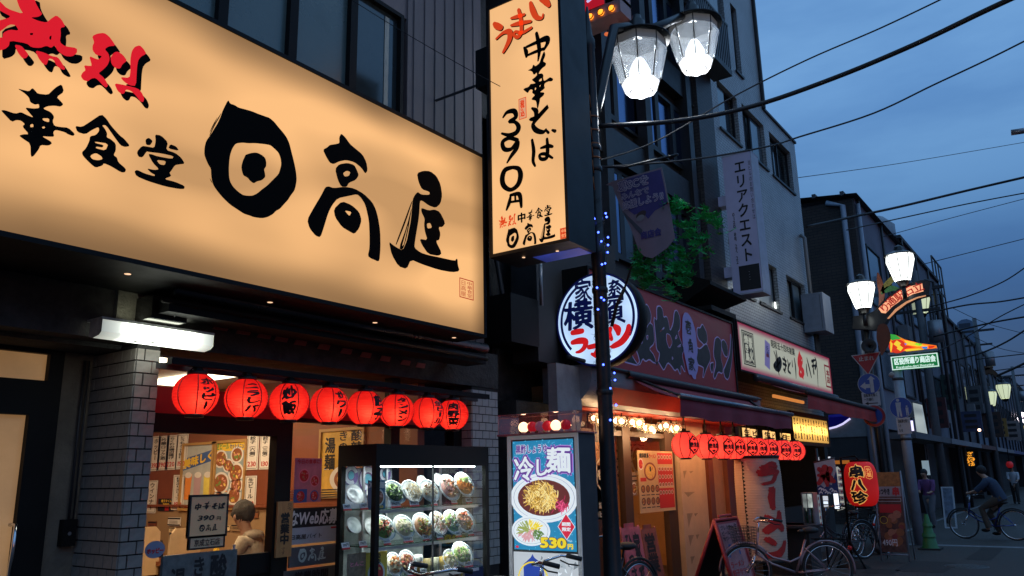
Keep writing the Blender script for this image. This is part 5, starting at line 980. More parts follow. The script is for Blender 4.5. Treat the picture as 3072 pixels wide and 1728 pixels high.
b=mb(M('lilac name plate',(.20,.19,.42),.5,var=.1,emit=.06,ecol=(.35,.35,1)));PO=[(665,690),(690,632),(730,640),(770,700),(800,780),(825,880),(835,980),(850,1100),(835,1200),(855,1260),(850,1340),(825,1400),(830,1440),(800,1440),(770,1380),(745,1390),(720,1300),(690,1150),(665,1000),(660,820)]
b.poly(F47,smooth([F47.at(*Z7(*q))for q in PO]),(),.013);b.use(BRK)
for ch,(x0,y0,x1,y1)in(('壱',(690,710,778,920)),('角',(722,935,800,1135)),('家',(725,1160,820,1355))):(a0,b1),(a1,b0)=F47.at(*Z7(x0,y0)),F47.at(*Z7(x1,y1));b.text(F47,ch,a0,b1,a1,b0,bold=.03,h=.015,warp=.1)
b.build('name_plate',rs)
# curved fascia under it, grey above
fs=thing('shop_fascia','grey curved fascia with reflected red shop light painted underneath it, under the dark red sign','fascia',(10,5,2.3))
b=mb(M('grey fascia sheet',(.30,.29,.30),.5,var=.15));prof=[(4.62,2.88),(4.62,2.70),(4.66,2.58),(4.76,2.48),(4.9,2.42)]
P0=[(8.05,y,z)for y,z in prof];P1=[(13.9,y,z)for y,z in prof];N=len(prof);b.smooth=True;b.add(P0+P1,[(i,i+1,N+i+1,N+i)for i in range(N-1)]);b.smooth=False;b.add(P0+[(8.05,5.3,2.42),(8.05,5.3,2.88)],[tuple(range(N+2))]);b.build('shell',fs)
b=mb(M('reflected red soffit',(.55,.06,.03),.5,var=.12));b.box((8.06,4.9,2.41),(13.9,5.3,2.43));b.add([(8.4,4.76,2.46),(13.9,4.76,2.46),(13.9,4.61,2.64),(8.4,4.61,2.64)],[(0,1,2,3)]);b.build('soffit',fs)  # red light reflected underneath is put into the sheet colour
b=mb(M('pale plaster end block',(.34,.32,.31),.7,var=.2,bump=.3));Fx=FY(4.9);b.prism(Fx,[(7.55,2.0),(7.9,2.0),(8.02,2.12),(8.08,2.3),(8.08,2.85),(7.55,2.85)],0,.12);b.build('end_block',fs)
mb(DARKM).tube([(7.7,4.72,2.93),(8.6,4.6,2.86),(13.8,4.58,2.84)],.025).build('conduit',fs)
# ---------------------------------------------------------------- round sign
XR=8.0;FRD=FX(XR);c_=FRD.at(1790,957);rR=.535
rd=thing('round_sign','round backlit sign with navy and red lettering inside navy arcs, behind the lamp pole','sign',(XR,-c_[0],c_[1]-rR))
RW_=M('backlit cool white face',(.6,.7,.95),.4,var=0,emit=1.0,ecol=(.50,.70,1),evar=.25,escale=2.6);RW_.node_tree.nodes['Principled BSDF'].inputs['Base Color'].default_value=(.2,.22,.3,1)
NAVY=M('navy sign ink',(.008,.01,.05),.6,var=0,emit=.1,ecol=(.02,.04,.4),spec=.1);REDS=M('red backlit ink',(.4,.01,.01),.5,var=0,emit=.6,ecol=(.85,.015,.02))
b=mb(RW_).disc(FRD,*c_,rR,h=0,n=64);b.build('sign_face',rd)
b=mb(BLK);b.lathe([(rR,0.0),(rR+.02,0.0),(rR+.02,.2),(rR,.22),(.001,.22)],56,(XR,-c_[0],c_[1]),'X');b.build('drum',rd)
b=mb(NAVY);b.ring(FRD,*c_,rR*.985,rR*1.03,.004,64)
for a0,a1 in((118,222),(268,290),(330,352),(-18,62)):b.ring(FRD,*c_,rR*.87,rR*.93,.003,30,a0,a1)
Z6=zoomed(1500,800,.3451)
def tb(b,F,Z,ch,x0,y0,x1,y1,**k):(a0,b1),(a1,b0)=F.at(*Z(x0,y0)),F.at(*Z(x1,y1));b.text(F,ch,a0,b1,a1,b0,**k)
tb(b,FRD,Z6,'家',640,120,805,305,bold=.02,h=.003,warp=.06);tb(b,FRD,Z6,'横',550,305,815,535,bold=.03,h=.003,warp=.05);tb(b,FRD,Z6,'濱',840,245,1100,490,bold=.015,h=.003,warp=.04);tb(b,FRD,Z6,'系',930,130,1060,250,bold=.03,h=.003);b.build('navy_lettering',rd)
b=mb(REDS);S=lambda pts:b.ribbon(FRD,[(*FRD.at(*Z6(x,y)),w*.0021)for x,y,w in pts],h=.003,steps=5)
S([(632,575,30),(680,565,34),(715,560,30)]);S([(632,660,28),(690,645,38),(745,650,36),(735,700,30),(700,735,22),(665,745,14)]);S([(775,700,28),(840,685,30),(900,660,28)]);S([(900,620,30),(870,690,32),(825,760,22)]);S([(800,760,18),(850,780,30)]);S([(960,540,26),(930,640,30),(880,730,22)]);S([(945,560,30),(970,630,24)])
S([(1000,520,30),(1025,545,42),(1030,580,28)]);S([(1120,520,30),(1110,580,40),(1060,650,38),(990,690,30),(965,695,14)]);b.build('red_lettering',rd)
mb(BLK).box((XR+.05,-c_[0],c_[1]-.05),(XR+.12,5.3,c_[1]+.05)).build('arm',rd)
# ---------------------------------------------------------------- ramen shop B front
s2=thing('storefront','warmly lit second ramen shop front with posters and white posts behind the lamp pole','shop front',(11,5.3,0));F5=FY(5.3)
def fx(u,F=F5,v=1400):return F.at(u,v)[0]
b=mb(M('dark timber frame',(.06,.03,.015),.5,var=.2,scale=6));b.fb(F5,8.3,0,8.55,2.42,0,.12)
for u0,u1 in((1775,1790),(1862,1885),(1990,2016)):b.fb(F5,fx(u0),0,fx(u1),2.42,-.04,.05)
b.fb(F5,8.5,2.13,11.9,2.2,-.04,.04);b.build('frame',s2)
mb(M('white painted post',(.55,.39,.24),.5,var=.12,scale=4)).fb(F5,fx(2022),0,fx(2098),2.42,-.05,.10).build('white_post',s2)
b=mb(M('torn sticker patch',(.30,.22,.14),.7,var=.2))
for(x0,y0,x1,y1)in((135,585,165,650),(185,588,222,604),(145,760,235,800),(165,935,215,1055),(225,935,258,960),(178,1115,225,1205),(240,1110,270,1150),(195,1290,232,1355)):
    F_=FY(5.198);P_=[F_.at(2000+x*.3643,1200+y*.3643)for x,y in((x0,y0),(x1,y0-4),(x0+(x1-x0)*.6,(y0+y1)/2),(x0+(x1-x0)*.35,y1))];b.poly(F_,P_[::-1],(),.0)
b.build('torn_stickers',s2)
b=mb(M('warm plaster',(.55,.30,.14),.7,var=.1,bump=.4));b.fb(F5,fx(2098),0,fx(2172),2.42,-.05,.02);b.use(M('red brown post',(.20,.06,.03),.5,var=.15)).fb(F5,fx(2110),0,fx(2124),2.42,.02,.09);b.fb(F5,fx(2165),0,fx(2190),2.42,-.05,.1);b.build('warm_wall',s2)
mb(GLS).rect(F5,fx(1790),.06,fx(1990),2.13,.0).build('window_glass',s2);mb(GLS).rect(F5,8.55,2.2,11.6,2.41,.0).build('transom_glass',s2)
b=mb(M('opening shade black',(.012,.012,.013),.8,var=.1));b.box((fx(2190)+.01,5.15,0),(14.2,5.3,2.42));b.build('dark_opening',s2)  # solid black block stands in for the shade of the opening
rm=thing('ramen_room','warm orange ramen shop interior behind the glass','room',(10,7,0))
b=mb(M('warm ochre wall',(.50,.27,.11),.6,var=.15,scale=2));b.box((8.3,7.8,0),(13.4,7.9,2.7)).box((13.3,5.4,0),(13.4,7.8,2.7)).box((8.25,5.45,0),(8.3,7.8,2.7));b.build('wall',rm);mb(M('amber ceiling',(.55,.38,.22),.7,var=.1)).box((8.3,5.45,2.62),(13.3,7.8,2.7)).build('ceiling',rm);mb(M('dark floor',(.05,.035,.03),.5,var=.2)).box((8.3,5.45,.06),(13.3,7.8,.08)).build('floor',rm)
lamp('AREA',(10.2,6.4,2.45),42,(1,.52,.22),2.5,None,1.2,name='ramen_room_light');lamp('AREA',(12.2,4.75,2.36),16,(1,.58,.28),1.5,None,.3,name='soffit_light');lamp('AREA',(9.6,4.95,2.38),3,(1,.5,.22),2,None,.3,name='soffit_light')
BULB=M('bare white bulb',(1,.9,.7),.3,var=0,emit=9,ecol=(1,.80,.50))
for k,(u,v)in enumerate(((1782,1254),(1800,1262),(1848,1262),(1865,1264),(1897,1266),(1918,1268),(1938,1284),(1955,1286),(1983,1280),(1998,1276),(2012,1283),(2030,1284))):
    c=onY(u,v,5.0 if k%2 else 5.12);t=thing('pendant_bulb',f'small clear pendant lamp in the row under the fascia, {["first","second","third","fourth","fifth","sixth","seventh","eighth","ninth","tenth","eleventh","twelfth"][k]} from the left','pendant lamp',c,'clear pendant lamps inside the second shop')
    mb(BULB).ball(c,.036,8).build('bulb',t);mb(MG('ribbed lamp glass',(1,.93,.8),1,bump=.6,bscale=12,cover=.2,ccol=(.8,.7,.5))).lathe([(.05,.06),(.072,.02),(.07,-.03),(.045,-.07)],14,c).build('glass_shade',t);mb(BLK).tube([c+Vector((0,0,.05)),Vector((c.x,c.y,2.40))],.006).build('cord',t)
    if k%3==1:lamp('POINT',(0,-.1,-.12),9,(1,.62,.32),.06,parent=t,name='bulb_light')
def pt6(b,F,a0,b0,a1,b1,w,h):
    b.use(M('tan poster',(.62,.42,.2),.6,var=.12,scale=8)).fb(F,a0,b0,a1,b1,0,.01)
    b.use(INK).text(F,'横浜家系',a0+w*.04,b1-h*.04,a0+w*.3,b1-h*.12,bold=.06,h=.012);b.use(REDINK).text(F,'ラーメン',a0+w*.3,b1-h*.04,a0+w*.5,b1-h*.13,bold=.06,h=.012)
    b.use(REDINK).rect(F,a0+w*.54,b1-h*.22,a1-w*.02,b1-h*.03,.0115).rect(F,a0+w*.54,b0+h*.42,a1-w*.02,b1-h*.28,.0115).rect(F,a0+w*.54,b0+h*.05,a1-w*.02,b0+h*.38,.0115)
    dish(b,F,a0+w*.32,b1-h*.34,w*.17,.0118,[FOODM[1],FOODM[2],FOODM[4]],M('red bowl print',(.25,.04,.02),.5,var=0),ry=h*.15)
    b.use(INK).rect(F,a0+w*.3,b1-h*.26,a0+w*.34,b1-h*.34,.0145)
    for r_ in range(2):
        for c in range(4):dish(b,F,a0+w*(.1+.13*c),b0+h*(.38-.2*r_),w*.055,.0118,FOODM,INK,n=4,ry=h*.06);b.use(INK).rect(F,a0+w*(.05+.13*c),b0+h*(.29-.2*r_),a0+w*(.15+.13*c),b0+h*(.275-.2*r_),.0118)
    for r_ in range(5):
        for c in range(5):dish(b,F,a0+w*(.585+.085*c),b1-h*(.1+.09*r_ if r_<1 else .3+.13*(r_-1)),w*.035,.0122,FOODM,n=3,ry=h*.035)
    dish(b,F,a0+w*.07,b1-h*.22,w*.07,.0118,[REDINK,ORAINK],n=5);b.use(REDINK).rect(F,a0+w*.04,b1-h*.5,a0+w*.2,b1-h*.44,.0118)
ZB2=zoomed(1450,1200,.3643)
poster(FY(5.235),ZB2,1262,415,1580,905,'menu_poster','large tan menu poster crowded with bowls hanging on the second shop window','poster',pt6)
def pt7(b,F,a0,b0,a1,b1,w,h):
    b.use(M('red noren board',(.28,.03,.02),.6,var=.3,scale=6)).rect(F,a0,b0,a1,b1,0);b.use(M('brown menu print',(.45,.2,.06),.6,var=.6,scale=25)).rect(F,a0,b1-h*.3,a1,b1,.002)
    b.use(CREAM);cx,cz,R8=a0+w*.62,b1-h*.42,w*.5
    for k in range(6):
        A=[(cx+R8*1.0*math.cos(math.radians(60*(k+j)+30)),cz+R8*1.25*math.sin(math.radians(60*(k+j)+30)))for j in(0,1)];b.ribbon(F,[(*A[0],.025),((A[0][0]+A[1][0])/2,(A[0][1]+A[1][1])/2,.025),(*A[1],.025)],h=.004,steps=2)
    b.text(F,'壱角家',cx-R8*.75,cz+R8*.3,cx+R8*.75,cz-R8*.35,bold=.06,h=.004)
    for s_ in(-1,1):
        for q in range(3):b.disc(F,cx+(q-1)*R8*.28,cz+s_*R8*.82,R8*.15,h=.004,n=6)
    b.text(F,'営業時間',a0+w*.2,b0+h*.22,a1,b0+h*.14,bold=.03,h=.004).text(F,'11:00~',a0+w*.05,b0+h*.12,a1,b0+h*.02,bold=.04,h=.004)
poster(FY(5.25),ZB2,898,345,1055,975,'door_banner','red and brown door banner with a cream crest and opening hours, left of the pole','banner',pt7)
def pt8(b,F,a0,b0,a1,b1,w,h):
    b.use(M('dim menu sheet',(.38,.28,.2),.6,var=.5,scale=22)).rect(F,a0,b0,a1,b1,0);b.use(INK)
    for r_ in range(4):b.rect(F,a0+w*.1,b1-h*(.2+.2*r_),a1-w*.1,b1-h*(.14+.2*r_),.002)
    dish(b,F,a0+w*.5,b0+h*.3,w*.38,.002,FOODM,n=10)
poster(FY(5.29),ZB2,1205,595,1275,785,'small_notice','small pale notice with a bowl beside the large tan poster','notice',pt8)
poster(FY(6.6),ZB2,1190,330,1350,560,'wall_menu','dim menu picture inside the second shop above the tan poster','poster',pt8)
poster(FY(6.6),ZB2,1090,360,1128,700,'wall_menu','narrow pale menu sheet inside the second shop right of the pole','poster',pt8)
# red a-boards and signs at the foot of the shop
def aboard(name,label,u0,v0,u1,v1,y,col,words,m2,back=True):
    F_=FY(y);(a0,b1),(a1,_q)=F_.at(u0,v0),F_.at(u1,v1);t=thing(name,label,'standing board',F_((a0+a1)/2,0));w=a1-a0
    L=Fr(F_(a0,0,.12),(1,0,0),(0,.16,1));h=b1*1.01
    b=mb(col).fb(L,0,.04,w,h,-.03,0);b.use(m2);n_=len(words)
    for k,s_ in enumerate(words):b.text(L,s_,w*(.08+.86*k/n_),h*.94,w*(.08+.86*(k+.85)/n_),h*.1,bold=.04,vertical=True,h=.003)
    b.build('front_board',t)
    if back:L2=Fr(F_(a0,0,-.5),(1,0,0),(0,-.2,1));mb(BLK).fb(L2,0,.04,w,h*.98,-.02,0).build('back_board',t)
    b=mb(col).tube([L(.01,0,-.015),L(.01,h+.02,-.015)],.014).tube([L(w-.01,0,-.015),L(w-.01,h+.02,-.015)],.014);b.box(L(w*.35,h,-.03)-Vector((.05,0,0)),L(w*.65,h+.04,0)+Vector((.05,.01,.01)));b.build('edge_frame',t)
    return t
REDB=M('red enamel board',(.38,.03,.03),.4,var=.15);PINKB=M('pink red board print',(.50,.12,.14),.5,var=.3,scale=9)
aboard('standing_board','pink and red standing board with black brush letters just right of the lamp pole',1870,1585,1928,1650,4.95,PINKB,['ひっさり','家系'],INK,False)
aboard('standing_board','dark red standing board leaning beside the pink one',1928,1588,1975,1650,4.98,M('dull red board',(.3,.08,.05),.6,var=.3,scale=9),['営業中'],INK,False)
# tall tilted red a-frame near the bicycle
t=thing('a_frame_board','red folding A-frame board advertising premium malt beer left of the bicycle','standing board',(9.9,4.1,0))
yA=4.3;A0,B0=onY(2142,1562,yA),onY(2210,1553,yA);wA=B0.x-A0.x;bT=A0.z;t.location=(A0.x,yA,0)
P=Fr((A0.x,yA-.24,0),(1,0,0),(0,.24,bT));hA=math.hypot(bT,.24)
b=mb(REDB).fb(P,0,0,wA,hA,-.025,0);b.use(M('pink print panel',(.48,.20,.20),.5,var=.35,scale=12)).rect(P,wA*.1,hA*.06,wA*.9,hA*.94,.003);b.use(INK).text(P,'プレミアム\nビール\nサワー',wA*.14,hA*.92,wA*.72,hA*.72,bold=.03,h=.005).text(P,'生ビール',wA*.74,hA*.93,wA*.88,hA*.62,bold=.03,h=.005,vertical=True)
b.use(REDINK).text(P,'ラーメン\n餃子サワー\n390円',wA*.12,hA*.46,wA*.88,hA*.16,bold=.04,h=.005);b.use(BLUINK)
for k in range(7):b.disc(P,wA*random.uniform(.2,.8),hA*random.uniform(.5,.68),.03,h=.005,n=9)
b.build('front_board',t)
P2=Fr((A0.x,yA+.42,0),(1,0,0),(0,-.42,bT));P2.N=P2.U.cross(P2.V);mb(BLK).fb(P2,.02,0,wA-.02,math.hypot(bT,.42),0,.02).build('back_board',t)
b=mb(REDB)
for s_ in(0,wA):b.tube([P(s_,0,0),P(s_,hA,0)],.022);b.tube([P(s_,hA,0),P2(s_,0,0)],.022)
b.tube([P(wA*.25,hA,0),P(wA*.25,hA+.05,0),P(wA*.75,hA+.05,0),P(wA*.75,hA,0)],.018);b.tube([P(0,hA,0),P(wA,hA,0)],.022);b.build('edge_frame',t)
# ---------------------------------------------------------------- lit cold noodle stand
XS=6.2;FS=FX(XS);(s0,sT),(s1,sT2)=FS.at(1533,1328),FS.at(1727,1310);sT=1.94;s0,s1=-4.46,-3.755;sw=s1-s0
ms=thing('lightbox_stand','tall backlit cold noodle menu stand with ball lamps in a clear case on top','menu stand',(XS,4.1,0))
b=mb(M('dark stand body',(.07,.065,.065),.45,.2,var=.15));b.box((XS+.004,-s1-.035,.12),(XS+.30,-s0+.035,sT+.04));b.use(M('pale edge frame',(.5,.5,.5),.4,.1,var=.1,emit=.1,ecol=(.8,.85,.9))).frame(FS,s0-.035,.12,s1+.035,sT+.04,.035,-.003,.012);b.box((XS-.02,-s1-.05,0),(XS+.33,-s0+.05,.12));b.build('body',ms)
def EM(name,c,e=.9):return M('lit print '+name,[x*.25 for x in c],.5,var=0,emit=e,ecol=c)
LT,LW,LP_,LY,LR,LG,LB,LN,LPK,LD=EM('teal',(.02,.26,.50),.8),EM('white',(.80,.88,.95),.85),EM('violet',(.13,.04,.32),.8),EM('yellow',(.85,.66,.03),.9),EM('red',(.72,.02,.06),.8),EM('green',(.12,.26,.05),.7),EM('blue',(.02,.06,.38),.8),EM('noodle',(.80,.52,.10),.9),EM('pink',(.85,.12,.28),.85),EM('dark broth',(.16,.03,.03),.7)
LS,LN2,LGR,LO,LLT=EM('sky dot',(.1,.5,.75),.8),EM('pale noodle',(.9,.72,.30),.95),EM('grey',(.45,.52,.58),.8),EM('ham',(.75,.38,.42),.8),EM('olive',(.35,.42,.10),.8)
def ZS(x,y):u,v=ZB2(x,y);return u,v
# poster coordinates 0..1 across, 0..1 down (traced on the poster's own plane)
pT,pB=sT-.01,.965;pH=pT-pB
def pc(x,y):return s0+.02+(sw-.04)*x,pT-pH*y
def pr(b,m,x0,y0,x1,y1,h):(a,c),(d,e)=pc(x0,y0),pc(x1,y1);b.use(m).rect(FS,a,e,d,c,h)
def pe(b,m,x,y,rx,ry,h,n=28,rot=0):a,c=pc(x,y);b.use(m).disc(FS,a,c,rx*sw,ry*pH,h,n,rot)
def ptx(b,m,s_,x0,y0,x1,y1,**k):(a,c),(d,e)=pc(x0,y0),pc(x1,y1);b.use(m).text(FS,s_,a,c,d,e,**k)
b=MB();pr(b,LT,0,0,1,1,.0005);rnd=random.Random(4)
for k in range(260):
    x,y=rnd.random(),rnd.random()**1.1;pe(b,LS,x,y,.006+.008*rnd.random(),.005+.004*rnd.random(),.001,7,.6)
b.build('poster_ground',ms)
b=MB()
pe(b,LW,.50,.53,.52,.225,.002);pe(b,LGR,.50,.53,.47,.20,.0024);pe(b,LW,.50,.53,.46,.197,.0027);pe(b,LD,.50,.53,.40,.165,.003)
pe(b,LW,.28,.83,.30,.135,.0034);pe(b,LGR,.28,.83,.27,.118,.0037);pe(b,LW,.28,.83,.262,.114,.0039);b.build('bowl_print',ms)
b=MB()
for k in range(230):
    th,q=rnd.uniform(0,6.28),math.sqrt(rnd.random());x,y=.47+.25*q*math.cos(th),.52+.115*q*math.sin(th);d=rnd.gauss(1.5,.9);l=.07;h=.005+k*.00002
    m_=(LN,LN2,EM('deep noodle',(.5,.26,.03),.8))[k%3];A=pc(x,y);a,c=A;ls=l*sw;b.use(m_).ribbon(FS,[(a-ls*math.cos(d),c-ls*math.sin(d),.006),(a+.01*math.sin(d),c-.01*math.cos(d),.008),(a+ls*math.cos(d+.5),c+ls*math.sin(d+.5),.006)],h=h,steps=3)
for k in range(60):
    x,y=.80+rnd.gauss(0,.045),.60+rnd.gauss(0,.025);a,c=pc(x,y);d=rnd.uniform(0,3);b.use((LPK,EM('deep pink',(.55,.02,.1),.8))[k%2]).ribbon(FS,[(a-.02*math.cos(d),c-.02*math.sin(d),.006),(a,c+.004,.008),(a+.02*math.cos(d+.4),c+.02*math.sin(d+.4),.006)],h=.0102+k*.00001,steps=2)
for k in range(150):
    th=rnd.uniform(0,6.28);q=math.sqrt(rnd.random())*.85;x,y=.28+.24*q*math.cos(th),.83+.10*q*math.sin(th);dx,dy=x-.28,(y-.83)*2
    m_=LLT if dx<-.03 and dy<.05 else LY if dy<-.02 else LG if dx>.05 else LO;d=math.atan2(-dy,dx)+rnd.gauss(0,.3)if m_ is not LG else rnd.uniform(0,3);a,c=pc(x,y);b.use(m_).ribbon(FS,[(a-.022*math.cos(d),c-.022*math.sin(d),.007),(a,c,.009),(a+.022*math.cos(d),c+.022*math.sin(d),.007)],h=.0108+k*.00001,steps=2)
b.build('noodle_print',ms)
b=MB();ptx(b,LW,'黒酢しょうゆ',.06,.035,.60,.12,bold=.09,h=.006);ptx(b,LP_,'黒酢しょうゆ',.06,.035,.60,.12,bold=.035,h=.008);b.mark()
for m_,bo_,h_ in((EM('lilac',(.5,.25,.7),.85),.13,.012),(LP_,.10,.0145),(LW,.03,.017)):
    ptx(b,m_,'冷',.03,.15,.37,.38,bold=bo_,h=h_,warp=.05);ptx(b,m_,'し',.36,.16,.62,.34,bold=bo_,h=h_,warp=.03);ptx(b,m_,'麺',.58,.06,.97,.31,bold=bo_,h=h_,warp=.05)
b.mark();a,c=pc(.86,.785);R_=.12*sw;b.use(LW).poly(FS,[(a,c-R_*1.35),(a+R_*1.08,c),(a,c+R_*1.35),(a-R_*1.08,c)],(),.0105);b.use(LR).poly(FS,[(a,c-R_*1.25),(a+R_,c),(a,c+R_*1.25),(a-R_,c)],(),.011);ptx(b,LW,'期間',.79,.745,.93,.78,bold=.04,h=.012);ptx(b,LW,'限定',.79,.79,.93,.825,bold=.04,h=.012);b.mark()
ptx(b,LD,'530',.44,.865,.86,.985,bold=.09,h=.0125);ptx(b,LY,'530',.44,.865,.86,.985,bold=.05,h=.0145);ptx(b,LY,'円',.87,.93,.96,.98,bold=.06,h=.0145);ptx(b,LW,'税込',.87,.895,.95,.915,h=.0145)
pe(b,LR,.06,.975,.025,.012,.012,12);b.build_each('print_lettering',ms)
b=mb(EM('pale panel',(.62,.68,.74),.7));b.rect(FS,s0+.01,.16,s1-.01,pB-.02,.001)
for k in range(90):
    x,z=rnd.uniform(s0+.24,s1-.05),rnd.uniform(.35,pB-.05);q=[(x,z),(x+rnd.uniform(.02,.06),z+rnd.uniform(-.03,.03)),(x+rnd.uniform(-.01,.03),z+rnd.uniform(.02,.05))];b.use((LGR,LW,EM('mid grey',(.25,.3,.35),.7))[k%3]).poly(FS,q,(),.0015+k*.00002)
b.use(LB).poly(FS,[(s0+.12,.2),(s0+.34,.2),(s0+.34,.84),(s0+.24,.90),(s0+.22,.93),(s0+.2,.9),(s0+.12,.84)],(),.004);b.use(LY).ring(FS,s0+.22,.7,.155,.168,.0045,24)
for x in(s0+.42,s0+.55,s0+.62):b.use(LD).rect(FS,x,.62,x+.06,.72,.005);b.use(LN2).rect(FS,x+.01,.64,x+.05,.7,.0055)
b.build('lower_poster',ms)
lamp('AREA',(XS-.03,4.1,1.4),.35,(.75,.88,1),.6,(0,math.radians(90),0),.9,name='stand_glow')
bx=thing('ball_lamp_case','clear case of white, red and lilac ball lamps on top of the noodle stand','lamp case',(XS+.12,4.1,sT+.04));z0=sT+.045
b=mb(MG('clear acrylic',(1,.9,.9),.6,cover=.03,ccol=(.4,.1,.1)));b.box((XS-.06,3.70,z0),(XS+.28,4.56,z0+.19));b.build('acrylic_case',bx);mb(M('pink case base',(.35,.12,.12),.5,var=.1)).box((XS-.07,3.69,z0-.005),(XS+.29,4.57,z0+.01)).build('base',bx)
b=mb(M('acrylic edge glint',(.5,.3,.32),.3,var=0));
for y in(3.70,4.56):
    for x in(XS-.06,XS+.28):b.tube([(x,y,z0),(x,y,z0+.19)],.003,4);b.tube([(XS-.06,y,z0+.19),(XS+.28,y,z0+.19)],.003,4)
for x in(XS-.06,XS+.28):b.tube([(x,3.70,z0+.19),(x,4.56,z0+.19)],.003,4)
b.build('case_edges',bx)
for k,(u,c,e)in enumerate(((1571,(1,.72,.4),2.4),(1597,(.6,.015,.03),.4),(1621,(.3,.12,.22),.25),(1643,(.6,.015,.03),.4),(1668,(1,.72,.4),2.4),(1698,(.5,.012,.03),.3))):
    y=-FX(XS+.1).at(u,1290)[0];t=thing('ball_lamp',['lit white ball lamp, left one in the clear case','red ball lamp right of the left white one','dim lilac ball lamp in the middle of the clear case','red ball lamp left of the right white one','lit white ball lamp, right one in the clear case','dark red ball lamp at the right end of the clear case'][k],'ball lamp',(XS+.1,y,z0+.02),'ball lamps on the noodle stand')
    mb(M(f'ball lamp glass {k}',[x*.6 for x in c],.25,var=0,emit=e,ecol=c)).ball((XS+.1,y,z0+.078),.05,10).build('globe',t);mb(ALU).lathe([(.022,z0+.01),(.022,z0+.036)],10,(XS+.1,y,0)).build('socket',t)
    if e>1:lamp('POINT',(0,0,.058+.07),.5,(1,.6,.35),.04,parent=t,name='globe_light')
# ---------------------------------------------------------------- awning and lantern row of shop B
A_=thing('shop_awning','dark wine red fabric awning with a steel front bar over the second lantern row','awning',(11.4,4.2,2.3))
CLOTH=M('wine red awning cloth',(.26,.03,.045),.8,var=.2,scale=3,bump=.3,bscale=12)
b=mb(CLOTH);nX=24
def aw_(x0,x1,y0,z0_,y1,z1_,drop):
    vs=[];fs=[];R_=5
    for i in range(nX+1):
        x=x0+(x1-x0)*i/nX
        for j in range(R_):t_=j/(R_-1);vs.append((x,y0+(y1-y0)*t_,z0_+(z1_-z0_)*t_-.03*math.sin(math.pi*t_)))
        vs.append((x,y1+.015*math.sin(i*1.3),z1_-drop*.5));vs.append((x,y1+.03*math.sin(i*1.3+.5),z1_-drop+.012*math.sin(i*.9)))
    M_=R_+2
    for i in range(nX):
        for j in range(M_-1):fs.append((i*M_+j,(i+1)*M_+j,(i+1)*M_+j+1,i*M_+j+1))
    return vs,fs
b.smooth=True;b.add(*aw_(9.1,13.5,4.62,2.78,4.0,2.5,.22));b.smooth=False;b.build('cloth',A_)
b=mb(M('steel awning bar',(.22,.24,.27),.3,.8,var=.1));b.tube([(9.08,3.99,2.53),(13.55,3.99,2.53)],.034,12);b.build('front_bar',A_)
b=mb(DARKM);b.tube([(9.2,4.62,2.8),(9.6,4.3,2.62),(9.4,4.0,2.52)],.018).tube([(13.3,4.62,2.8),(12.9,4.3,2.62),(13.2,4.0,2.52)],.018);b.lathe([(.05,8.9),(.05,13.6)],14,(0,4.6,2.83),'X');b.build('folding_arm',A_)
LBp=[(2054.6,1329),(2118,1335),(2167,1340),(2204,1342),(2244,1346),(2275,1349),(2310,1349),(2350,1355),(2386,1357)]
PINKP=paper('rosy lantern paper',(.95,.22,.16),.55,(1,.05,.05))
for k,(u,v)in enumerate(LBp):
    c=onY(u,v,4.5);c.z=1.985;phi=math.atan2(-c.y,-c.x);off=[.72,.6,.55,.5,.4,.35,.3,.3,.1][k]
    lantern('red_lantern',f'rosy red lantern with a black hexagon crest, {["first", "second", "third", "fourth", "fifth", "sixth", "seventh", "eighth", "last"][k]} from the left under the wine awning',c,.182,.168,'',phi+math.asin(off),'crested red lanterns under the second shop awning',paperm=PINKP,oct=True,hook=.3,bulb=(.075*math.cos(phi-.5),.075*math.sin(phi-.5)),seams=8,energy=.4)
# giant white ribbed lantern
c=Vector((12.5,4.3,1.08));t=thing('giant_lantern','giant white ribbed cylinder lantern with red brush katakana reading ramen','lantern',c-Vector((0,0,.75)))
prof=[];R_=.35;H_=.74
for k in range(121):
    z=-H_+2*H_*k/120;prof.append((R_*(.93+.07*(1-(z/H_)**4))+(.005 if k%3==1 else 0),z))
mb(M('white lantern paper',(.58,.40,.30),.75,var=.1,scale=4)).lathe(prof,48,c).build('paper_shade',t)
thb=math.atan2(-c.y,-c.x)+.56
def FG(a,b_,h=0):th=thb+a/R_;return c+Vector(((R_+h)*math.cos(th),(R_+h)*math.sin(th),b_))
b=mb(M('red brush paint',(.48,.02,.015),.7,var=.1));b.text(FG,'ラーメン',-.24,.69,.22,-.72,bold=.08,vertical=True,h=.006,sub=6,warp=.12,spacing=.95);b.build('red_writing',t)
b=mb(M('black torn edge',(.02,.018,.018),.8,var=.1))
for k in range(26):
    z=-.7+k*.055;th=thb-1.15+.03*random.random();b.add([c+Vector(((R_+.006)*math.cos(th-.1),(R_+.006)*math.sin(th-.1),z-.03)),c+Vector(((R_+.006)*math.cos(th+.03),(R_+.006)*math.sin(th+.03),z)),c+Vector(((R_+.006)*math.cos(th-.1),(R_+.006)*math.sin(th-.1),z+.03))],[(0,1,2)])
b.lathe([(R_*.6,H_),(R_*.98,H_),(R_*.98,H_+.04),(R_*.6,H_+.04)],32,c).lathe([(R_*.6,-H_-.04),(R_*.98,-H_-.04),(R_*.98,-H_),(R_*.6,-H_)],32,c);b.build('black_trim',t)
mb(BLK).tube([c-Vector((0,0,H_+.04)),Vector((c.x,c.y,0))],.04).lathe([(.001,.02),(.3,.02),(.3,0),(.001,0)],20,(c.x,c.y,.0)).build('stand',t)
b=mb(REDB);F_=FY(4.6);b.fb(F_,13.35,.1,13.75,1.9,0,.02);solo(b,'red_banner','narrow dark red banner hanging behind the giant white lantern','banner')
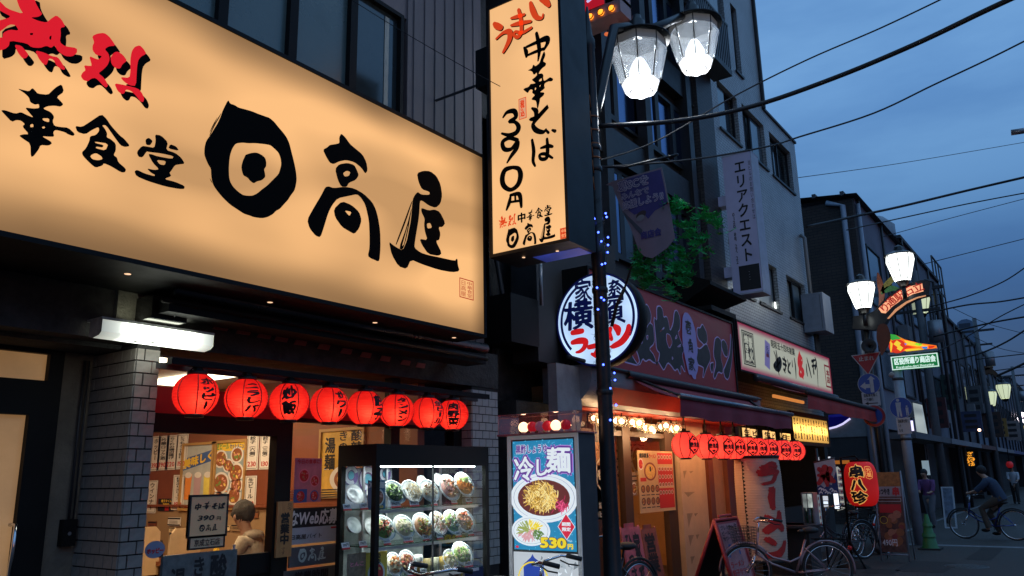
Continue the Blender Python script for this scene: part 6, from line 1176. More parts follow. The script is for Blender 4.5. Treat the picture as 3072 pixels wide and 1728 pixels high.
# ================================================================ white tiled building with the grilled chicken shop
bC=thing('tiled_building','pale small-tiled building with sliding windows above the cream and pink sign','building',(17.4,5.3,0))
WT=MBrick('small pale wall tiles',(.40,.42,.42),(.34,.36,.36),(.10,.105,.11),.115,.065,.007,.35,.5,.6)
def wall_holes(b,y0,y1,xs_,zs_,holes):
    """wall with real openings: cells of the grid xs x zs that fall in a hole are left out"""
    for i in range(len(xs_)-1):
        for j in range(len(zs_)-1):
            cx,cz=(xs_[i]+xs_[i+1])/2,(zs_[j]+zs_[j+1])/2
            if any(h[0]<cx<h[2]and h[1]<cz<h[3]for h in holes):continue
            b.box((xs_[i],y0,zs_[j]),(xs_[i+1],y1,zs_[j+1]))
HOL=[(14.9,5.12,16.15,6.15),(16.5,5.12,17.9,6.15),(18.6,5.12,20.1,6.15),(15.0,8.58,16.2,9.7),(16.5,8.58,18.0,9.72),(18.38,8.58,20.1,9.72),(15.0,10.6,15.9,12.4)]
xsC=sorted(set([BXE,20.6]+[h[0]for h in HOL]+[h[2]for h in HOL]));zsC=[2.9,5.12,6.15,8.58,9.7,9.72,10.15]
b=mb(WT);wall_holes(b,5.3,5.5,xsC,zsC,HOL[:6]);b.box((BXE,5.3,10.15),(15.0,5.5,13.2)).box((15.9,5.3,10.15),(16.35,5.5,13.2)).box((16.75,5.3,10.15),(18.1,5.5,13.2)).box((15,5.3,10.15),(15.9,5.5,10.6)).box((15,5.3,12.4),(15.9,5.5,13.2)).box((16.35,5.3,10.15),(16.75,5.5,10.46)).box((16.35,5.3,12.2),(16.75,5.5,13.2))
b.box((BXE,5.7,2.9),(20.4,12,10.1)).box((BXE,5.7,10.1),(18.0,12,13.1)).box((18.0,5.3,10.15),(18.1,12,13.2)).box((20.4,5.501,2.9),(20.6,12,10.15)).box((BXE,5.5,2.9),(BXE+.02,5.7,13));b.build('wall',bC)
b=mb(M('dark parapet cap',(.05,.052,.055),.6,var=.2));b.box((18.1,5.26,10.15),(20.66,5.6,10.21)).box((BXE,5.26,13.2),(18.16,5.6,13.26)).box((18.06,5.24,10.2),(18.14,5.7,13.2));b.build('parapet_cap',bC)
WG=M('bluish window glass',(.05,.07,.085),.07,var=.1,spec=1.0);WG.node_tree.nodes['Principled BSDF'].inputs['IOR'].default_value=1.7
WL=M('softly lit window glass',(.14,.18,.19),.35,var=.3,scale=1.2,spec=.8)
for i,h in enumerate(HOL+[(16.35,10.46,16.75,12.2)]):
    F_=FY(5.44);fr=mb(MF).frame(F_,h[0],h[1],h[2],h[3],.05,0,.05);xm_=(h[0]+h[2])/2;fr.fb(F_,xm_-.025,h[1],xm_+.025,h[3],0,.045);fr.fb(F_,h[0]-.04,h[1]-.05,h[2]+.04,h[1],.0,.18);fo=fr.build('window_frame',bC)
    for k,(xa_,xb_)in enumerate(((h[0]+.05,xm_-.025),(xm_+.025,h[2]-.05))):mb(WL if h[1]<6 else WG).rect(Fr((0,5.425,0),(1,random.uniform(-.006,.006),0),(0,random.uniform(-.004,.004),1)),xa_,h[1]+.05,xb_,h[3]-.05,0).build('pane',fo)
q=onY(2330,918,5.42);b=mb(M('lit globe lamp',(1,.95,.85),.3,var=0,emit=2.5,ecol=(.9,.95,.88)));b.ball((q.x,5.40,q.z-.02),.16,10,(1.5,.12,1));solo(b,'ceiling_light','round white lamp glowing in the lower window left of the grey utility box','light')
lamp('POINT',(q.x-1.6,5.0,q.z+.1),4,(.9,.95,.85),.2,name='window_spill')
# projecting building sign
XE=14.0;FE=FX(XE);es=thing('projecting_sign','unlit lavender projecting sign box with large black katakana and a phone number','sign',(XE,4.7,4.8));ye0,ye1,ze0,ze1=4.425,4.965,4.80,7.48
LAV=M('pale lavender acrylic',(.55,.53,.72),.4,var=.08,scale=2);b=mb(LAV).box((XE,ye0,ze0),(XE+.42,ye1,ze1));b.use(M('weathered white sign side',(.40,.42,.50),.5,var=.15));b.box((XE+.004,ye0-.012,ze0-.01),(XE+.43,ye0-.001,ze1+.01)).box((XE-.006,ye0-.012,ze0-.03),(XE+.43,ye1+.01,ze0-.002)).box((XE-.006,ye0-.012,ze1),(XE+.43,ye1+.01,ze1+.03));b.build('sign_box',es)
b=mb(INK);Z2=zoomed(1750,400,.41408);tb(b,FE,Z2,'エリアクエスト',1085,200,1240,925,bold=.025,h=.003,vertical=True);tb(b,FE,Z2,'当ビルのお問い合わせは',1188,195,1250,620,bold=.0,h=.003,vertical=True);tb(b,FE,Z2,'0120-88-27-22',1068,575,1135,940,bold=.01,h=.003,vertical=True,spacing=.8)
(a0,b1),(a1,b0)=FE.at(*Z2(1125,965)),FE.at(*Z2(1290,1120));b.rect(FE,a0,b0,a1,b1,.003);b.use(GREYM)
for k in range(4):b.rect(FE,(a0+a1)/2-.01,b0+.18+k*.05,(a0+a1)/2+.01,b0+.19+k*.05,.005)
b.build('lettering',es)
for z in(7.0-.35,5.25):mb(LAV).box((XE+.08,ye1,z-.1),(XE+.34,5.3,z+.1)).build('bracket',es)
# cream grilled chicken sign
YK=4.72;FK=FY(YK);Z8=zoomed(2200,900,.24845)
(k0,kt),(k1,kb_)=FK.at(2208,960),FK.at(2500,1190);kz1,kz0=4.17,3.33
ys=thing('shop_sign','lit cream signboard with pink blurred edges, black brush lettering and a red skewer mark','sign',((k0+k1)/2,YK,kz0))
KM=M('backlit cream sign face',(.6,.6,.5),.5,var=0,emit=.5,ecol=(.62,.62,.48));t=KM.node_tree;n=t.nodes;L=t.links.new;b_=n['Principled BSDF'];b_.inputs['Base Color'].default_value=(.2,.2,.17,1)
tcn=n.new('ShaderNodeTexCoord');sx=n.new('ShaderNodeSeparateXYZ');L(tcn.outputs['Generated'],sx.inputs[0])
def ed(i,wd):
    a=n.new('ShaderNodeMath');a.operation='SUBTRACT';L(sx.outputs[i],a.inputs[0]);a.inputs[1].default_value=.5;c=n.new('ShaderNodeMath');c.operation='ABSOLUTE';L(a.outputs[0],c.inputs[0]);d=n.new('ShaderNodeMapRange');d.interpolation_type='SMOOTHSTEP';L(c.outputs[0],d.inputs[0]);d.inputs[1].default_value=.5-wd;d.inputs[2].default_value=.49;return d
mxn=n.new('ShaderNodeMath');mxn.operation='MAXIMUM';L(ed(0,.03).outputs[0],mxn.inputs[0]);L(ed(2,.17).outputs[0],mxn.inputs[1])
mc_=n.new('ShaderNodeMixRGB');L(mxn.outputs[0],mc_.inputs[0]);mc_.inputs[1].default_value=(.62,.64,.50,1);mc_.inputs[2].default_value=(.38,.015,.07,1);L(mc_.outputs[0],b_.inputs['Emission Color'])
mb(KM).box((k0,YK,kz0),(k1,YK+.004,kz1)).build('sign_face',ys)
b=mb(BLK);b.box((k0-.08,YK+.005,kz0-.03),(k1+.02,5.3,kz1+.03));b.frame(FK,k0-.03,kz0-.03,k1+.03,kz1+.03,.03,0,.02);b.box((13.1,YK+.3,2.95),(k0-.08,5.3,4.15));b.build('sign_case',ys)
b=mb(INK)
(a0,b1),(a1,b0)=FK.at(*Z8(95,355)),FK.at(*Z8(272,815));b.frame(FK,a0,b0,a1,b1,.02,0,.003).frame(FK,a0+.05,b0+.035,a1-.05,b1-.035,.012,0,.003);b.rect(FK,a0+.075,b0+.055,a1-.075,b1-.055,.002)
b.use(KM);ww=a1-a0;b.text(FK,'焼き鳥',a0+.09,b1-.07,a0+ww*.5,b0+.07,bold=.06,vertical=True,h=.004).text(FK,'炭火',a0+ww*.52,b1-.07,a1-.09,b0+.07,bold=.06,vertical=True,h=.004);b.build('black_label',ys)
b=mb(INK)
(a0,c0)=FK.at(*Z8(450,520));(a1,c1)=FK.at(*Z8(740,635));b.text(FK,'昭和五十四年創業',a0,c0+.075,a1,c0-.085,bold=.03,h=.003)
def KS(pts,k=.0052):b.ribbon(FK,[(*FK.at(*Z8(x,y)),w*k)for x,y,w in pts],h=.003,steps=5)
b.mark();KS([(488,620,6),(510,680,9),(515,720,10)]);KS([(515,615,8),(530,720,14),(540,840,12),(552,905,5)]);KS([(492,800,20),(520,770,26),(560,720,24),(570,760,26),(545,820,30),(510,830,16),(500,800,20)])
b.mark();KS([(595,710,10),(635,740,10)]);KS([(600,770,12),(640,790,10)]);KS([(612,690,8),(630,780,12),(620,850,10),(605,830,12),(625,875,8)]);b.mark();KS([(650,720,6),(665,790,12),(660,850,14),(690,885,8)]);KS([(685,760,8),(662,810,10)]);b.mark();KS([(708,735,6),(712,800,10)]);KS([(735,705,8),(750,820,14),(756,945,5)])
b.mark();KS([(880,780,8),(885,860,14),(895,915,8)]);KS([(885,700,6),(910,800,16),(940,930,10)]);b.mark();KS([(945,740,14),(985,725,8)]);KS([(965,720,10),(962,800,14),(970,880,18)]);KS([(950,800,12),(985,790,8)]);KS([(985,700,10),(1000,760,18),(985,830,14)]);KS([(1000,750,8),(1012,850,10),(1018,960,8),(1022,1050,4)]);b.build_each('brush_character',ys)
b=mb(M('skewer red',(.45,.02,.02),.5,var=0,emit=.35,ecol=(.9,.02,.02)));P_=[(795,605),(805,650),(832,700),(838,760),(825,800),(852,840),(858,900),(845,930),(846,968),(830,940),(800,935),(785,890),(790,830),(775,780),(773,710),(782,665)];b.poly(FK,smooth([FK.at(*Z8(*p))for p in P_]),(),.003)
b.use(KM);b.disc(FK,*FK.at(*Z8(822,728)),.02,h=.005,n=8).disc(FK,*FK.at(*Z8(812,870)),.03,h=.005,n=8);b.build('skewer_mark',ys)
b=mb(M('faded red seal',(.35,.05,.05),.5,var=0,emit=.12,ecol=(.8,.1,.1)));(a0,b1),(a1,b0)=FK.at(*Z8(1092,760)),FK.at(*Z8(1190,1070));b1-=.03;b.frame(FK,a0,b0,a1,b1,.04,0,.003).text(FK,'本店',a0+.1,b1-.1,a1-.1,b0+.1,bold=.05,vertical=True,h=.003);b.use(M('lilac tag',(.3,.25,.5),.5,var=0,emit=.15,ecol=(.5,.4,.9)));P_=[(378,475),(440,535),(440,845),(378,785)];b.poly(FK,[FK.at(*Z8(*p))for p in P_],(),.003);b.use(BLUINK).text(FK,'元祖',*[v for p in((388,545),(432,690))for v in FK.at(*Z8(*p))],bold=.03,vertical=True,h=.005).use(REDINK).text(FK,'炭',*[v for p in((388,640),(432,700))for v in FK.at(*Z8(*p))],bold=.03,h=.006);b.build('seal',ys)
# second awning
t=thing('shop_awning','red awning cloth with a dark front bar over the grilled chicken shop','awning',(17,4.4,2.8));RC=M('bright red awning cloth',(.42,.035,.03),.8,var=.2,scale=3)
yA=4.0;xA0,xA1=14.6,20.5;b=mb(RC);b.smooth=True;b.add(*aw_(xA0,xA1,4.75,3.22,yA,2.95,.26));b.smooth=False;b.build('cloth',t);mb(DARKM).tube([(xA0,yA,2.98),(xA1+.02,yA,2.98)],.045,10).tube([(15,4.75,3.2),(15.6,4.4,3.05),(15.3,yA,2.97)],.02).tube([(20,4.75,3.2),(19.5,4.4,3.05),(19.9,yA,2.97)],.02).build('front_bar',t)
mb(M('awning cassette',(.10,.11,.12),.35,.7,var=.1)).lathe([(.001,13.95),(.075,13.95),(.075,19.3),(.001,19.3)],14,(0,4.66,3.24),'X').build('cassette',t)
mb(M('amber fascia light',(.5,.25,.08),.5,var=0,emit=.6,ecol=(1,.35,.08))).box((15.6,4.9,3.02),(17.6,4.94,3.08)).build('light_strip',t)
# shop C front: dark opening, counter, small fridge, strips
s3=thing('storefront','dark open grilled chicken shop front under the red awning','shop front',(17,5.3,0));b=mb(M('soot dark timber',(.022,.018,.016),.7,var=.3,scale=5));b.box((14.22,6.5,0),(20.4,6.6,2.9)).box((14.22,5.2,0),(14.4,6.5,2.9)).box((20.3,5.3,0),(20.6,12,2.9)).box((14.3,5.25,.06),(20.3,5.35,.9)).box((14.22,5.3,2.78),(20.6,6.6,2.9));b.build('wall',s3)
sl=thing('slip_lantern','row of glowing amber paper slips lettered in black under the red awning','lantern strip',(17.8,4.9,2.2));F_=FY(4.9)
SLP=M('glowing amber paper',(.6,.4,.12),.6,var=0,emit=1.1,ecol=(1,.55,.12));t=SLP.node_tree;n=t.nodes;b_=n['Principled BSDF'];tcn=n.new('ShaderNodeTexCoord');sx=n.new('ShaderNodeSeparateXYZ');t.links.new(tcn.outputs['Generated'],sx.inputs[0]);cv=n.new('ShaderNodeValToRGB');t.links.new(sx.outputs[2],cv.inputs[0]);cv.color_ramp.elements[0].color=(.18,.18,.18,1);cv.color_ramp.elements[1].color=(.12,.12,.12,1)
for p_,c_ in((.3,.35),(.42,1),(.6,1),(.72,.35)):e=cv.color_ramp.elements.new(p_);e.color=(c_,c_,c_,1)
mm=n.new('ShaderNodeMath');mm.operation='MULTIPLY';mm.inputs[1].default_value=2.6;t.links.new(cv.outputs[0],mm.inputs[0]);t.links.new(mm.outputs[0],b_.inputs['Emission Strength'])
for k in range(13):
    x0=16.62+k*.2;b=mb(SLP).fb(F_,x0,2.22,x0+.17,2.72,0,.01);b.build('paper_slip',sl);b=mb(INK);b.text(F_,['サワー炭','ビール','八珍鳥','きとり'][k%4],x0+.03,2.7,x0+.14,2.26,bold=.06,vertical=True,h=.013);b.build('slip_lettering',sl)
b=mb(M('dark timber rail',(.05,.025,.012),.6,var=.2));b.box((16.5,4.88,2.73),(19.3,4.96,2.82)).box((16.5,4.88,2.14),(19.3,4.96,2.21)).box((19.24,4.88,2.2),(19.3,4.96,2.75));b.build('rail',sl);lamp('AREA',(17.9,4.8,2.45),3,(1,.6,.2),2.2,(math.radians(90),0,0),.3,name='slip_glow')
for k,(u,w_)in enumerate(((2226,22),(2250,20),(2287,24),(2310,14),(2340,30))):
    F_=FY(5.12);(a0,b1),(a1,b0)=F_.at(u,1283+k*4),F_.at(u+w_,1310+k*4);b=mb(M('glowing amber glass',(.6,.4,.12),.5,var=0,emit=1.1,ecol=(1,.58,.2))).fb(F_,a0,b0,a1,b1,0,.02);b.use(INK).text(F_,'ビ' if k%2 else '生',a0+.02,b1-.02,a1-.02,b0+.02,bold=.05,h=.022)
    solo(b,'slip_lamp',f'small glowing amber lamp box behind the lantern row, {["first", "second", "third", "fourth", "fifth"][k]} from the left','lamp','amber lamp boxes behind the lantern row')
def xbox(X,u0,v0,u1,v1,d):F_=FX(X);(a0,b1),(a1,b0)=F_.at(u0,v0),F_.at(u1,v1);return F_,min(a0,a1),min(b0,b1),max(a0,a1),max(b0,b1)
F_,a0,b0,a1,b1=xbox(13.6,2402,1478,2448,1575,.4);t=thing('drinks_cabinet','small white lit glass drinks cabinet on the counter behind the bicycle','cabinet',(13.6,-a0,b0))
mb(M('white lit cabinet back',(.5,.52,.5),.4,var=.3,scale=10,emit=.42,ecol=(.8,.9,.85),evar=.6,escale=12)).rect(F_,a0,b0,a1,b1,-.25).build('back',t);b=mb(ALU);b.frame(F_,a0,b0,a1,b1,.02,-.25,0);b.fb(F_,a0+(a1-a0)*.45,b0,a0+(a1-a0)*.5,b1,-.02,0);b.build('frame',t);mb(GLS).rect(F_,a0,b0,a1,b1,.0).build('glass',t)
for k in range(7):mb((M('bottle green',(.05,.15,.06),.15,var=.1),M('bottle brown',(.15,.06,.02),.15,var=.1),ALU)[k%3]).lathe([(.001,b0),(.03,b0),(.03,b0+.16),(.012,b0+.22),(.012,b0+.26),(.001,b0+.26)],10,(13.75,-a0-.04-k*(a1-a0-.06)/7,0)).build('bottle',t)
b=mb(M('soot dark timber',(0,0,0)));b.box((13.5,3.9,0),(14.1,4.8,b0));b.use(DARKM).box((13.3,3.85,b0-.04),(14.15,4.85,b0));solo(b,'counter','dark counter the drinks cabinet stands on','counter')
F_,a0,b0,a1,b1=xbox(13.9,2452,1484,2468,1572,.4);b=mb(WHITEP).fb(F_,a0,b0,a1,b1,0,.02);b.use(REDINK)
for k in range(5):b.text(F_,'390円',a0+.01,b1-.03-k*.1,a1-.01,b1-.09-k*.1,bold=.05,h=.022)
solo(b,'price_strip','white price strip with red writing at the right side of the drinks cabinet','price strip')
for k,(u0,v0,u1,v1,e,lab)in enumerate(((2500,1481,2519,1526,1.5,'bright white lit panel left of the red standing lantern'),(2468,1488,2486,1512,.6,'small white lit square behind the ice banner, upper one'),(2470,1504,2486,1524,.5,'small white lit square behind the ice banner, lower one'),(2449,1372,2458,1384,.8,'tiny white lit square left above the ice banner'),(2484,1370,2492,1380,.8,'tiny white lit square right above the ice banner'))):
    F_,a0,b0,a1,b1=xbox(16.2,u0,v0,u1,v1,.1);b=mb(M(f'white lit panel {e}',(.5,.52,.55),.4,var=0,emit=e,ecol=(.82,.9,1))).fb(F_,a0,b0,a1,b1,-.02,0);b.use(DARKM).frame(F_,a0-.015,b0-.015,a1+.015,b1+.015,.014,-.03,.005);solo(b,'light_box',lab,'light box')
F_=FX(17.6);b=mb(M('pale lit menu board',(.45,.46,.42),.5,var=.15,scale=8,emit=.32,ecol=(.85,.85,.72)));(q0,q1),(q2,q3)=F_.at(2500,1398),F_.at(2537,1535)
P_=[(2500,1402),(2512,1400),(2524,1412),(2530,1435),(2534,1480),(2540,1525),(2512,1533),(2506,1450)];L_=[F_.at(*p)for p in P_][::-1];b.prism(F_,L_,-.04,0)
for k in range(6):
    v=1408+k*20;(a0,c0),(a1,c1)=F_.at(2513+k,v),F_.at(2526+k*1.5,v+14);b.use(WHITEP).rect(F_,a0,c1,a1,c0,.004);b.use(REDINK).rect(F_,a0+(a1-a0)*.5,c1+.03,a1-.01,c0-.03,.006)
solo(b,'menu_board','pale curved menu board with rows of cards behind the red standing lantern','menu board')
# ice banner
F_=FX(14.6);t=thing('ice_banner','white shaved ice banner with a big red ice character over blue waves','banner',F_(*F_.at(2478,1470)));ZD=zoomed(2000,1200,.3643)
def pz(x,y):return F_.at(*ZD(x,y))
b=mb(M('white banner cloth',(.42,.44,.46),.8,var=.1));P_=[(1212,515),(1290,500),(1378,478),(1400,600),(1418,765),(1345,775),(1250,785),(1235,650)];b.prism(F_,[pz(*p)for p in P_][::-1],-.012,0);b.use(M('navy wave print',(.02,.05,.16),.7,var=.3,scale=20));b.poly(F_,[pz(*p)for p in((1238,720),(1270,700),(1300,725),(1330,690),(1360,700),(1392,590),(1402,620),(1417,764),(1345,774),(1251,784))][::-1],(),.003);b.build('cloth',t)
b=mb(WHITEP)
for k in range(9):x=1255+(k*53)%140;y=735+(k*29)%40;b.ribbon(F_,[(*pz(x,y),.02),(*pz(x+12,y-10),.025),(*pz(x+24,y),.02)],h=.006,steps=3)
b.use(M('ice red',(.45,.03,.03),.7,var=.05));S=lambda pts:b.ribbon(F_,[(*pz(x,y),w*.0031)for x,y,w in pts],h=.009,steps=5)
S([(1305,560,40),(1312,620,46),(1325,700,20)]);S([(1258,570,26),(1285,600,20)]);S([(1250,620,16),(1290,625,30),(1255,685,24)]);S([(1345,570,34),(1330,610,30)]);S([(1325,610,26),(1350,650,38),(1378,668,22)]);b.build('ice_print',t)
b=mb(DARKM);a,c=pz(1205,515);a2,c2=pz(1385,474);b.tube([F_(a,c,.0),F_(a2,c2,.0)],.012);a3,c3=pz(1225,390);b.tube([F_(a3,0,-.05),F_(a3,2.0,-.05)],.02);b.build('rod',t)
# red standing lantern
c=Vector((15.0,3.36,1.385));lw=thing('standing_lantern','long red standing lantern with gold-edged characters and a framed seal, right of the ice banner','lantern',c-Vector((0,0,1.385)))
prof=[];R_,H_=.265,.37
for k in range(61):z=-H_+2*H_*k/60;prof.append((R_*(.5+.5*(1-abs(z/H_)**3.2)**.5)+(.0025 if k%2 else 0),z))
mb(M('deep red lantern paper',(.5,.02,.015),.6,var=.1,emit=.26,ecol=(.9,.012,.01),evar=.2)).lathe(prof,40,c).build('paper_shade',lw)
phi=math.atan2(-c.y,-c.x)
def FL_(a,b_,h=0):
    th=phi+a/R_;r_=R_*(.5+.5*(1-min(1,abs(b_/H_))**3.2)**.5)+h;return c+Vector((r_*math.cos(th),r_*math.sin(th),b_))
b=mb(M('gold lantern lettering',(.7,.4,.08),.5,var=0,emit=.6,ecol=(1,.5,.12)));b.text(FL_,'串八珍',-.19,.31,.06,-.33,bold=.12,vertical=True,h=.008,sub=4,warp=.12);b.ribbon(FL_,[(.09,.28,.008),(.2,.28,.008),(.2,.1,.008),(.09,.1,.008),(.09,.28,.008)],h=.008,steps=2);b.text(FL_,'元祖',.10,.27,.19,.11,bold=.02,vertical=True,h=.008,sub=3);b.use(INK).text(FL_,'串八珍',-.19,.31,.06,-.33,bold=.05,vertical=True,h=.013,sub=4,warp=.12);b.build('lettering',lw)
b=mb(BLK);b.lathe([(.08,H_),(.15,H_),(.15,H_+.03),(.08,H_+.03)],20,c).lathe([(.08,-H_-.03),(.15,-H_-.03),(.15,-H_),(.08,-H_)],20,c);b.tube([(c.x+.02,c.y+.30,0),(c.x+.02,c.y+.30,1.83),(c.x,c.y+.05,1.86),(c.x,c.y,1.78)],.02);b.lathe([(.001,.1),(.12,.1),(.28,.0)],20,(c.x,c.y+.28,0));b.tube([(c.x,c.y+.3,.45),(c.x-.2,c.y+.5,0)],.015).tube([(c.x,c.y+.3,.45),(c.x-.15,c.y+.05,0)],.015);b.build('stand',lw);lamp('POINT',(0,-.35,1.3),.6,(1,.15,.08),.25,parent=lw,name='lantern_glow')
# 490 yen board, weights, cone
XB=16.5;F_=FX(XB);t=thing('menu_board','tall food menu board priced 490 beside the red standing lantern','menu board',(XB,3.2,0));(aL,zT),(aR_,zT2)=F_.at(2622,1418),F_.at(2702,1414);wB=aR_-aL;hB=1.62
P=Fr(F_(aL,.0,.24),(0,-1,0),(.2,0,hB));P.N=P.U.cross(P.V);b=mb(M('food print brown',(.10,.04,.025),.5,var=.7,scale=9)).fb(P,.02,.16,wB-.02,1.14,-.02,0);b.use(M('fried food print',(.35,.14,.03),.5,var=.5,scale=14)).fb(P,.02,1.32,wB-.02,1.58,-.02,0);b.use(M('dim white print',(.30,.27,.26),.5,var=.1)).fb(P,.02,1.14,wB-.02,1.319,-.02,0)
b.use(INK).text(P,'もつやき',wB*.08,1.29,wB*.55,1.17,bold=.05,h=.003);b.use(REDINK).text(P,'串',wB*.62,1.31,wB*.9,1.15,bold=.06,h=.003).rect(P,.05,.85,wB-.05,1.0,.002);b.use(WHITEP).text(P,'490円',wB*.1,.40,wB*.65,.26,bold=.01,h=.004).frame(P,wB*.08,1.05,wB*.92,1.11,.005,.001,.003)
b.use(YELINK).ring(P,wB*.22,.72,.06,.068,.003,20);rnd=random.Random(8)
for k in range(26):b.use(rnd.choice([FOODM[0],FOODM[4],M('dull red print',(.25,.04,.03),.5,var=.3)])).disc(P,wB*rnd.uniform(.3,.9),rnd.uniform(.3,.85),rnd.uniform(.03,.08),h=.002+k*.00002,n=8)
b.build('front_panel',t);b=mb(M('dull white edge',(.22,.22,.24),.5,var=.1))
for a in(0,wB):b.tube([P(a,0,0),P(a,1.6,0)],.014);b.tube([P(a,1.6,0),P(a,.0,-.55)],.012)
b.tube([P(0,.12,0),P(wB,.12,0)],.014);b.build('edge_frame',t)
for k,(u,v,s_)in enumerate(((2645,1640,.16),(2682,1628,.15))):
    q=onZ(u,v+22,0);b=mb(M('white weight bag',(.22,.22,.24),.7,var=.2,bump=.6,bscale=12));b.ball((q.x,q.y,s_*.8),s_,9,(1,1,.8));b.lathe([(.03,s_*1.5),(.045,s_*1.75)],8,(q.x,q.y,0));solo(b,'weight_bag',['round white weight bag, left one at the foot of the 490 board','round white weight bag, right one at the foot of the 490 board'][k],'weight bag','white weight bags under the menu board')
q=onZ(2792,1648,0);t=thing('traffic_cone','dark green traffic cone on the road edge right of the 490 board','traffic cone',q);b=mb(M('green cone plastic',(.02,.13,.03),.5,var=.15));b.lathe([(.17,.03),(.15,.05),(.035,.70),(.028,.70)],24,q);b.build('cone',t);mb(M('black rubber',(.015,.015,.015),.8,var=.1)).box(q+Vector((-.21,-.21,0)),q+Vector((.21,.21,.03))).build('base',t)
for k,z in enumerate((.25,.46)):mb(M('dull cone band',(.05,.2,.07),.4,var=.2)).lathe([(.167-.176*z+.004+.01,z),(.167-.176*(z+.07)+.004+.006,z+.07)],24,q).build('band',t)
# grey utility box with pipes on the corner
t=thing('utility_box','grey steel utility box on conduits at the corner of the tiled building','utility box',(19.9,4.9,4.9));p0,p1=onX(2432,880,19.6),onX(2480,990,19.6)
b=mb(M('grey painted steel box',(.24,.26,.30),.5,var=.15));b.box((19.6,4.78,p1.z),(20.35,5.28,p0.z));b.use(M('grey box door seam',(.08,.085,.09),.6,var=0)).box((19.592,4.84,p1.z+.05),(19.6,4.85,p0.z-.05));b.build('cabinet',t)
for dx in(0,.12,.24):mb(CONCD).tube([(20.0+dx,5.15,3.0),(20.0+dx,5.15,p1.z)],.035).build('conduit',t)
mb(M('pale downpipe',(.20,.20,.20),.6,var=.1)).tube([(20.2,5.2,p0.z),(20.2,5.2,7.4),(20.2,5.29,7.5)],.05).build('pipe',t)
# ================================================================ near street lamp
PX,PY=6.72,3.72
sl_=thing('street_lamp','tall black street lamp with two large glass lanterns and blue fairy lights round its pole','street lamp',(PX,PY,0))
POLE=M('black enamelled pole',(.022,.023,.025),.35,.3,var=.25,scale=5)
b=mb(POLE);b.lathe([(.14,0),(.14,.3),(.09,.4),(.078,1.2),(.07,2.2),(.07,3.7),(.076,3.72),(.076,3.8),(.066,3.82),(.062,6.0),(.07,6.02),(.07,6.1),(.045,6.16),(.03,6.3),(.012,6.5),(.001,6.52)],20,(PX,PY,0))
for z in(2.35,3.35,4.62,4.85):b.lathe([(.076,z),(.08,z+.01),(.08,z+.04),(.076,z+.05)],20,(PX,PY,0))
b.build('pole',sl_)
L1=onY(1918,190,3.6);L2=onY(2083,133,3.42)
LGL=MG('ribbed lamp panel',(.93,.96,1),1.3,cover=.24,ccol=(.85,.9,.95),bump=.5,bscale=11)
LWH=M('white lit lamp bowl',(.8,.8,.8),.4,var=0,emit=1.25,ecol=(.93,.97,1));LPN=M('pale lamp plate',(.32,.32,.31),.5,var=.08,emit=.04,ecol=(1,1,1))
def lantern_head(par,c,r=.31,h=.78,n=8,rot=0):
    zt_,zb_=c.z+h*.36,c.z-h*.42;hd=bpy.data.objects.new('lantern_head',None);COL.objects.link(hd);hd.parent=par;hd.location=c-par.location
    def ringp(r_,z):return[Vector((c.x+r_*math.cos(2*math.pi*(k+.5)/n+rot),c.y+r_*math.sin(2*math.pi*(k+.5)/n+rot),z))for k in range(n)]
    A,B,C_,D=ringp(r,zt_),ringp(r*.99,zt_-h*.14),ringp(r*.70,zb_+h*.10),ringp(r*.58,zb_-h*.04)
    b=mb(LPN)
    for k in range(n):b.face(A[k],B[k],B[(k+1)%n],A[(k+1)%n])
    b.build('top_plate',hd)
    for k in range(n):
        p,q,s,u_=C_[k],C_[(k+1)%n],B[(k+1)%n],B[k];m=(p+q+s+u_)/4;out=Vector((m.x-c.x,m.y-c.y,0)).normalized()*.02
        i_=lambda P_,f=.12:P_+(m-P_)*f
        b=mb(LGL);b.face(p,q,s,u_);o_=b.build('glass_panel',hd)
        b=mb(LGL);pp=[i_(p,.16)+out,i_(q,.16)+out,i_(s,.16)+out*1.6,i_(u_,.16)+out*1.6];b.face(*pp);[b.face(a_,b2_,c2_,d2_)for a_,b2_,c2_,d2_ in((i_(p),i_(q),pp[1],pp[0]),(i_(q),i_(s),pp[2],pp[1]),(i_(s),i_(u_),pp[3],pp[2]),(i_(u_),i_(p),pp[0],pp[3]))];b.build('raised_panel',o_)
    b=mb(POLE)
    for k in range(n):b.tube([A[k],B[k],C_[k]],.0075,5)
    b.build('glazing_bar',hd)
    b=mb(LWH);
    for k in range(n):b.face(D[k],D[(k+1)%n],C_[(k+1)%n],C_[k])
    b.face(*D[::-1]);b.build('lit_bowl',hd)
    b=mb(POLE);b.lathe([(r*.40,zb_-h*.0405),(r*.43,zb_-h*.046),(r*.38,zb_-h*.046)],28,(c.x,c.y,0));b.build('bowl_ring',hd)
    b=mb(M('frosted finial',(.5,.52,.55),.3,var=0,emit=.5,ecol=(.9,.95,1)));b.lathe([(.001,zb_-h*.13),(.05,zb_-h*.13),(.045,zb_-h*.09),(r*.25,zb_-h*.0415)],16,(c.x,c.y,0));b.build('finial',hd)
    b=mb(POLE);b.lathe([(.001,zt_+.35),(.05,zt_+.33),(.06,zt_+.28),(.09,zt_+.25),(.095,zt_+.13),(.12,zt_+.10),(r*.9,zt_+.035),(r*1.22,zt_+.0),(r*1.2,zt_-.015),(.001,zt_-.0)],n*3,(c.x,c.y,0));b.build('cap',hd)
    mb(M('white lamp tube',(1,1,1),.3,var=0,emit=3,ecol=(.93,.97,1))).lathe([(.001,-.22),(.12,-.2),(.125,-.05),(.07,.08),(.04,.12),(.001,.13)],14,c+Vector((0,0,-.06))).build('bulb',hd)
    return hd
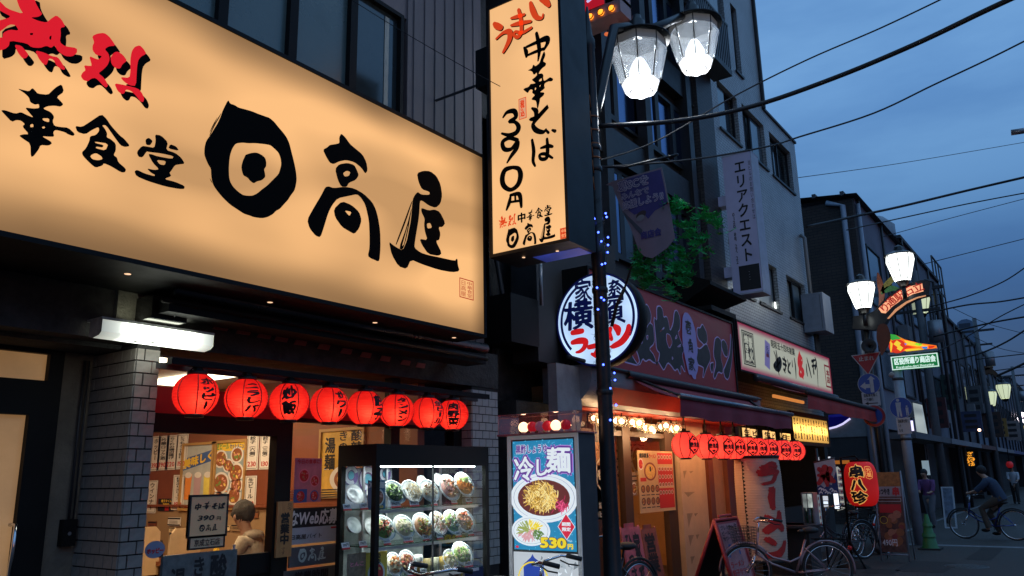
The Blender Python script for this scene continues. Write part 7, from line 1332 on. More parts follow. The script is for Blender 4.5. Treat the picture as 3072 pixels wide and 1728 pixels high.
for c in(L1,L2):lantern_head(sl_,c);lamp('POINT',c-Vector(sl_.location)+Vector((0,0,-.55)),22,(.92,.97,1),.12,parent=sl_,name='lamp_downlight');lamp('POINT',c-Vector(sl_.location)+Vector((0,0,.14)),3.5,(.92,.97,1),.03,parent=sl_,name='lamp_glow')
b=mb(POLE);t1,t2=L1+Vector((0,0,.40)),L2+Vector((0,0,.42));b.tube([(PX,PY,5.15),(PX+.12,PY-.02,5.45),(PX+.45,PY-.08,t1.z-.18),(PX+.75,PY-.1,t1.z-.02),t1],[.05,.055,.055,.05,.05],10);b.tube([t1+Vector((.1,0,.04)),(t1+t2)/2+Vector((0,0,.0)),t2-Vector((.1,0,.02))],.055,10);b.build('arm',sl_)
# fairy lights
b=mb(M('thin green wire',(.01,.012,.01),.6,var=0));pts=[]
for k in range(260):z=1.0+k*.0128;th=k*.31;r_=.078+.004*math.sin(k*1.7);pts.append((PX+r_*math.cos(th),PY+r_*math.sin(th),z))
b.tube(pts,.0022,3);b.tube([(p[0]+.004,p[1],p[2]+.03)for p in pts[::2]],.002,3);rnd=random.Random(5)
for k in range(90):z=rnd.uniform(1.2,3.9);th=rnd.uniform(0,6.28);b.tube([(PX+.078*math.cos(th),PY+.078*math.sin(th),z),(PX+(.095+rnd.random()*.03)*math.cos(th),PY+(.095+rnd.random()*.03)*math.sin(th),z+rnd.uniform(-.02,.03))],.0015,3)
fl=tag(b.build('fairy_light_wire'),'thin wire of fairy lights wound round the near lamp pole','fairy lights');LEDM=M('blue led',(.1,.15,1),.3,var=0,emit=7,ecol=(.06,.12,1));LEDO=M('dim orange ribbon',(.4,.12,.03),.6,var=.1)
for k,(u,v)in enumerate(((1783,656),(1795,697),(1804,724),(1797,760),(1815,790),(1806,793),(1824,735),(1823,757),(1824,712),(1817,640),(1820,651),(1804,893),(1791,863),(1794,928),(1810,1094),(1843,1119),(1845,1140),(1831,1165),(1829,1233),(1831,1260),(1848,1215),(1820,1070),(1812,900),(1826,830))):
    q=onY(u,v,PY-.07 if k%3 else PY-.03);b=mb(LEDM);b.ball(q,.0105,5);o=b.build('led_bulb');o.parent=fl;o.location=o.location-fl.location
rb=mb(LEDO)
for z in(4.75,4.9,5.05,5.2,3.35):rb.lathe([(.074,z),(.078,z+.008),(.074,z+.016)],16,(PX,PY,0))
for k in range(6):rb.tube([(PX-.07,PY-.03,4.4+k*.18),(PX-.085,PY-.03,4.48+k*.18),(PX-.07,PY-.02,4.54+k*.18)],.006,4)
solo(rb,'orange_ribbon','faded orange ribbon tied round the upper lamp pole','ribbon')
# banner on a bracket arm
XN=7.45;FN=FX(XN);bn=thing('street_banner','faded purple and pink cloth banner hanging crooked from an arrow-tipped arm on the pole','banner',FN(*FN.at(1900,620)))
def pn_(x,y):return FN.at(*Z2(x,y))
b=mb(POLE);tip=FN(*pn_(685,152));b.tube([(PX,PY,tip.z-.22),FN(*pn_(300,245)),tip],.014);b.tube([FN(*pn_(625,178)),tip],[.03,.003],6);b.build('arrow_arm',bn)
PB_=M('faded pink banner cloth',(.36,.24,.25),.8,var=.12,scale=5);PP=M('faded purple banner print',(.10,.07,.22),.8,var=.2,scale=5)
out_=[(165,372),(215,345),(320,318),(450,280),(568,245),(600,400),(640,620),(662,760),(610,830),(500,905),(440,890),(400,850),(370,760),(330,660),(280,560),(235,450),(212,385)]
b=mb(PB_);b.prism(FN,[pn_(*p)for p in out_][::-1],-.006,0);b.use(PP).poly(FN,[pn_(*p)for p in[(245,360),(320,330),(450,292),(560,262),(590,400),(610,510),(520,560),(470,620),(430,570),(370,590),(330,560),(280,470)]][::-1],(),.002);b.build('cloth',bn)
G=Fr(FN(*pn_(250,400)),FN(*pn_(560,310))-FN(*pn_(250,400)),(0,-.0,1));G.V=(G.V-G.U*G.U.dot(G.V)).normalized();G.N=G.U.cross(G.V);sc__=(FN(*pn_(560,310))-FN(*pn_(250,400))).length
b=mb(M('pale pink print',(.75,.58,.6),.8,var=0));b.text(G,'葛SCを',.0,.07,sc__*.75,-.055,bold=.07,h=.006);b.text(G,'みんなで',.03,-.07,sc__*.72,-.155,bold=.07,h=.006);b.text(G,'応援しよう!!',.04,-.17,sc__*1.02,-.27,bold=.08,h=.006)
b.use(PP).text(G,'葛SCを',.0,.07,sc__*.75,-.055,bold=0,h=.009).text(G,'みんなで',.03,-.07,sc__*.72,-.155,bold=0,h=.009).text(G,'応援しよう!!',.04,-.17,sc__*1.02,-.27,bold=0,h=.009)
b.use(M('dull brown hair print',(.10,.06,.05),.8,var=.1)).disc(FN,*pn_(420,590),.065,.04,.004,14,.4);b.use(M('pale face print',(.36,.30,.28),.8,var=0)).disc(FN,*pn_(415,615),.05,.035,.006,14,.3);b.use(M('grey stripe print',(.12,.11,.12),.8,var=0)).poly(FN,[pn_(*p)for p in((283,560),(430,700),(420,740),(300,600))][::-1],(),.003)
b.use(PP).text(G,'商店会',.22,-.56,.46,-.65,bold=.05,h=.004);b.build('banner_print',bn)
# artificial maple branch
XM=7.6;FM=FX(XM);br=thing('maple_branch','bright green artificial maple branch fixed to the lamp pole above the dark red sign','branch',FM(*FM.at(1850,1000)))
def pm(x,y,h=0):return FM(*FM.at(*Z2(x,y)),h)
BRK_=M('brown twig',(.05,.03,.02),.8,var=.2)
TW=[[(300,1120),(350,1000),(400,860),(450,720),(490,640),(560,560),(650,510),(760,530),(880,560),(960,610),(1020,680)],[(490,640),(600,640),(720,680),(810,700),(860,780),(905,860)],[(470,690),(560,740),(660,800),(740,860),(780,950)],[(430,780),(480,880),(580,940),(680,1000),(750,1080)],[(400,860),(420,950),(470,1030),(560,1090),(690,1150)],[(360,960),(420,1020),(480,1100)],[(560,740),(640,880),(730,1000),(760,1040)],[(650,510),(620,520),(700,490)]]
b=mb(BRK_);TP=[]
for k,T_ in enumerate(TW):
    hs_=[0.04*math.sin(i*1.3+k*2)for i in range(len(T_))];P_=[pm(x,y,hs_[i])for i,(x,y)in enumerate(T_)];b.tube(P_,[.012-.009*i/len(P_)for i in range(len(P_))]if k==0 else[.006-.004*i/len(P_)for i in range(len(P_))],6);TP.append(P_)
b.build('twig',br)
b=mb(BRK_);b.tube([pm(300,1120),pm(240,1250),pm(205,1400)],.02);b.build('stem',br)
lm=[]
for v_,colr in enumerate(((.04,.55,.15),(.03,.38,.10),(.08,.75,.24))):
    mt=M(f'maple leaf green {v_}',colr,.5,var=.25,scale=40);mt.node_tree.nodes['Principled BSDF'].inputs['Transmission Weight'].default_value=0
    b=mb(mt);pts=[]
    for k in range(7):
        a=math.radians(-120+40*k);l=[.35,.62,.86,1,.86,.62,.35][k];pts+=[(math.sin(a-.22)*l*.42,math.cos(a-.22)*l*.42,-.03),(math.sin(a-.09)*l*.8,math.cos(a-.09)*l*.8,-.01),(math.sin(a)*l,math.cos(a)*l,-.09),(math.sin(a+.09)*l*.8,math.cos(a+.09)*l*.8,-.01)]
    b.add([(0,0,.05)]+pts,[(0,i,i+1)for i in range(1,len(pts))]);o=b.build('leaf',None,origin=(0,0,0));lm.append(o.data);bpy.data.objects.remove(o)
rnd=random.Random(11);n_l=0
for k,P_ in enumerate(TP):
    for i in range(len(P_)-1):
        if k==0 and i<4:continue
        for j in range(13 if k else 10):
            q=P_[i].lerp(P_[i+1],rnd.random())+Vector((rnd.gauss(0,.03),rnd.gauss(0,.04),rnd.gauss(-.03,.04)))
            o=bpy.data.objects.new('leaf',lm[rnd.choice((0,0,1,1,2))]);COL.objects.link(o);o.parent=br;o.location=q-br.location;s=rnd.uniform(.07,.115);o.scale=(s,s,s);n_l+=1
            o.rotation_euler=(math.radians(90+rnd.uniform(50,120)),rnd.uniform(-.8,.8),math.radians(rnd.uniform(-150,-60)))
# orange bulb sign at the very top
XO=9.0;FO=FX(XO);ob_=thing('bulb_sign','red projecting sign with glowing orange bulbs under it, cut by the top edge','sign',FO(*FO.at(1790,20)))
b=mb(M('red lit sign face',(.4,.01,.02),.5,var=0,emit=.45,ecol=(.8,.01,.03)));a0,c0=FO.at(1737,40);a1,c1=FO.at(1812,20);b.fb(FO,a0,c0,a1,c0+.9,-.01,0);b.use(M('lilac white sign ink',(.6,.5,.8),.5,var=0,emit=.7,ecol=(.75,.65,1))).text(FO,'り',a0+.05,c0+.42,a0+.35,c0+.1,bold=.06,h=.004);b.build('sign_face',ob_)
b=mb(M('pale pink sign housing',(.32,.2,.2),.5,var=.1));a2,c2=FO.at(1737,78);a3,c3=FO.at(1860,40);b.fb(FO,a0-.02,c2+.0,a3,c2+.26,-.35,-.02);b.fb(FO,a1+.01,c2+.2,a3,c0+.95,-.35,-.02);b.build('housing',ob_)
for(u,v)in((1771,50),(1803,37),(1835,25)):q=FO(*FO.at(u,v),.0);b=mb(M('orange bulb',(1,.4,.05),.3,var=0,emit=2.2,ecol=(1,.30,.02)));b.ball(q,.045,8);b.build('bulb',ob_);mb(BLK).lathe([(.05,-.03),(.05,-.005)],14,q,'X').build('bulb_socket',ob_)
for(u,v)in((1800,84),(1832,70),(1862,58)):q=FO(*FO.at(u,v),-.2);b=mb(M('dim orange bulb',(.8,.2,.05),.3,var=0,emit=.6,ecol=(1,.2,.06)));b.ball(q,.04,8,(1,1,.6));b.build('bulb',ob_)
# ================================================================ beyond the crossing
def bld(name,label,x0,x1,h,col,rows,wcol,yf=5.3,depth=8,shop=True,seed=1,cat='building',roof='roof_edge'):
    t=thing(name,label,cat,((x0+x1)/2,yf,0));rn=random.Random(seed)
    b=mb(M('wall '+name+str(seed),col,.85,var=.25,scale=.6,bump=.4,bscale=20));b.box((x0,yf,2.9 if shop else 0),(x1-.01,yf+depth,h));b.build('wall',t)
    b=mb(M('dark roof edge',(.03,.032,.036),.7,var=.2));b.box((x0-.08,yf-.12,h),(x1,yf+depth,h+.14));b.build(roof,t)
    F_=FY(yf)
    n=max(1,int((x1-x0)/2.6))
    for(z0,z1)in rows:
        for k in range(n):
            a=x0+(x1-x0)*(k+.22)/n;c=x0+(x1-x0)*(k+.78)/n;fr=mb(MF).frame(F_,a,z0,c,z1,.06,0,.06).build('window_frame',t);mb(WG).rect(F_,a+.06,z0+.06,c-.06,z1-.06,.02).build('pane',fr)
            if k%2:mb(M('weathered ac unit',(.16,.17,.18),.6,var=.2)).fb(F_,a,z0-.75,a+.8,z0-.2,.05,.4).build('air_conditioner',t)
    for k in range(n+1):mb(DARKM).tube([F_(x0+.2+(x1-x0-.4)*k/n,2.9,.08),F_(x0+.2+(x1-x0-.4)*k/n,h,.08)],.05,6).build('pipe',t)
    if shop:
        b=mb(M('dark shop front',(.02,.02,.022),.6,var=.3));b.box((x0,yf+.5,0),(x1,yf+.6,2.9));b.box((x0,yf,0),(x0+.25,yf+.5,2.9)).box((x1-.25,yf,0),(x1,yf+.5,2.9));b.use(M(f'shop canopy {seed}',wcol,.7,var=.3));b.box((x0+.1,yf-.9,2.55),(x1-.1,yf,2.75));b.build('storefront_recess',t)
    return t
bw=bld('corner_building','dark brown corner building with a pale siding street front and slate roof',27.3,34.8,10.5,(.15,.16,.21),[(7.0,9.1),(4.2,5.6)],(.10,.10,.11),seed=1)
b=mb(MBrick('dark brown wall tiles',(.05,.035,.028),(.038,.028,.024),(.015,.012,.012),.3,.1,.01,.8));b.box((27.0,5.3,0),(27.298,13,10.42));b.build('side_wall',bw)
b=mb(M('slate tile',(.05,.055,.065),.6,var=.2));b.add([(26.8,5.1,10.5),(34.8,5.1,10.5),(34.8,9.2,11.0),(26.8,9.2,11.0)],[(0,1,2,3)]);[b.box((26.8,5.5+k*.9,10.52+k*.1),(34.8,5.62+k*.9,10.66+k*.1))for k in range(5)];b.build('roof',bw)
b=mb(M('pale blue downpipe',(.28,.34,.42),.5,var=.1));b.tube([(26.93,5.6,0),(26.93,5.6,10.2),(26.93,6.1,10.4)],.09);b.tube([(27.4,5.22,0),(27.4,5.22,10.3)],.07);b.build('downpipe',bw)
B2=[('far_building','grey far building with a small roof tank behind the station street arch',35,45,10.9,(.12,.14,.18),[(7.4,9.0),(4.3,5.6)],(.2,.2,.22)),('far_building','dark narrow far building right of the green street sign',45,52,9.2,(.07,.08,.10),[(5.2,7.2)],(.12,.05,.04)),('far_building','pale blue grey far building beside the round-topped billboard',52,64,9.2,(.13,.17,.23),[(5.6,7.6)],(.2,.2,.22)),
      ('far_building','low dark far building beneath the distant street lamps',64,84,8.2,(.09,.11,.15),[(4.5,6.2)],(.1,.1,.2)),('far_building','farthest dark row building at the end of the street',84,140,9.5,(.06,.07,.09),[(4.5,6.5)],(.1,.05,.05))]
for k,a in enumerate(B2):bld(*a,seed=k+2)
b=mb(M('far dark houses',(.03,.035,.045),.9,var=.3));
for k in range(9):b.box((150+k*7,-28+k*4.2-16,0),(158+k*7,-28+k*4.2-6+16,9+(k*37%5)))
solo(b,'distant_houses','dark mass of distant houses closing the end of the street','houses',kind='stuff')
t=thing('roof_tank','grey water tank behind a rail on the roof of the far grey building','water tank',(38,6.5,11));mb(M('tank steel',(.22,.26,.30),.5,.3,var=.1)).lathe([(.001,10.9),(1.0,10.9),(1.0,12.4),(.6,12.8),(.001,12.9)],20,(38,6.8,0)).build('tank',t)
b=mb(DARKM);[b.tube([(46+k*1.1,5.5,9.2),(46+k*1.1,5.5,12.6)],.05,4)for k in range(4)];[b.tube([(46,5.5,z),(49.3,5.5,z)],.05,4)for z in(10.9,12.6)];solo(b,'roof_ladder','thin steel rooftop ladder frame against the sky','ladder')
F_=FX(58);bb=thing('billboard_tower','tall round-topped blue billboard standing above the far roofs','billboard',F_(*F_.at(2900,1100)));L_=[F_.at(*p)for p in((2872,1100),(2868,985),(2872,968),(2885,959),(2900,957),(2915,962),(2922,980),(2938,1100))][::-1]
b=mb(M('dull blue billboard',(.13,.19,.28),.6,var=.15,scale=.5));b.prism(F_,L_,-.5,0);b.build('panel',bb);b=mb(M('billboard dark print',(.03,.04,.06),.6,var=.1));(a0,c1),(a1,c0)=F_.at(2876,972),F_.at(2912,982);b.rect(F_,a0,c0,a1,c1,.02);b.build('billboard_print',bb)
b=mb(DARKM)
for v in(1036,1086):a0,c0=F_.at(2874,v);a1,_c=F_.at(2930,v);b.fb(F_,a0,c0-.08,a1,c0+.08,0,.1)
b.build('rail',bb);c=F_(*F_.at(2905,1100));mb(DARKM).tube([(c.x+.6,c.y,0),(c.x+.6,c.y,c.z)],.25).build('mast',bb)
# neon sign and shutter front on the corner building
F_=FX(26.95);nb=thing('neon_sign','blue shop sign with a white neon arc behind the red awning tip','sign',F_(*F_.at(2540,1290)));b=mb(M('deep blue sign panel',(.02,.02,.2),.5,var=.1,emit=.1,ecol=(.02,.02,.6)));P_=[F_.at(*p)for p in((2485,1245),(2560,1238),(2552,1256),(2525,1272),(2485,1287))][::-1];b.prism(F_,P_,-.05,0);b.build('panel',nb)
b=mb(M('white neon',(.8,.7,1),.3,var=0,emit=.9,ecol=(.75,.68,1)));b.tube([F_(*F_.at(u,v),.06)for u,v in((2485,1287),(2510,1281),(2530,1272),(2552,1256))],.03);b.build('neon_tube',nb)
b=mb(M('pale shop header',(.16,.17,.18),.6,var=.2));(a0,c1),(a1,c0)=F_.at(2485,1290),F_.at(2615,1308);b.fb(F_,a0,c0,a1,c1+.4,-.1,0);b.use(DARKM);(a0,c1),(a1,c0)=F_.at(2485,1312),F_.at(2605,1380);b.fb(F_,a0,c0,a1,c1,-.1,-.03);b.use(M('amber shop strip',(.4,.15,.03),.5,var=0,emit=.28,ecol=(1,.3,.03)));(a0,c1),(a1,c0)=F_.at(2490,1382),F_.at(2600,1390);b.fb(F_,a0,c0,a1,c1,-.02,0);solo(b,'shop_header','pale shop header with an amber strip below it on the dark brown corner building','shop header')
F_=FX(30);b=mb(M('white lit side sign',(.5,.52,.5),.5,var=0,emit=.42,ecol=(.75,.85,.8),evar=.5,escale=1.5));P_=[F_.at(*p)for p in((2738,1208),(2762,1214),(2781,1318),(2753,1316))][::-1];b.prism(F_,P_,-.3,0);solo(b,'projecting_sign','tall white softly lit projecting sign right of the pedestrian sign pole','sign')
for k,(u0,v0,u1,v1,lab,col)in enumerate(((2645,1256,2663,1275,'small violet lit sign left of the grey sign pole',(.5,.5,1)),(2730,1262,2741,1292,'bright violet lit sign right of the pedestrian sign',(.7,.65,1)),(2764,1382,2790,1425,'pale lit window glowing behind the woman in purple',(.5,.7,.8)))):
    F_=FX(31+k);(a0,c1),(a1,c0)=F_.at(u0,v0),F_.at(u1,v1);b=mb(M(f'violet lit sign {k}',(.4,.4,.6),.5,var=0,emit=(.9,1.6,.35)[k],ecol=col));b.fb(F_,a0,c0,a1,c1,-.1,0);solo(b,'glowing_sign',lab,'lit sign')
SG=['dim red shop sign','dim green shop sign','dim blue shop sign','unlit grey shop sign','dark brown shop sign','faint yellow shop sign','dull white shop sign']
for k,(x,z,w,h,c,e)in enumerate(((36,3.2,.7,1.2,(.08,.02,.02),0),(41,4.2,.6,1.6,(.03,.06,.05),0),(46,3.4,.9,1.0,(.02,.035,.09),.03),(50,4.5,.7,1.5,(.09,.095,.1),0),(56,3.4,1,1.5,(.06,.03,.02),0),(62,3.6,.8,1.2,(.14,.10,.03),.06),(70,3.6,1,1.4,(.15,.15,.16),.03))):
    b=mb(M('far sign '+SG[k],c,.6,var=.4,scale=3,emit=e,ecol=c)).box((x,5.25-w,z),(x+.25,5.25,z+h));b.use(DARKM).box((x+.1,5.24,z+h*.4),(x+.15,5.4,z+h*.5));F_=FX(x-.006,5.25-w/2);b.use(INK)
    for q in range(3):b.rect(F_,-w*.3,z+h*(.15+.28*q),w*.3,z+h*(.3+.28*q),0)
    solo(b,'shop_sign',SG[k]+' jutting from the far row of buildings','sign')
for k,(x,y,hh_)in enumerate(((33,4.6,9),(52,4.5,10),(75,4.4,9.5))):
    t=thing('utility_pole',['dark utility pole just beyond the grey sign pole','dark utility pole before the round-topped billboard','farthest dark utility pole in the street'][k],'utility pole',(x,y,0),'utility poles down the street');mb(M('concrete pole',(.10,.11,.12),.8,var=.2)).tube([(x,y,0),(x,y,hh_)],[.17,.11],12).build('shaft',t);mb(DARKM).box((x-.06,y-.9,hh_-.8),(x+.06,y+.9,hh_-.68)).box((x-.05,y-.7,hh_-1.6),(x+.05,y+.7,hh_-1.5)).build('crossarm',t);mb(GREYM).lathe([(.001,hh_-2.8),(.25,hh_-2.8),(.25,hh_-2.0),(.001,hh_-2.0)],14,(x,y-.45,0)).build('transformer',t)
# ---- arch with lamps
XQ=20.0;FQ=FX(XQ);ZF=zoomed(2400,700,.41404)
def pq(x,y,h=0):return FQ(*FQ.at(*ZF(x,y)),h)
ar=thing('lamp_arch','dark curved arch sign lettered in red on glowing orange, carrying two blazing white street lanterns','lamp arch',(XQ,3.6,0));cq=lambda x,y:FQ.at(*ZF(x,y))
up=[(385,600),(480,590),(540,560),(590,500),(650,445),(720,395),(800,360),(880,338),(945,350)];dn=[(940,400),(935,445),(860,465),(790,500),(720,545),(670,585),(630,625),(605,680),(530,700),(380,690)]
b=mb(POLE);b.prism(FQ,[cq(*p)for p in up+dn][::-1],-.25,0);b.tube([pq(470,690,-.12),(XQ+.12,FQ(*cq(500,1000)).y,0)],.06);b.build('arch_frame',ar)
b=mb(M('glowing orange panel',(.5,.25,.12),.5,var=0,emit=.95,ecol=(1,.42,.22)));b.prism(FQ,[cq(*p)for p in((570,545),(640,480),(720,420),(800,385),(885,362),(895,420),(820,440),(740,480),(670,530),(620,580),(590,575))][::-1],.0,.02);b.use(M('glowing orange strip',(.5,.25,.1),.5,var=0,emit=.5,ecol=(1,.42,.2)));b.prism(FQ,[cq(*p)for p in((632,618),(690,550),(770,495),(850,462),(912,448),(912,456),(850,472),(775,508),(700,565),(645,620))][::-1],.0,.02);b.build('orange_panel',ar)
b=mb(M('red arch lettering',(.4,.02,.01),.5,var=0,emit=.3,ecol=(.6,.0,.0)))
for ch,x,y,r_ in(('り',615,540,.75),('通',660,497,.65),('駅',722,453,.55),('石',785,418,.4),('立',858,392,.25)):
    G=Fr(pq(x,y),Vector((0,-math.cos(r_),math.sin(r_))),Vector((0,math.sin(r_),math.cos(r_))));s_=.115;b.text(G,ch,-s_,s_,s_,-s_,bold=.02,h=.03)
b.build('arch_lettering',ar)
HOTP=M('blazing lamp glass',(1,1,1),.3,var=0,emit=2.6,ecol=(.95,1,.96))
def far_lamp(par,c,r,h,mat,pw=None,post=.3,flip=False):
    b=mb(mat);n=8;pr=[(r*.55,-h*.5),(r*.62,-h*.42),(r,h*.28),(r*.95,h*.5)];b.lathe(pr,n,c,smooth=False);b.build('lamp_glass',par);b=mb(POLE);b.lathe([(.001,h*.95),(r*.3,h*.85),(r*.4,h*.7),(r*1.15,h*.52),(r*1.1,h*.5)],n,c,smooth=False).lathe([(.001,-h*.75),(r*.3,-h*.7),(r*.5,-h*.52)],n,c)
    for k in range(n):b.tube([c+Vector((r_*math.cos(k*math.pi*2/n)*1.01,r_*math.sin(k*math.pi*2/n)*1.01,z))for r_,z in pr],.012 if r>.2 else .02,4)
    b.tube([c+Vector((0,0,-h*.72)),c+Vector((0,0,-h*.72-post))],.05);b.build('lamp_cap',par)
    if pw:lamp('POINT',c-Vector(par.location)+Vector((0,0,-h)),pw,(.93,1,.95),.2,parent=par,name='lamp_downlight')
far_lamp(ar,pq(457,460,.1),.31,.58,HOTP,4);far_lamp(ar,pq(738,258,.1),.31,.6,HOTP,4)
for k,(u,v,X_,s_,lab)in enumerate(((2700,957,40,.34,'pale green glowing lamp hanging under the left end of the arch'),(2765,915,38,.36,'pale green glowing lamp under the right end of the arch'),(2970,1197,62,.44,'distant lit street lamp over the blue banner'),(3012,1175,60,.42,'distant lit street lamp hanging from a curved arm'))):
    c=onX(u,v,X_);t=thing('street_lamp',lab,'street lamp',(c.x,c.y,0),'distant ornamental street lamps');far_lamp(t,c,s_,s_*2.1,M('dim green white lamp glass',(.5,.55,.4),.4,var=0,emit=.75,ecol=(.75,.85,.55)),None,0);mb(M('distant lamp bulb',(1,1,1),.3,var=0,emit=4,ecol=(.95,1,.85))).ball(c,s_*.38,8).build('bulb',t)
    yy=4.6 if k<2 else c.y+1.2;mb(DARKM).tube([(c.x,yy,0),(c.x,yy,c.z+s_*2.6),(c.x,(c.y+yy)/2,c.z+s_*3),(c.x,c.y,c.z+s_*2.3),c+Vector((0,0,s_*1.6))],.07).build('pole',t)
for k,(u,v,c_,r_)in enumerate(((3045,1256,(1,.85,.95),.22),(3066,1244,(1,.85,.95),.22),(3064,1263,(1,.9,1),.22),(2938,1290,(1,.6,.4),.07),(2746,1301,(1,.5,.3),.06))):
    c=onX(u,v,(85,85,85,45,33)[k]);b=mb(M(f'far white bulb {k}',(1,1,1),.3,var=0,emit=5,ecol=c_));b.ball(c,r_,6);solo(b,'distant_light',['left of three distant white street lights at the right edge','upper right of three distant white street lights','lower right of three distant white street lights','orange point of light above the blue banner','tiny orange lamp below the violet sign'][k],'light')
# sign pole with traffic signs, green street sign and leaf-glass crest
def ptop(u,v):return FQ.at(u,v)
sp=thing('sign_pole','thick pale grey sign pole at the crossing','pole',(XQ,3.42,0));GP=M('pale grey pole',(.26,.31,.38),.5,.2,var=.15,scale=4)
b=mb(GP);b.tube([(XQ,3.42,0),(XQ,3.42,4.2)],.11,16);b.use(DARKM)
for z in(2.25,2.9,3.6):b.lathe([(.115,z),(.125,z+.01),(.125,z+.05),(.115,z+.06)],16,(XQ,3.42,0))
b.build('pole',sp);b=mb(M('white security camera',(.35,.36,.38),.5,var=.1));c=FQ(*ptop(2684,1124));b.ball(c,.1,8,(1,1.3,.8));b.tube([c,(XQ,3.42,c.z+.05)],.03);b.build('camera',sp)
t=thing('street_name_sign','lit green street association sign with white characters and latin lettering','sign',(XQ,3,3.5));Fg=FX(XQ-.14);(a0,c1)=Fg.at(2672,1072);(a1,c0)=Fg.at(2818,1102);c1=Fg.at(2745,1064)[1];c0=Fg.at(2745,1105)[1];b=mb(M('lit green sign',(.02,.2,.05),.4,var=0,emit=.32,ecol=(.01,.42,.10))).fb(Fg,a0,c0,a1,c1,-.12,0);WE=M('lit white lettering',(.6,.7,.65),.4,var=0,emit=.8,ecol=(.8,1,.9));b.use(WE).frame(Fg,a0,c0,a1,c1,.02,-.01,.004);w=a1-a0;h=c1-c0
b.text(Fg,'区役所通り商店会',a0+w*.06,c1-h*.13,a1-w*.05,c0+h*.36,bold=.05,h=.004).text(Fg,'Kuyakusho-dori Shotenkai',a0+w*.09,c0+h*.30,a1-w*.1,c0+h*.08,bold=.02,h=.004);b.build('panel',t);mb(GP).tube([(XQ,3.42,c1+.1),FQ(a1,c1+.1)],.035).build('arm',t)
t=thing('glass_crest','wing shaped crest of glowing coloured glass above the green street sign','crest',(XQ,3,3.9));gq=lambda x,y:Fg.at(*ZF(x,y));CC={c_:M('lit glass '+c_,v_,.4,var=0,emit=.8,ecol=v_)for c_,v_ in dict(red=(.75,.04,.01),orange=(1,.25,.01),yellow=(1,.7,.04),green=(.04,.4,.05),blue=(.02,.25,.7)).items()}
b=mb(CC['orange']);b.prism(Fg,[gq(*p)for p in((640,728),(690,735),(760,770),(860,795),(985,812),(990,832),(850,845),(655,862))][::-1],-.08,0);b.use(CC['green']).poly(Fg,[gq(*p)for p in((640,728),(690,735),(735,762),(680,780),(650,765))][::-1],(),.004);b.use(CC['red']).disc(Fg,*gq(705,818),.18,.16,.006,20).use(CC['yellow']).disc(Fg,*gq(705,800),.08,h=.009,n=4).disc(Fg,*gq(725,832),.07,h=.009,n=4)
for c_,P_ in(('yellow',((755,775),(830,790),(900,812),(960,815),(850,820),(780,808))),('red',((770,812),(840,825),(780,835),(750,845),(760,820))),('green',((840,795),(890,800),(870,815),(835,808))),('blue',((880,822),(925,820),(920,838),(895,838))),('yellow',((760,842),(860,835),(900,842),(770,856))),('red',((930,812),(985,815),(965,830),(935,835))),('blue',((755,795),(778,800),(765,812))),('yellow',((655,780),(672,800),(665,850),(655,860)))):b.use(CC[c_]).poly(Fg,[gq(*p)for p in P_][::-1],(),.011)
b.build('coloured_glass',t);mb(GP).fb(Fg,a0-.05,gq(700,868)[1]-.03,a1,gq(700,868)[1]+.03,-.1,0).build('base_rail',t)
p2=thing('signpost','thin signpost carrying the stop, direction and no parking signs','pole',(XQ,4.15,0));mb(GP).tube([(XQ+.1,4.13,0),(XQ+.1,4.13,4.6)],.045).build('pole',p2)
TRD,TBL,TWH=M('traffic red',(.35,.02,.03),.5,var=.08),M('traffic blue',(.02,.07,.30),.5,var=.08),M('traffic white',(.42,.42,.44),.5,var=.08);Ft=FX(XQ+.03)
def tdisc(name,label,u,v,r,paint,cat='road sign',F=Ft):c=F.at(u,v);b=mb(TWH);b.lathe([(.001,.02),(r,.02),(r,0)],28,F(*c,-.02),'X');b.disc(F,*c,r,h=.001);paint(b,F,c,r);return solo(b,name,label,cat)
c=Ft.at(2600,1084);b=mb(TWH);b.prism(Ft,[(c[0]-.33,c[1]+.17),(c[0],c[1]-.34),(c[0]+.33,c[1]+.2)],-.02,0);b.use(TRD).poly(Ft,[(c[0]-.30,c[1]+.155),(c[0],c[1]-.30),(c[0]+.30,c[1]+.18)],(),.003);b.use(TWH).text(Ft,'止まれ',c[0]-.17,c[1]+.13,c[0]+.17,c[1]+.01,bold=.03,h=.005);solo(b,'stop_sign','red triangular stop sign with white Japanese lettering at the top of the thin signpost','road sign')
def arrow(b,F,P_,h):b.use(TWH);b.poly(F,P_,(),h)
def pa(b,F,c,r):b.use(TBL).disc(F,*c,r*.95,h=.003);x,z=c;arrow(b,F,[(x+.02,z-r*.8),(x+.1,z-r*.8),(x+.1,z+.1),(x+.15,z+.1),(x+.06,z+r*.75),(x-.03,z+.1),(x+.02,z+.1)],.005);arrow(b,F,[(x+.03,z-.09),(x+.03,z),(x-.08,z),(x-.08,z+.05),(x-r*.8,z-.04),(x-.08,z-.13),(x-.08,z-.09)],.005)
tdisc('direction_sign','round blue sign with white arrows pointing up and left',2607,1152,.25,pa)
(a0,c1),(a1,c0)=Ft.at(2584,1178),Ft.at(2643,1216);b=mb(TWH).fb(Ft,a0,c0,a1,c1,-.02,0);b.use(INK).text(Ft,'自転車を除く\n一方通行',a0+.04,c1-.03,a1-.04,c0+.11,bold=.02,h=.003).rect(Ft,a0+.12,c0+.05,a1-.06,c0+.07,.003).face(*[Ft(a0+.13,c0+.02,.003),Ft(a0+.13,c0+.1,.003),Ft(a0+.05,c0+.06,.003)]);solo(b,'one_way_plate','white one way plate with a black arrow under the blue arrow sign','road sign')
def pn2(b,F,c,r):b.use(TRD).disc(F,*c,r*.98,h=.003);b.use(TBL).disc(F,*c,r*.74,h=.005)
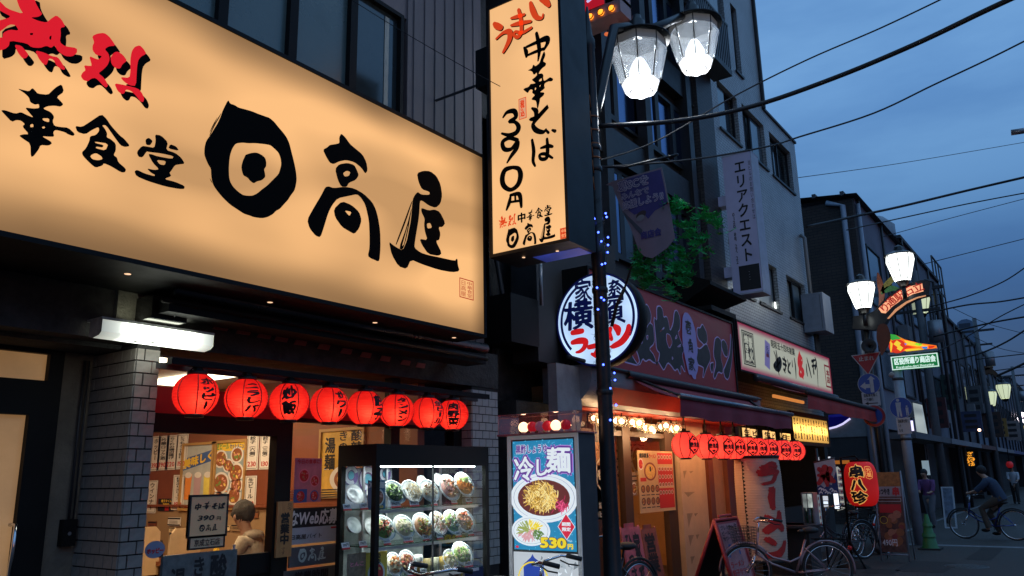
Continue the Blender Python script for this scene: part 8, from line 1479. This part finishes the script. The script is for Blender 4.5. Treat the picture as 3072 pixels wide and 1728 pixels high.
tdisc('no_parking_sign','round red rimmed blue sign half hidden by the red awning tip',2622,1248,.25,pn2)
Fp=FX(XQ-.13)
def pp_(b,F,c,r):
    b.use(TBL).disc(F,*c,r*.97,h=.003);b.use(TWH)
    for x,z,s in((c[0]-.05,c[1],1),(c[0]+.12,c[1]-.07,.55)):b.disc(F,x,z+.17*s,.035*s,h=.005,n=10).poly(F,[(x-.055*s,z+.12*s),(x-.05*s,z-.02*s),(x-.045*s,z-.2*s),(x-.01*s,z-.2*s),(x,z-.05*s),(x+.02*s,z-.2*s),(x+.055*s,z-.2*s),(x+.045*s,z),(x+.06*s,z+.12*s)],(),.005)
tdisc('pedestrian_sign','round blue sign with a white adult and child on the thick grey pole',2703,1223,.235,pp_,F=Fp)
(a0,c1),(a1,c0)=Fp.at(2688,1254),Fp.at(2736,1301);b=mb(TWH).fb(Fp,a0,c0,a1,c1,-.02,0);b.use(INK).text(Fp,'自転車を除く\n7-9\n15-18',a0+.03,c1-.03,a1-.03,c0+.04,bold=.02,h=.003);solo(b,'time_plate','white plate with hours under the blue pedestrian sign','road sign')
b=mb(DARKM);c=FQ(*ptop(2611,1040),.1);b.lathe([(.04,.3),(.06,.1),(.17,-.05),(.165,-.06),(.03,.05)],18,c,'X');solo(b,'loudspeaker','black horn loudspeaker on the arch post above the stop sign','loudspeaker')
for k,(P_,col,lab)in enumerate(((((700,250),(640,300),(590,350),(555,400),(575,370),(640,290),(640,300)),(.16,.14,.02),'yellow'),(((700,385),(640,370),(590,385),(560,410),(600,400),(660,395)),(.02,.12,.03),'green'),(((530,260),(545,330),(560,420),(540,520),(520,560),(545,440),(520,330)),(.20,.05,.02),'orange'))):
    b=mb(M('plastic streamer '+lab,col,.6,var=.2));pts=[FQ(*FQ.at(*ZF(*p)),-.5)for p in P_[:4]];G=Fr(FQ(0,0,-.5),(0,-1,0),(0,0,1));b.ribbon(G,[(*FQ.at(*ZF(*p)),.04+.09*(i in(1,2)))for i,p in enumerate(P_[:4])],h=0,steps=5).ribbon(G,[(*FQ.at(*ZF(*p)),.04+.09*(i in(1,2)))for i,p in enumerate(P_[:4])],h=-.01,steps=5);solo(b,'leaf_streamer',f'{lab} curved plastic leaf streamer behind the arch lamps','streamer')
b=mb(M('plastic streamer orange',(0,0,0)));G=Fr((XQ-.3,0,0),(0,-1,0),(0,0,1));b.ribbon(G,[(*G.at(*ZF(x,y)),w_)for x,y,w_ in((600,690,.24),(605,760,.3),(600,830,.16),(592,880,.03))],steps=5).ribbon(G,[(*G.at(*ZF(x,y)),w_)for x,y,w_ in((600,690,.24),(605,760,.3),(600,830,.16),(592,880,.03))],h=-.01,steps=5);solo(b,'leaf_streamer','orange leaf streamer hanging left of the coloured glass crest','streamer')
b=mb(M('faded brown palm streamer',(.12,.06,.03),.8,var=.2));G=Fr((58,0,0),(0,-1,0),(0,0,1))
ZG=zoomed(2780,860,.30353)
for L_ in(((520,1340,.5),(500,1150,.9),(470,950,1.0),(470,860,.5),(540,810,.3),(640,800,.2)),((500,900,.5),(450,840,.5),(430,960,.3)),((520,860,.4),(620,830,.35),(700,880,.2))):b.ribbon(G,[(*G.at(*ZG(x,y)),w_)for x,y,w_ in L_],steps=5)
solo(b,'palm_streamer','brown plastic palm shaped street decoration left of the distant lamps','streamer')
F_=FX(60);(a0,c1),(a1,c0)=F_.at(2950,1215),F_.at(2992,1300);b=mb(M('deep blue far banner',(.015,.03,.10),.7,var=.2)).fb(F_,a0,c0,a1,c1,-.05,0);solo(b,'street_banner','deep blue banner under the distant street lamp','banner')
F_=FX(40);(a0,c1),(a1,c0)=F_.at(2895,1357),F_.at(2926,1397);b=mb(DARKM).fb(F_,a0,c0,a1,c1,-.1,0);b.use(M('amber led sign',(1,.4,.05),.3,var=0,emit=.9,ecol=(1,.4,.03)));rnd=random.Random(3)
for k in range(80):b.disc(F_,rnd.uniform(a0,a1),rnd.uniform(c0,c1),.022,h=.01+.0003*k,n=6)
solo(b,'led_sign','small board of amber led dots on the far shop front','led sign')
b=mb(M('far lit cyan sign',(.3,.7,.6),.5,var=0,emit=.5,ecol=(.3,.8,.65)));F_=FX(80);(a0,c1),(a1,c0)=F_.at(3036,1291),F_.at(3080,1302);b.fb(F_,a0,c0,a1,c1);b.use(CC['orange']);(a0,c1),(a1,c0)=F_.at(3036,1272),F_.at(3080,1286);b.fb(F_,a0,c0,a0+(a1-a0)*.4,c1);b.use(CC['yellow']).fb(F_,a0+(a1-a0)*.5,c0,a1,c1-.2);solo(b,'glowing_sign','distant cyan and orange lit sign at the right edge','lit sign')
b=mb(M('far red lantern paper',(.5,.03,.03),.5,var=0,emit=.12,ecol=(.8,.02,.03)));b.ball(onX(3029,1394,36),.12,8,(1,1,1.15));c=onX(3029,1394,36);b.use(BLK).lathe([(.001,.17),(.07,.17),(.07,.12)],10,c).lathe([(.07,-.12),(.07,-.16),(.001,-.16)],10,c).tube([c+Vector((0,0,.17)),c+Vector((0,0,.6))],.015);solo(b,'red_lantern','small distant red lantern behind the cyclist','lantern')
# ================================================================ wires
WIRE=M('black cable',(.008,.009,.012),.6,var=0)
def wire(P_,r,label):
    pts=[dist(u,v,t)for u,v,t in P_];Q=[]
    for i in range(len(pts)-1):
        p0,p1,p2,p3=pts[max(i-1,0)],pts[i],pts[i+1],pts[min(i+2,len(pts)-1)]
        for k in range(6):s=k/6;Q.append(.5*(2*p1+(p2-p0)*s+(2*p0-5*p1+4*p2-p3)*s*s+(3*p1-p0-3*p2+p3)*s**3))
    b=mb(WIRE);e_=pts[-1]-pts[-2];e_.z=abs(e_.z)*.3;b.tube(Q+[pts[-1]]+([pts[-1]+e_.normalized()*9]if P_[-1][0]>3000 else[]),r,6);solo(b,'overhead_wire',label,'wire')
for P_,r,lab in(([(1800,378,8.9),(2040,362,9.6),(2260,318,10),(2500,235,10),(2740,135,9.8),(2950,35,9.5),(3090,-30,9.3)],.027,'thickest black cable sweeping from the lamp pole to the top right corner'),([(1700,505,9.5),(1950,432,10.5),(2200,290,11.5),(2420,180,12),(2640,85,12),(2840,-10,12)],.011,'thin wire rising from the lamp pole to the top edge above the thickest cable'),
    ([(1820,500,10),(2080,478,11),(2300,440,12),(2400,410,12.5),(2620,340,13),(2800,255,13.5),(2960,180,13.5),(3090,115,13.5)],.013,'wavy wire crossing below the thickest cable from the lavender sign'),([(2395,533,20),(2700,490,24),(3090,424,28)],.008,'hair-thin straight wire above the corner building'),
    ([(2420,680,20),(2560,650,22),(2700,620,23),(2900,572,24),(3090,528,24)],.033,'thick cable running just over the corner building roof'),([(2540,690,24),(2700,655,26),(2900,612,27),(3090,576,27)],.018,'second wire below the thick cable at the right'),([(2650,710,26),(2850,655,28),(3090,592,28)],.01,'thin third wire below the thick cable at the right'),
    ([(2760,795,28),(3090,712,30)],.012,'thin wire right of the upper arch lantern'),([(2790,920,30),(2900,890,30),(3010,845,30),(3090,792,30)],.02,'wire curving up to the right beside the ladder frame'),([(2780,940,30),(2900,915,30),(3000,905,31),(3090,890,31)],.026,'level wire below the ladder frame'),
    ([(2800,1010,32),(2900,985,32),(2990,965,32),(3090,948,32)],.03,'level wire crossing the round-topped billboard'),([(2780,1070,30),(2900,1010,31),(3000,950,31),(3090,905,31)],.02,'slanting wire crossing in front of the billboard'),([(2830,1088,33),(2940,1060,33),(3020,1025,33),(3090,980,33)],.03,'wire sweeping up beneath the billboard'),
    ([(2930,1078,36),(3000,1070,36),(3090,1060,36)],.02,'low level wire right of the billboard'),([(2990,1128,36),(3040,1106,36),(3090,1082,36)],.045,'lowest thick cable at the right edge'),([(2985,1112,38),(3090,1098,38)],.02,'thin wire just above the distant lamps'),([(2860,925,30),(2960,970,32),(3090,1005,34)],.01,'thin wire descending to the right past the billboard'),([(2920,1010,34),(3000,1045,34),(3090,1062,34)],.01,'fine wire descending at the right edge'),
    ([(1040,-10,8.2),(1200,90,8.2),(1400,205,8.1),(1560,290,8.0),(1690,355,8.05),(1778,440,8.1)],.004,'fine wire drooping across the amber projecting sign to the lamp pole')):wire(P_,r,lab)
b=mb(GREYM);b.tube([dist(3033,398,14),dist(3100,388,14)],.045);solo(b,'pipe_end','short grey pipe end poking in from the right edge of the sky','pipe')
# ================================================================ bicycles
RUB=M('black tyre',(.02,.02,.02),.7,var=.1)
def bicycle(label,p0,p1,fcol,basket=True,dressed=True,lean=0,grp=None,saddle=True):
    """p0 front, p1 rear wheel contact; built in its own frame a = front to back"""
    U=(p1-p0);U.z=0;L=1.08;U.normalize();N=Vector((0,0,1));mid=(p0+p1)/2;mid.z=max(0,min(p0.z,p1.z));t=thing('bicycle',label,'bicycle',mid,grp);S=U.cross(N)
    def G(a,z,s=0):return mid+U*a+N*z+S*s
    fm=M('bike paint '+str(fcol),fcol,.3,.4,var=.1,spec=.8);r=.335
    for nm,a in(('front_wheel',-L/2),('rear_wheel',L/2)):
        w=bpy.data.objects.new(nm,None);COL.objects.link(w);w.parent=t;w.location=G(a,r)-mid;ring=lambda R_,n=40:[G(a+R_*math.cos(k*2*math.pi/n),r+R_*math.sin(k*2*math.pi/n))for k in range(n+1)]
        mb(RUB).tube(ring(r-.012),.015,8,False).build('tyre',w);mb(CHROME).tube(ring(r-.035),.009,6,False).build('rim',w);b=mb(CHROME)
        for k in range(24):th=k*2*math.pi/24;b.tube([G(a+.015*math.cos(th+.8),r+.015*math.sin(th+.8),.02*(-1)**k),G(a+(r-.04)*math.cos(th),r+(r-.04)*math.sin(th))],.0011,3,False)
        b.tube([G(a,r,-.05),G(a,r,.05)],.02,10);b.build('spokes',w)
        R_=r+.028;b=mb(fm if dressed else RUB);b.tube([G(a+R_*math.cos(th),r+R_*math.sin(th))for th in[math.radians(x)for x in(range(-10,175,10)if a>0 else range(40,190,10))]],.017,6);b.build('mudguard',w)
    b=mb(fm);bbk=(.12,.30);hd0,hd1=(-.40,.56),(-.35,.82);st=(.28,.72)
    b.tube([G(*hd0),G(-.2,.42),G(*bbk)],.016).tube([G(hd0[0]+.02,.64),G(-.18,.50),G(.05,.44),G(.2,.50)],.014).tube([G(*bbk),G(*st)],.016).tube([G(*hd0),G(*hd1)],.018);b.tube([G(*bbk,.04),G(L/2,r,.05)],.010).tube([G(*bbk,-.04),G(L/2,r,-.05)],.010).tube([G(st[0]-.03,.62,.02),G(L/2,r,.05)],.008).tube([G(st[0]-.03,.62,-.02),G(L/2,r,-.05)],.008);b.build('frame',t)
    b=mb(CHROME);b.tube([G(*hd0),G(-.46,.45,.05),G(-L/2,r,.05)],.011).tube([G(*hd0),G(-.46,.45,-.05),G(-L/2,r,-.05)],.011);b.build('fork',t)
    b=mb(CHROME);b.tube([G(*hd1),G(-.33,.95)],.012);b.tube([G(-.12,.98,.27),G(-.26,1.0,.26),G(-.36,.97,.12),G(-.34,.95,0),G(-.36,.97,-.12),G(-.26,1.0,-.26),G(-.12,.98,-.27)],.011);b.use(RUB).tube([G(-.10,.975,.27),G(-.22,1.0,.265)],.018).tube([G(-.10,.975,-.27),G(-.22,1.0,-.265)],.018);b.tube([G(-.26,.97,.22),G(-.2,.94,.24),G(-.12,.93,.25)],.006).tube([G(-.26,.97,-.22),G(-.2,.94,-.24),G(-.12,.93,-.25)],.006);b.build('handlebar',t)
    if saddle:b=mb(RUB);b.ball(G(.36,.84),.12,8,(1.1,.9,.38));b.ball(G(.24,.83),.06,6,(1.6,.8,.4));b.tube([G(*st),G(.31,.82)],.013);b.build('saddle',t)
    b=mb(BLK);b.tube([G(*bbk,-.09),G(*bbk,.09)],.012);b.lathe([(.09,-.003),(.09,.003)],20,G(*bbk,.05),'Y');b.tube([G(*bbk,.07),G(.2,.16,.08),G(.2,.16,.16)],.01).tube([G(*bbk,-.07),G(.04,.44,-.08),G(.04,.44,-.16)],.01);b.build('cranks',t)
    if basket:
        b=mb(M('dark wire basket',(.03,.028,.025),.5,.3,var=.1))
        for k in range(7):
            f=k/6;w_=.13+.05*f;z=.68+.22*f;x0_,x1_=-.66-.04*f,-.42;b.tube([G(x0_,z,w_),G(x0_,z,-w_),G(x1_,z,-w_),G(x1_,z,w_),G(x0_,z,w_)],.004,4)
        for k in range(9):s=-1+k/4;b.tube([G(-.42,.68,.13*s),G(-.66,.68,.13*s),G(-.70,.90,.18*s)],.003,4);b.tube([G(-.66+.03*k,.68,.13),G(-.70+.035*k,.90,.18)],.003,4);b.tube([G(-.66+.03*k,.68,-.13),G(-.70+.035*k,.90,-.18)],.003,4)
        b.build('basket',t)
    if dressed:b=mb(BLK);b.tube([G(.38,.72,.06),G(.8,.72,.06),G(.8,.72,-.06),G(.38,.72,-.06)],.007);b.tube([G(.8,.72,.06),G(L/2,r,.06)],.006).tube([G(.8,.72,-.06),G(L/2,r,-.06)],.006);b.use(REDINK).ball(G(.87,.60),.03,6,(.5,1,1));b.build('rack',t)
    return t
g1=onZ(2483,1708,.335);g0=onZ(2255,1713,.335);g0.z=g1.z=0;dd=(g0-g1).normalized();g0=g1+dd*1.08
bicycle('pink lady bicycle with a dark basket parked in front of the giant white lantern',g0,g1,(.34,.22,.23))
q=onZ(1655,1690,.97);bicycle('black bicycle whose curved handlebar and bell rise in front of the noodle stand',Vector((q.x-.05,q.y+.28,0)),Vector((q.x+.2,q.y-.75,0)),(.02,.02,.02),False,False)
q=onZ(1335,1706,.97);bicycle('black bicycle with only a rubber grip showing before the display case',Vector((q.x-.45,q.y+.05,0)),Vector((q.x+.6,q.y-.2,0)),(.02,.02,.025),False,False)
q=onY(1790,1640,4.5);bicycle('dark bicycle half hidden behind the lamp pole',Vector((7.4,4.55,0)),Vector((8.4,4.35,0)),(.05,.05,.06),True,False)
for k,(x,y,a)in enumerate(((15.6,4.3,-.5),(16.6,3.95,-.35),(17.6,4.2,-.2),(18.6,3.9,-.15))):bicycle(['dark bicycle parked behind the red standing lantern','dark bicycle parked behind the 490 board','dark bicycle parked against the grey pole','bicycle with a pale rear mudguard behind the green cone'][k],Vector((x,y,0)),Vector((x+1.05*math.cos(a),y+1.05*math.sin(a),0)),[(.03,.03,.04),(.04,.04,.05),(.03,.03,.03),(.4,.42,.5)][k],k%2==0,True,grp='bicycles parked by the crossing')
# ================================================================ people
def person(label,base,yaw,top,legs,hair,pose,hscale=1,bag=False):
    t=thing('person',label,'person',base);t.rotation_euler=(0,0,yaw);s=hscale
    sk=dict(pose);E_=[('pel','wa'),('wa','ch'),('ch','nk'),('nk','hd0'),('hd0','hd'),('hd','hd2'),('ch','sl'),('sl','el'),('el','hl'),('hl','fl'),('ch','sr'),('sr','er'),('er','hr'),('hr','fr'),('pel','kl'),('kl','al'),('al','tl'),('pel','kr'),('kr','ar'),('ar','tr')]
    R_=dict(pel=.10,wa=.10,ch=.12,nk=.05,hd0=.065,hd=.088,hd2=.075,sl=.045,el=.034,hl=.028,fl=.032,sr=.045,er=.034,hr=.028,fr=.032,kl=.045,al=.032,tl=.035,kr=.045,ar=.032,tr=.035)
    J={k:(v[0]*s,v[1]*s,v[2]*s,R_[k]*s)for k,v in sk.items()};skin('body',J,E_,SKINM,t)
    dress(t,J,top,legs,.3)
    b=mb(hair);h=Vector(J['hd'][:3]);b.ball(h+Vector((-.035,0,.035))+Vector(base),.108*s,10,(1,.9,1.02));b.build('hair',t)
    for a_ in('tl','tr'):b=mb(BLK);p=Vector(J[a_][:3])+Vector(base);b.ball(p,.05*s,6,(1.9,.9,.8));b.build('shoe',t)
    return t
WALK=dict(pel=(0,0,.86),wa=(.02,0,1.02),ch=(.06,0,1.24),nk=(.11,0,1.40),hd0=(.14,0,1.45),hd=(.17,0,1.52),hd2=(.18,0,1.57),sl=(.06,.17,1.30),el=(.10,.2,1.04),hl=(.28,.14,.98),fl=(.34,.1,.98),sr=(.06,-.17,1.3),er=(.12,-.2,1.06),hr=(.3,-.12,1.0),fr=(.36,-.08,1.0),kl=(.12,.08,.46),al=(.08,.08,.09),tl=(.16,.08,.045),kr=(-.04,-.08,.46),ar=(-.16,-.08,.1),tr=(-.09,-.08,.045))
DKH=M('dark hair',(.012,.01,.01),.7,var=.3,bump=.5);q=onZ(2800,1583,0);person('woman with short dark hair in a purple top looking down at her hands',q,math.radians(165),M('purple top',(.13,.045,.15),.8,var=.2),M('grey trousers',(.10,.11,.13),.8,var=.2),DKH,WALK,.98)
g0=onZ(2898,1616,0);g1=onZ(3052,1622,0);dd=(g1-g0).normalized();g1=g0+dd*1.08;bicycle('blue bicycle being ridden across the crossing',g0,g1,(.02,.04,.22),False,False)
RIDE=dict(pel=(0,0,.90),wa=(.05,0,1.06),ch=(.16,0,1.26),nk=(.26,0,1.38),hd0=(.30,0,1.43),hd=(.34,0,1.50),hd2=(.35,0,1.56),sl=(.18,.19,1.28),el=(.34,.25,1.10),hl=(.56,.24,1.03),fl=(.62,.24,1.02),sr=(.18,-.19,1.28),er=(.34,-.25,1.1),hr=(.56,-.24,1.03),fr=(.62,-.24,1.02),kl=(.38,.12,.68),al=(.28,.12,.26),tl=(.36,.12,.21),kr=(.30,-.12,.56),ar=(.12,-.12,.18),tr=(.22,-.12,.13))
mid=(g0+g1)/2;th=math.atan2(-dd.y,-dd.x);person('cyclist in a dark blue shirt and khaki trousers riding the blue bicycle',mid+dd*.32,th,M('dark blue shirt',(.018,.035,.07),.8,var=.2),M('khaki trousers',(.07,.05,.035),.8,var=.2),DKH,RIDE,1.02)
q=onZ(3052,1512,0);person('person in a white shirt at the right edge beyond the cyclist',q,math.radians(180),M('white shirt',(.4,.42,.46),.8,var=.1),M('black trousers',(.02,.02,.02),.8,var=.1),DKH,WALK,1.05)
F_=FX(26);t=thing('a_frame_board','small white framed pavement board beside the woman in purple','standing board',F_(*F_.at(2850,1550)));a0,c1=F_.at(2822,1468);a1,c0=F_.at(2872,1560);P=Fr(F_(a0,0,.2),(0,-1,0),(.25,0,1));P.N=P.U.cross(P.V);b=mb(M('pale board frame',(.36,.40,.44),.5,var=.1));b.frame(P,0,0,a1-a0,1.15,.04,-.03,.01);b.use(M('blue grey poster print',(.10,.14,.20),.5,var=.6,scale=8)).rect(P,.04,.3,a1-a0-.04,1.11,0);b.build('board',t)
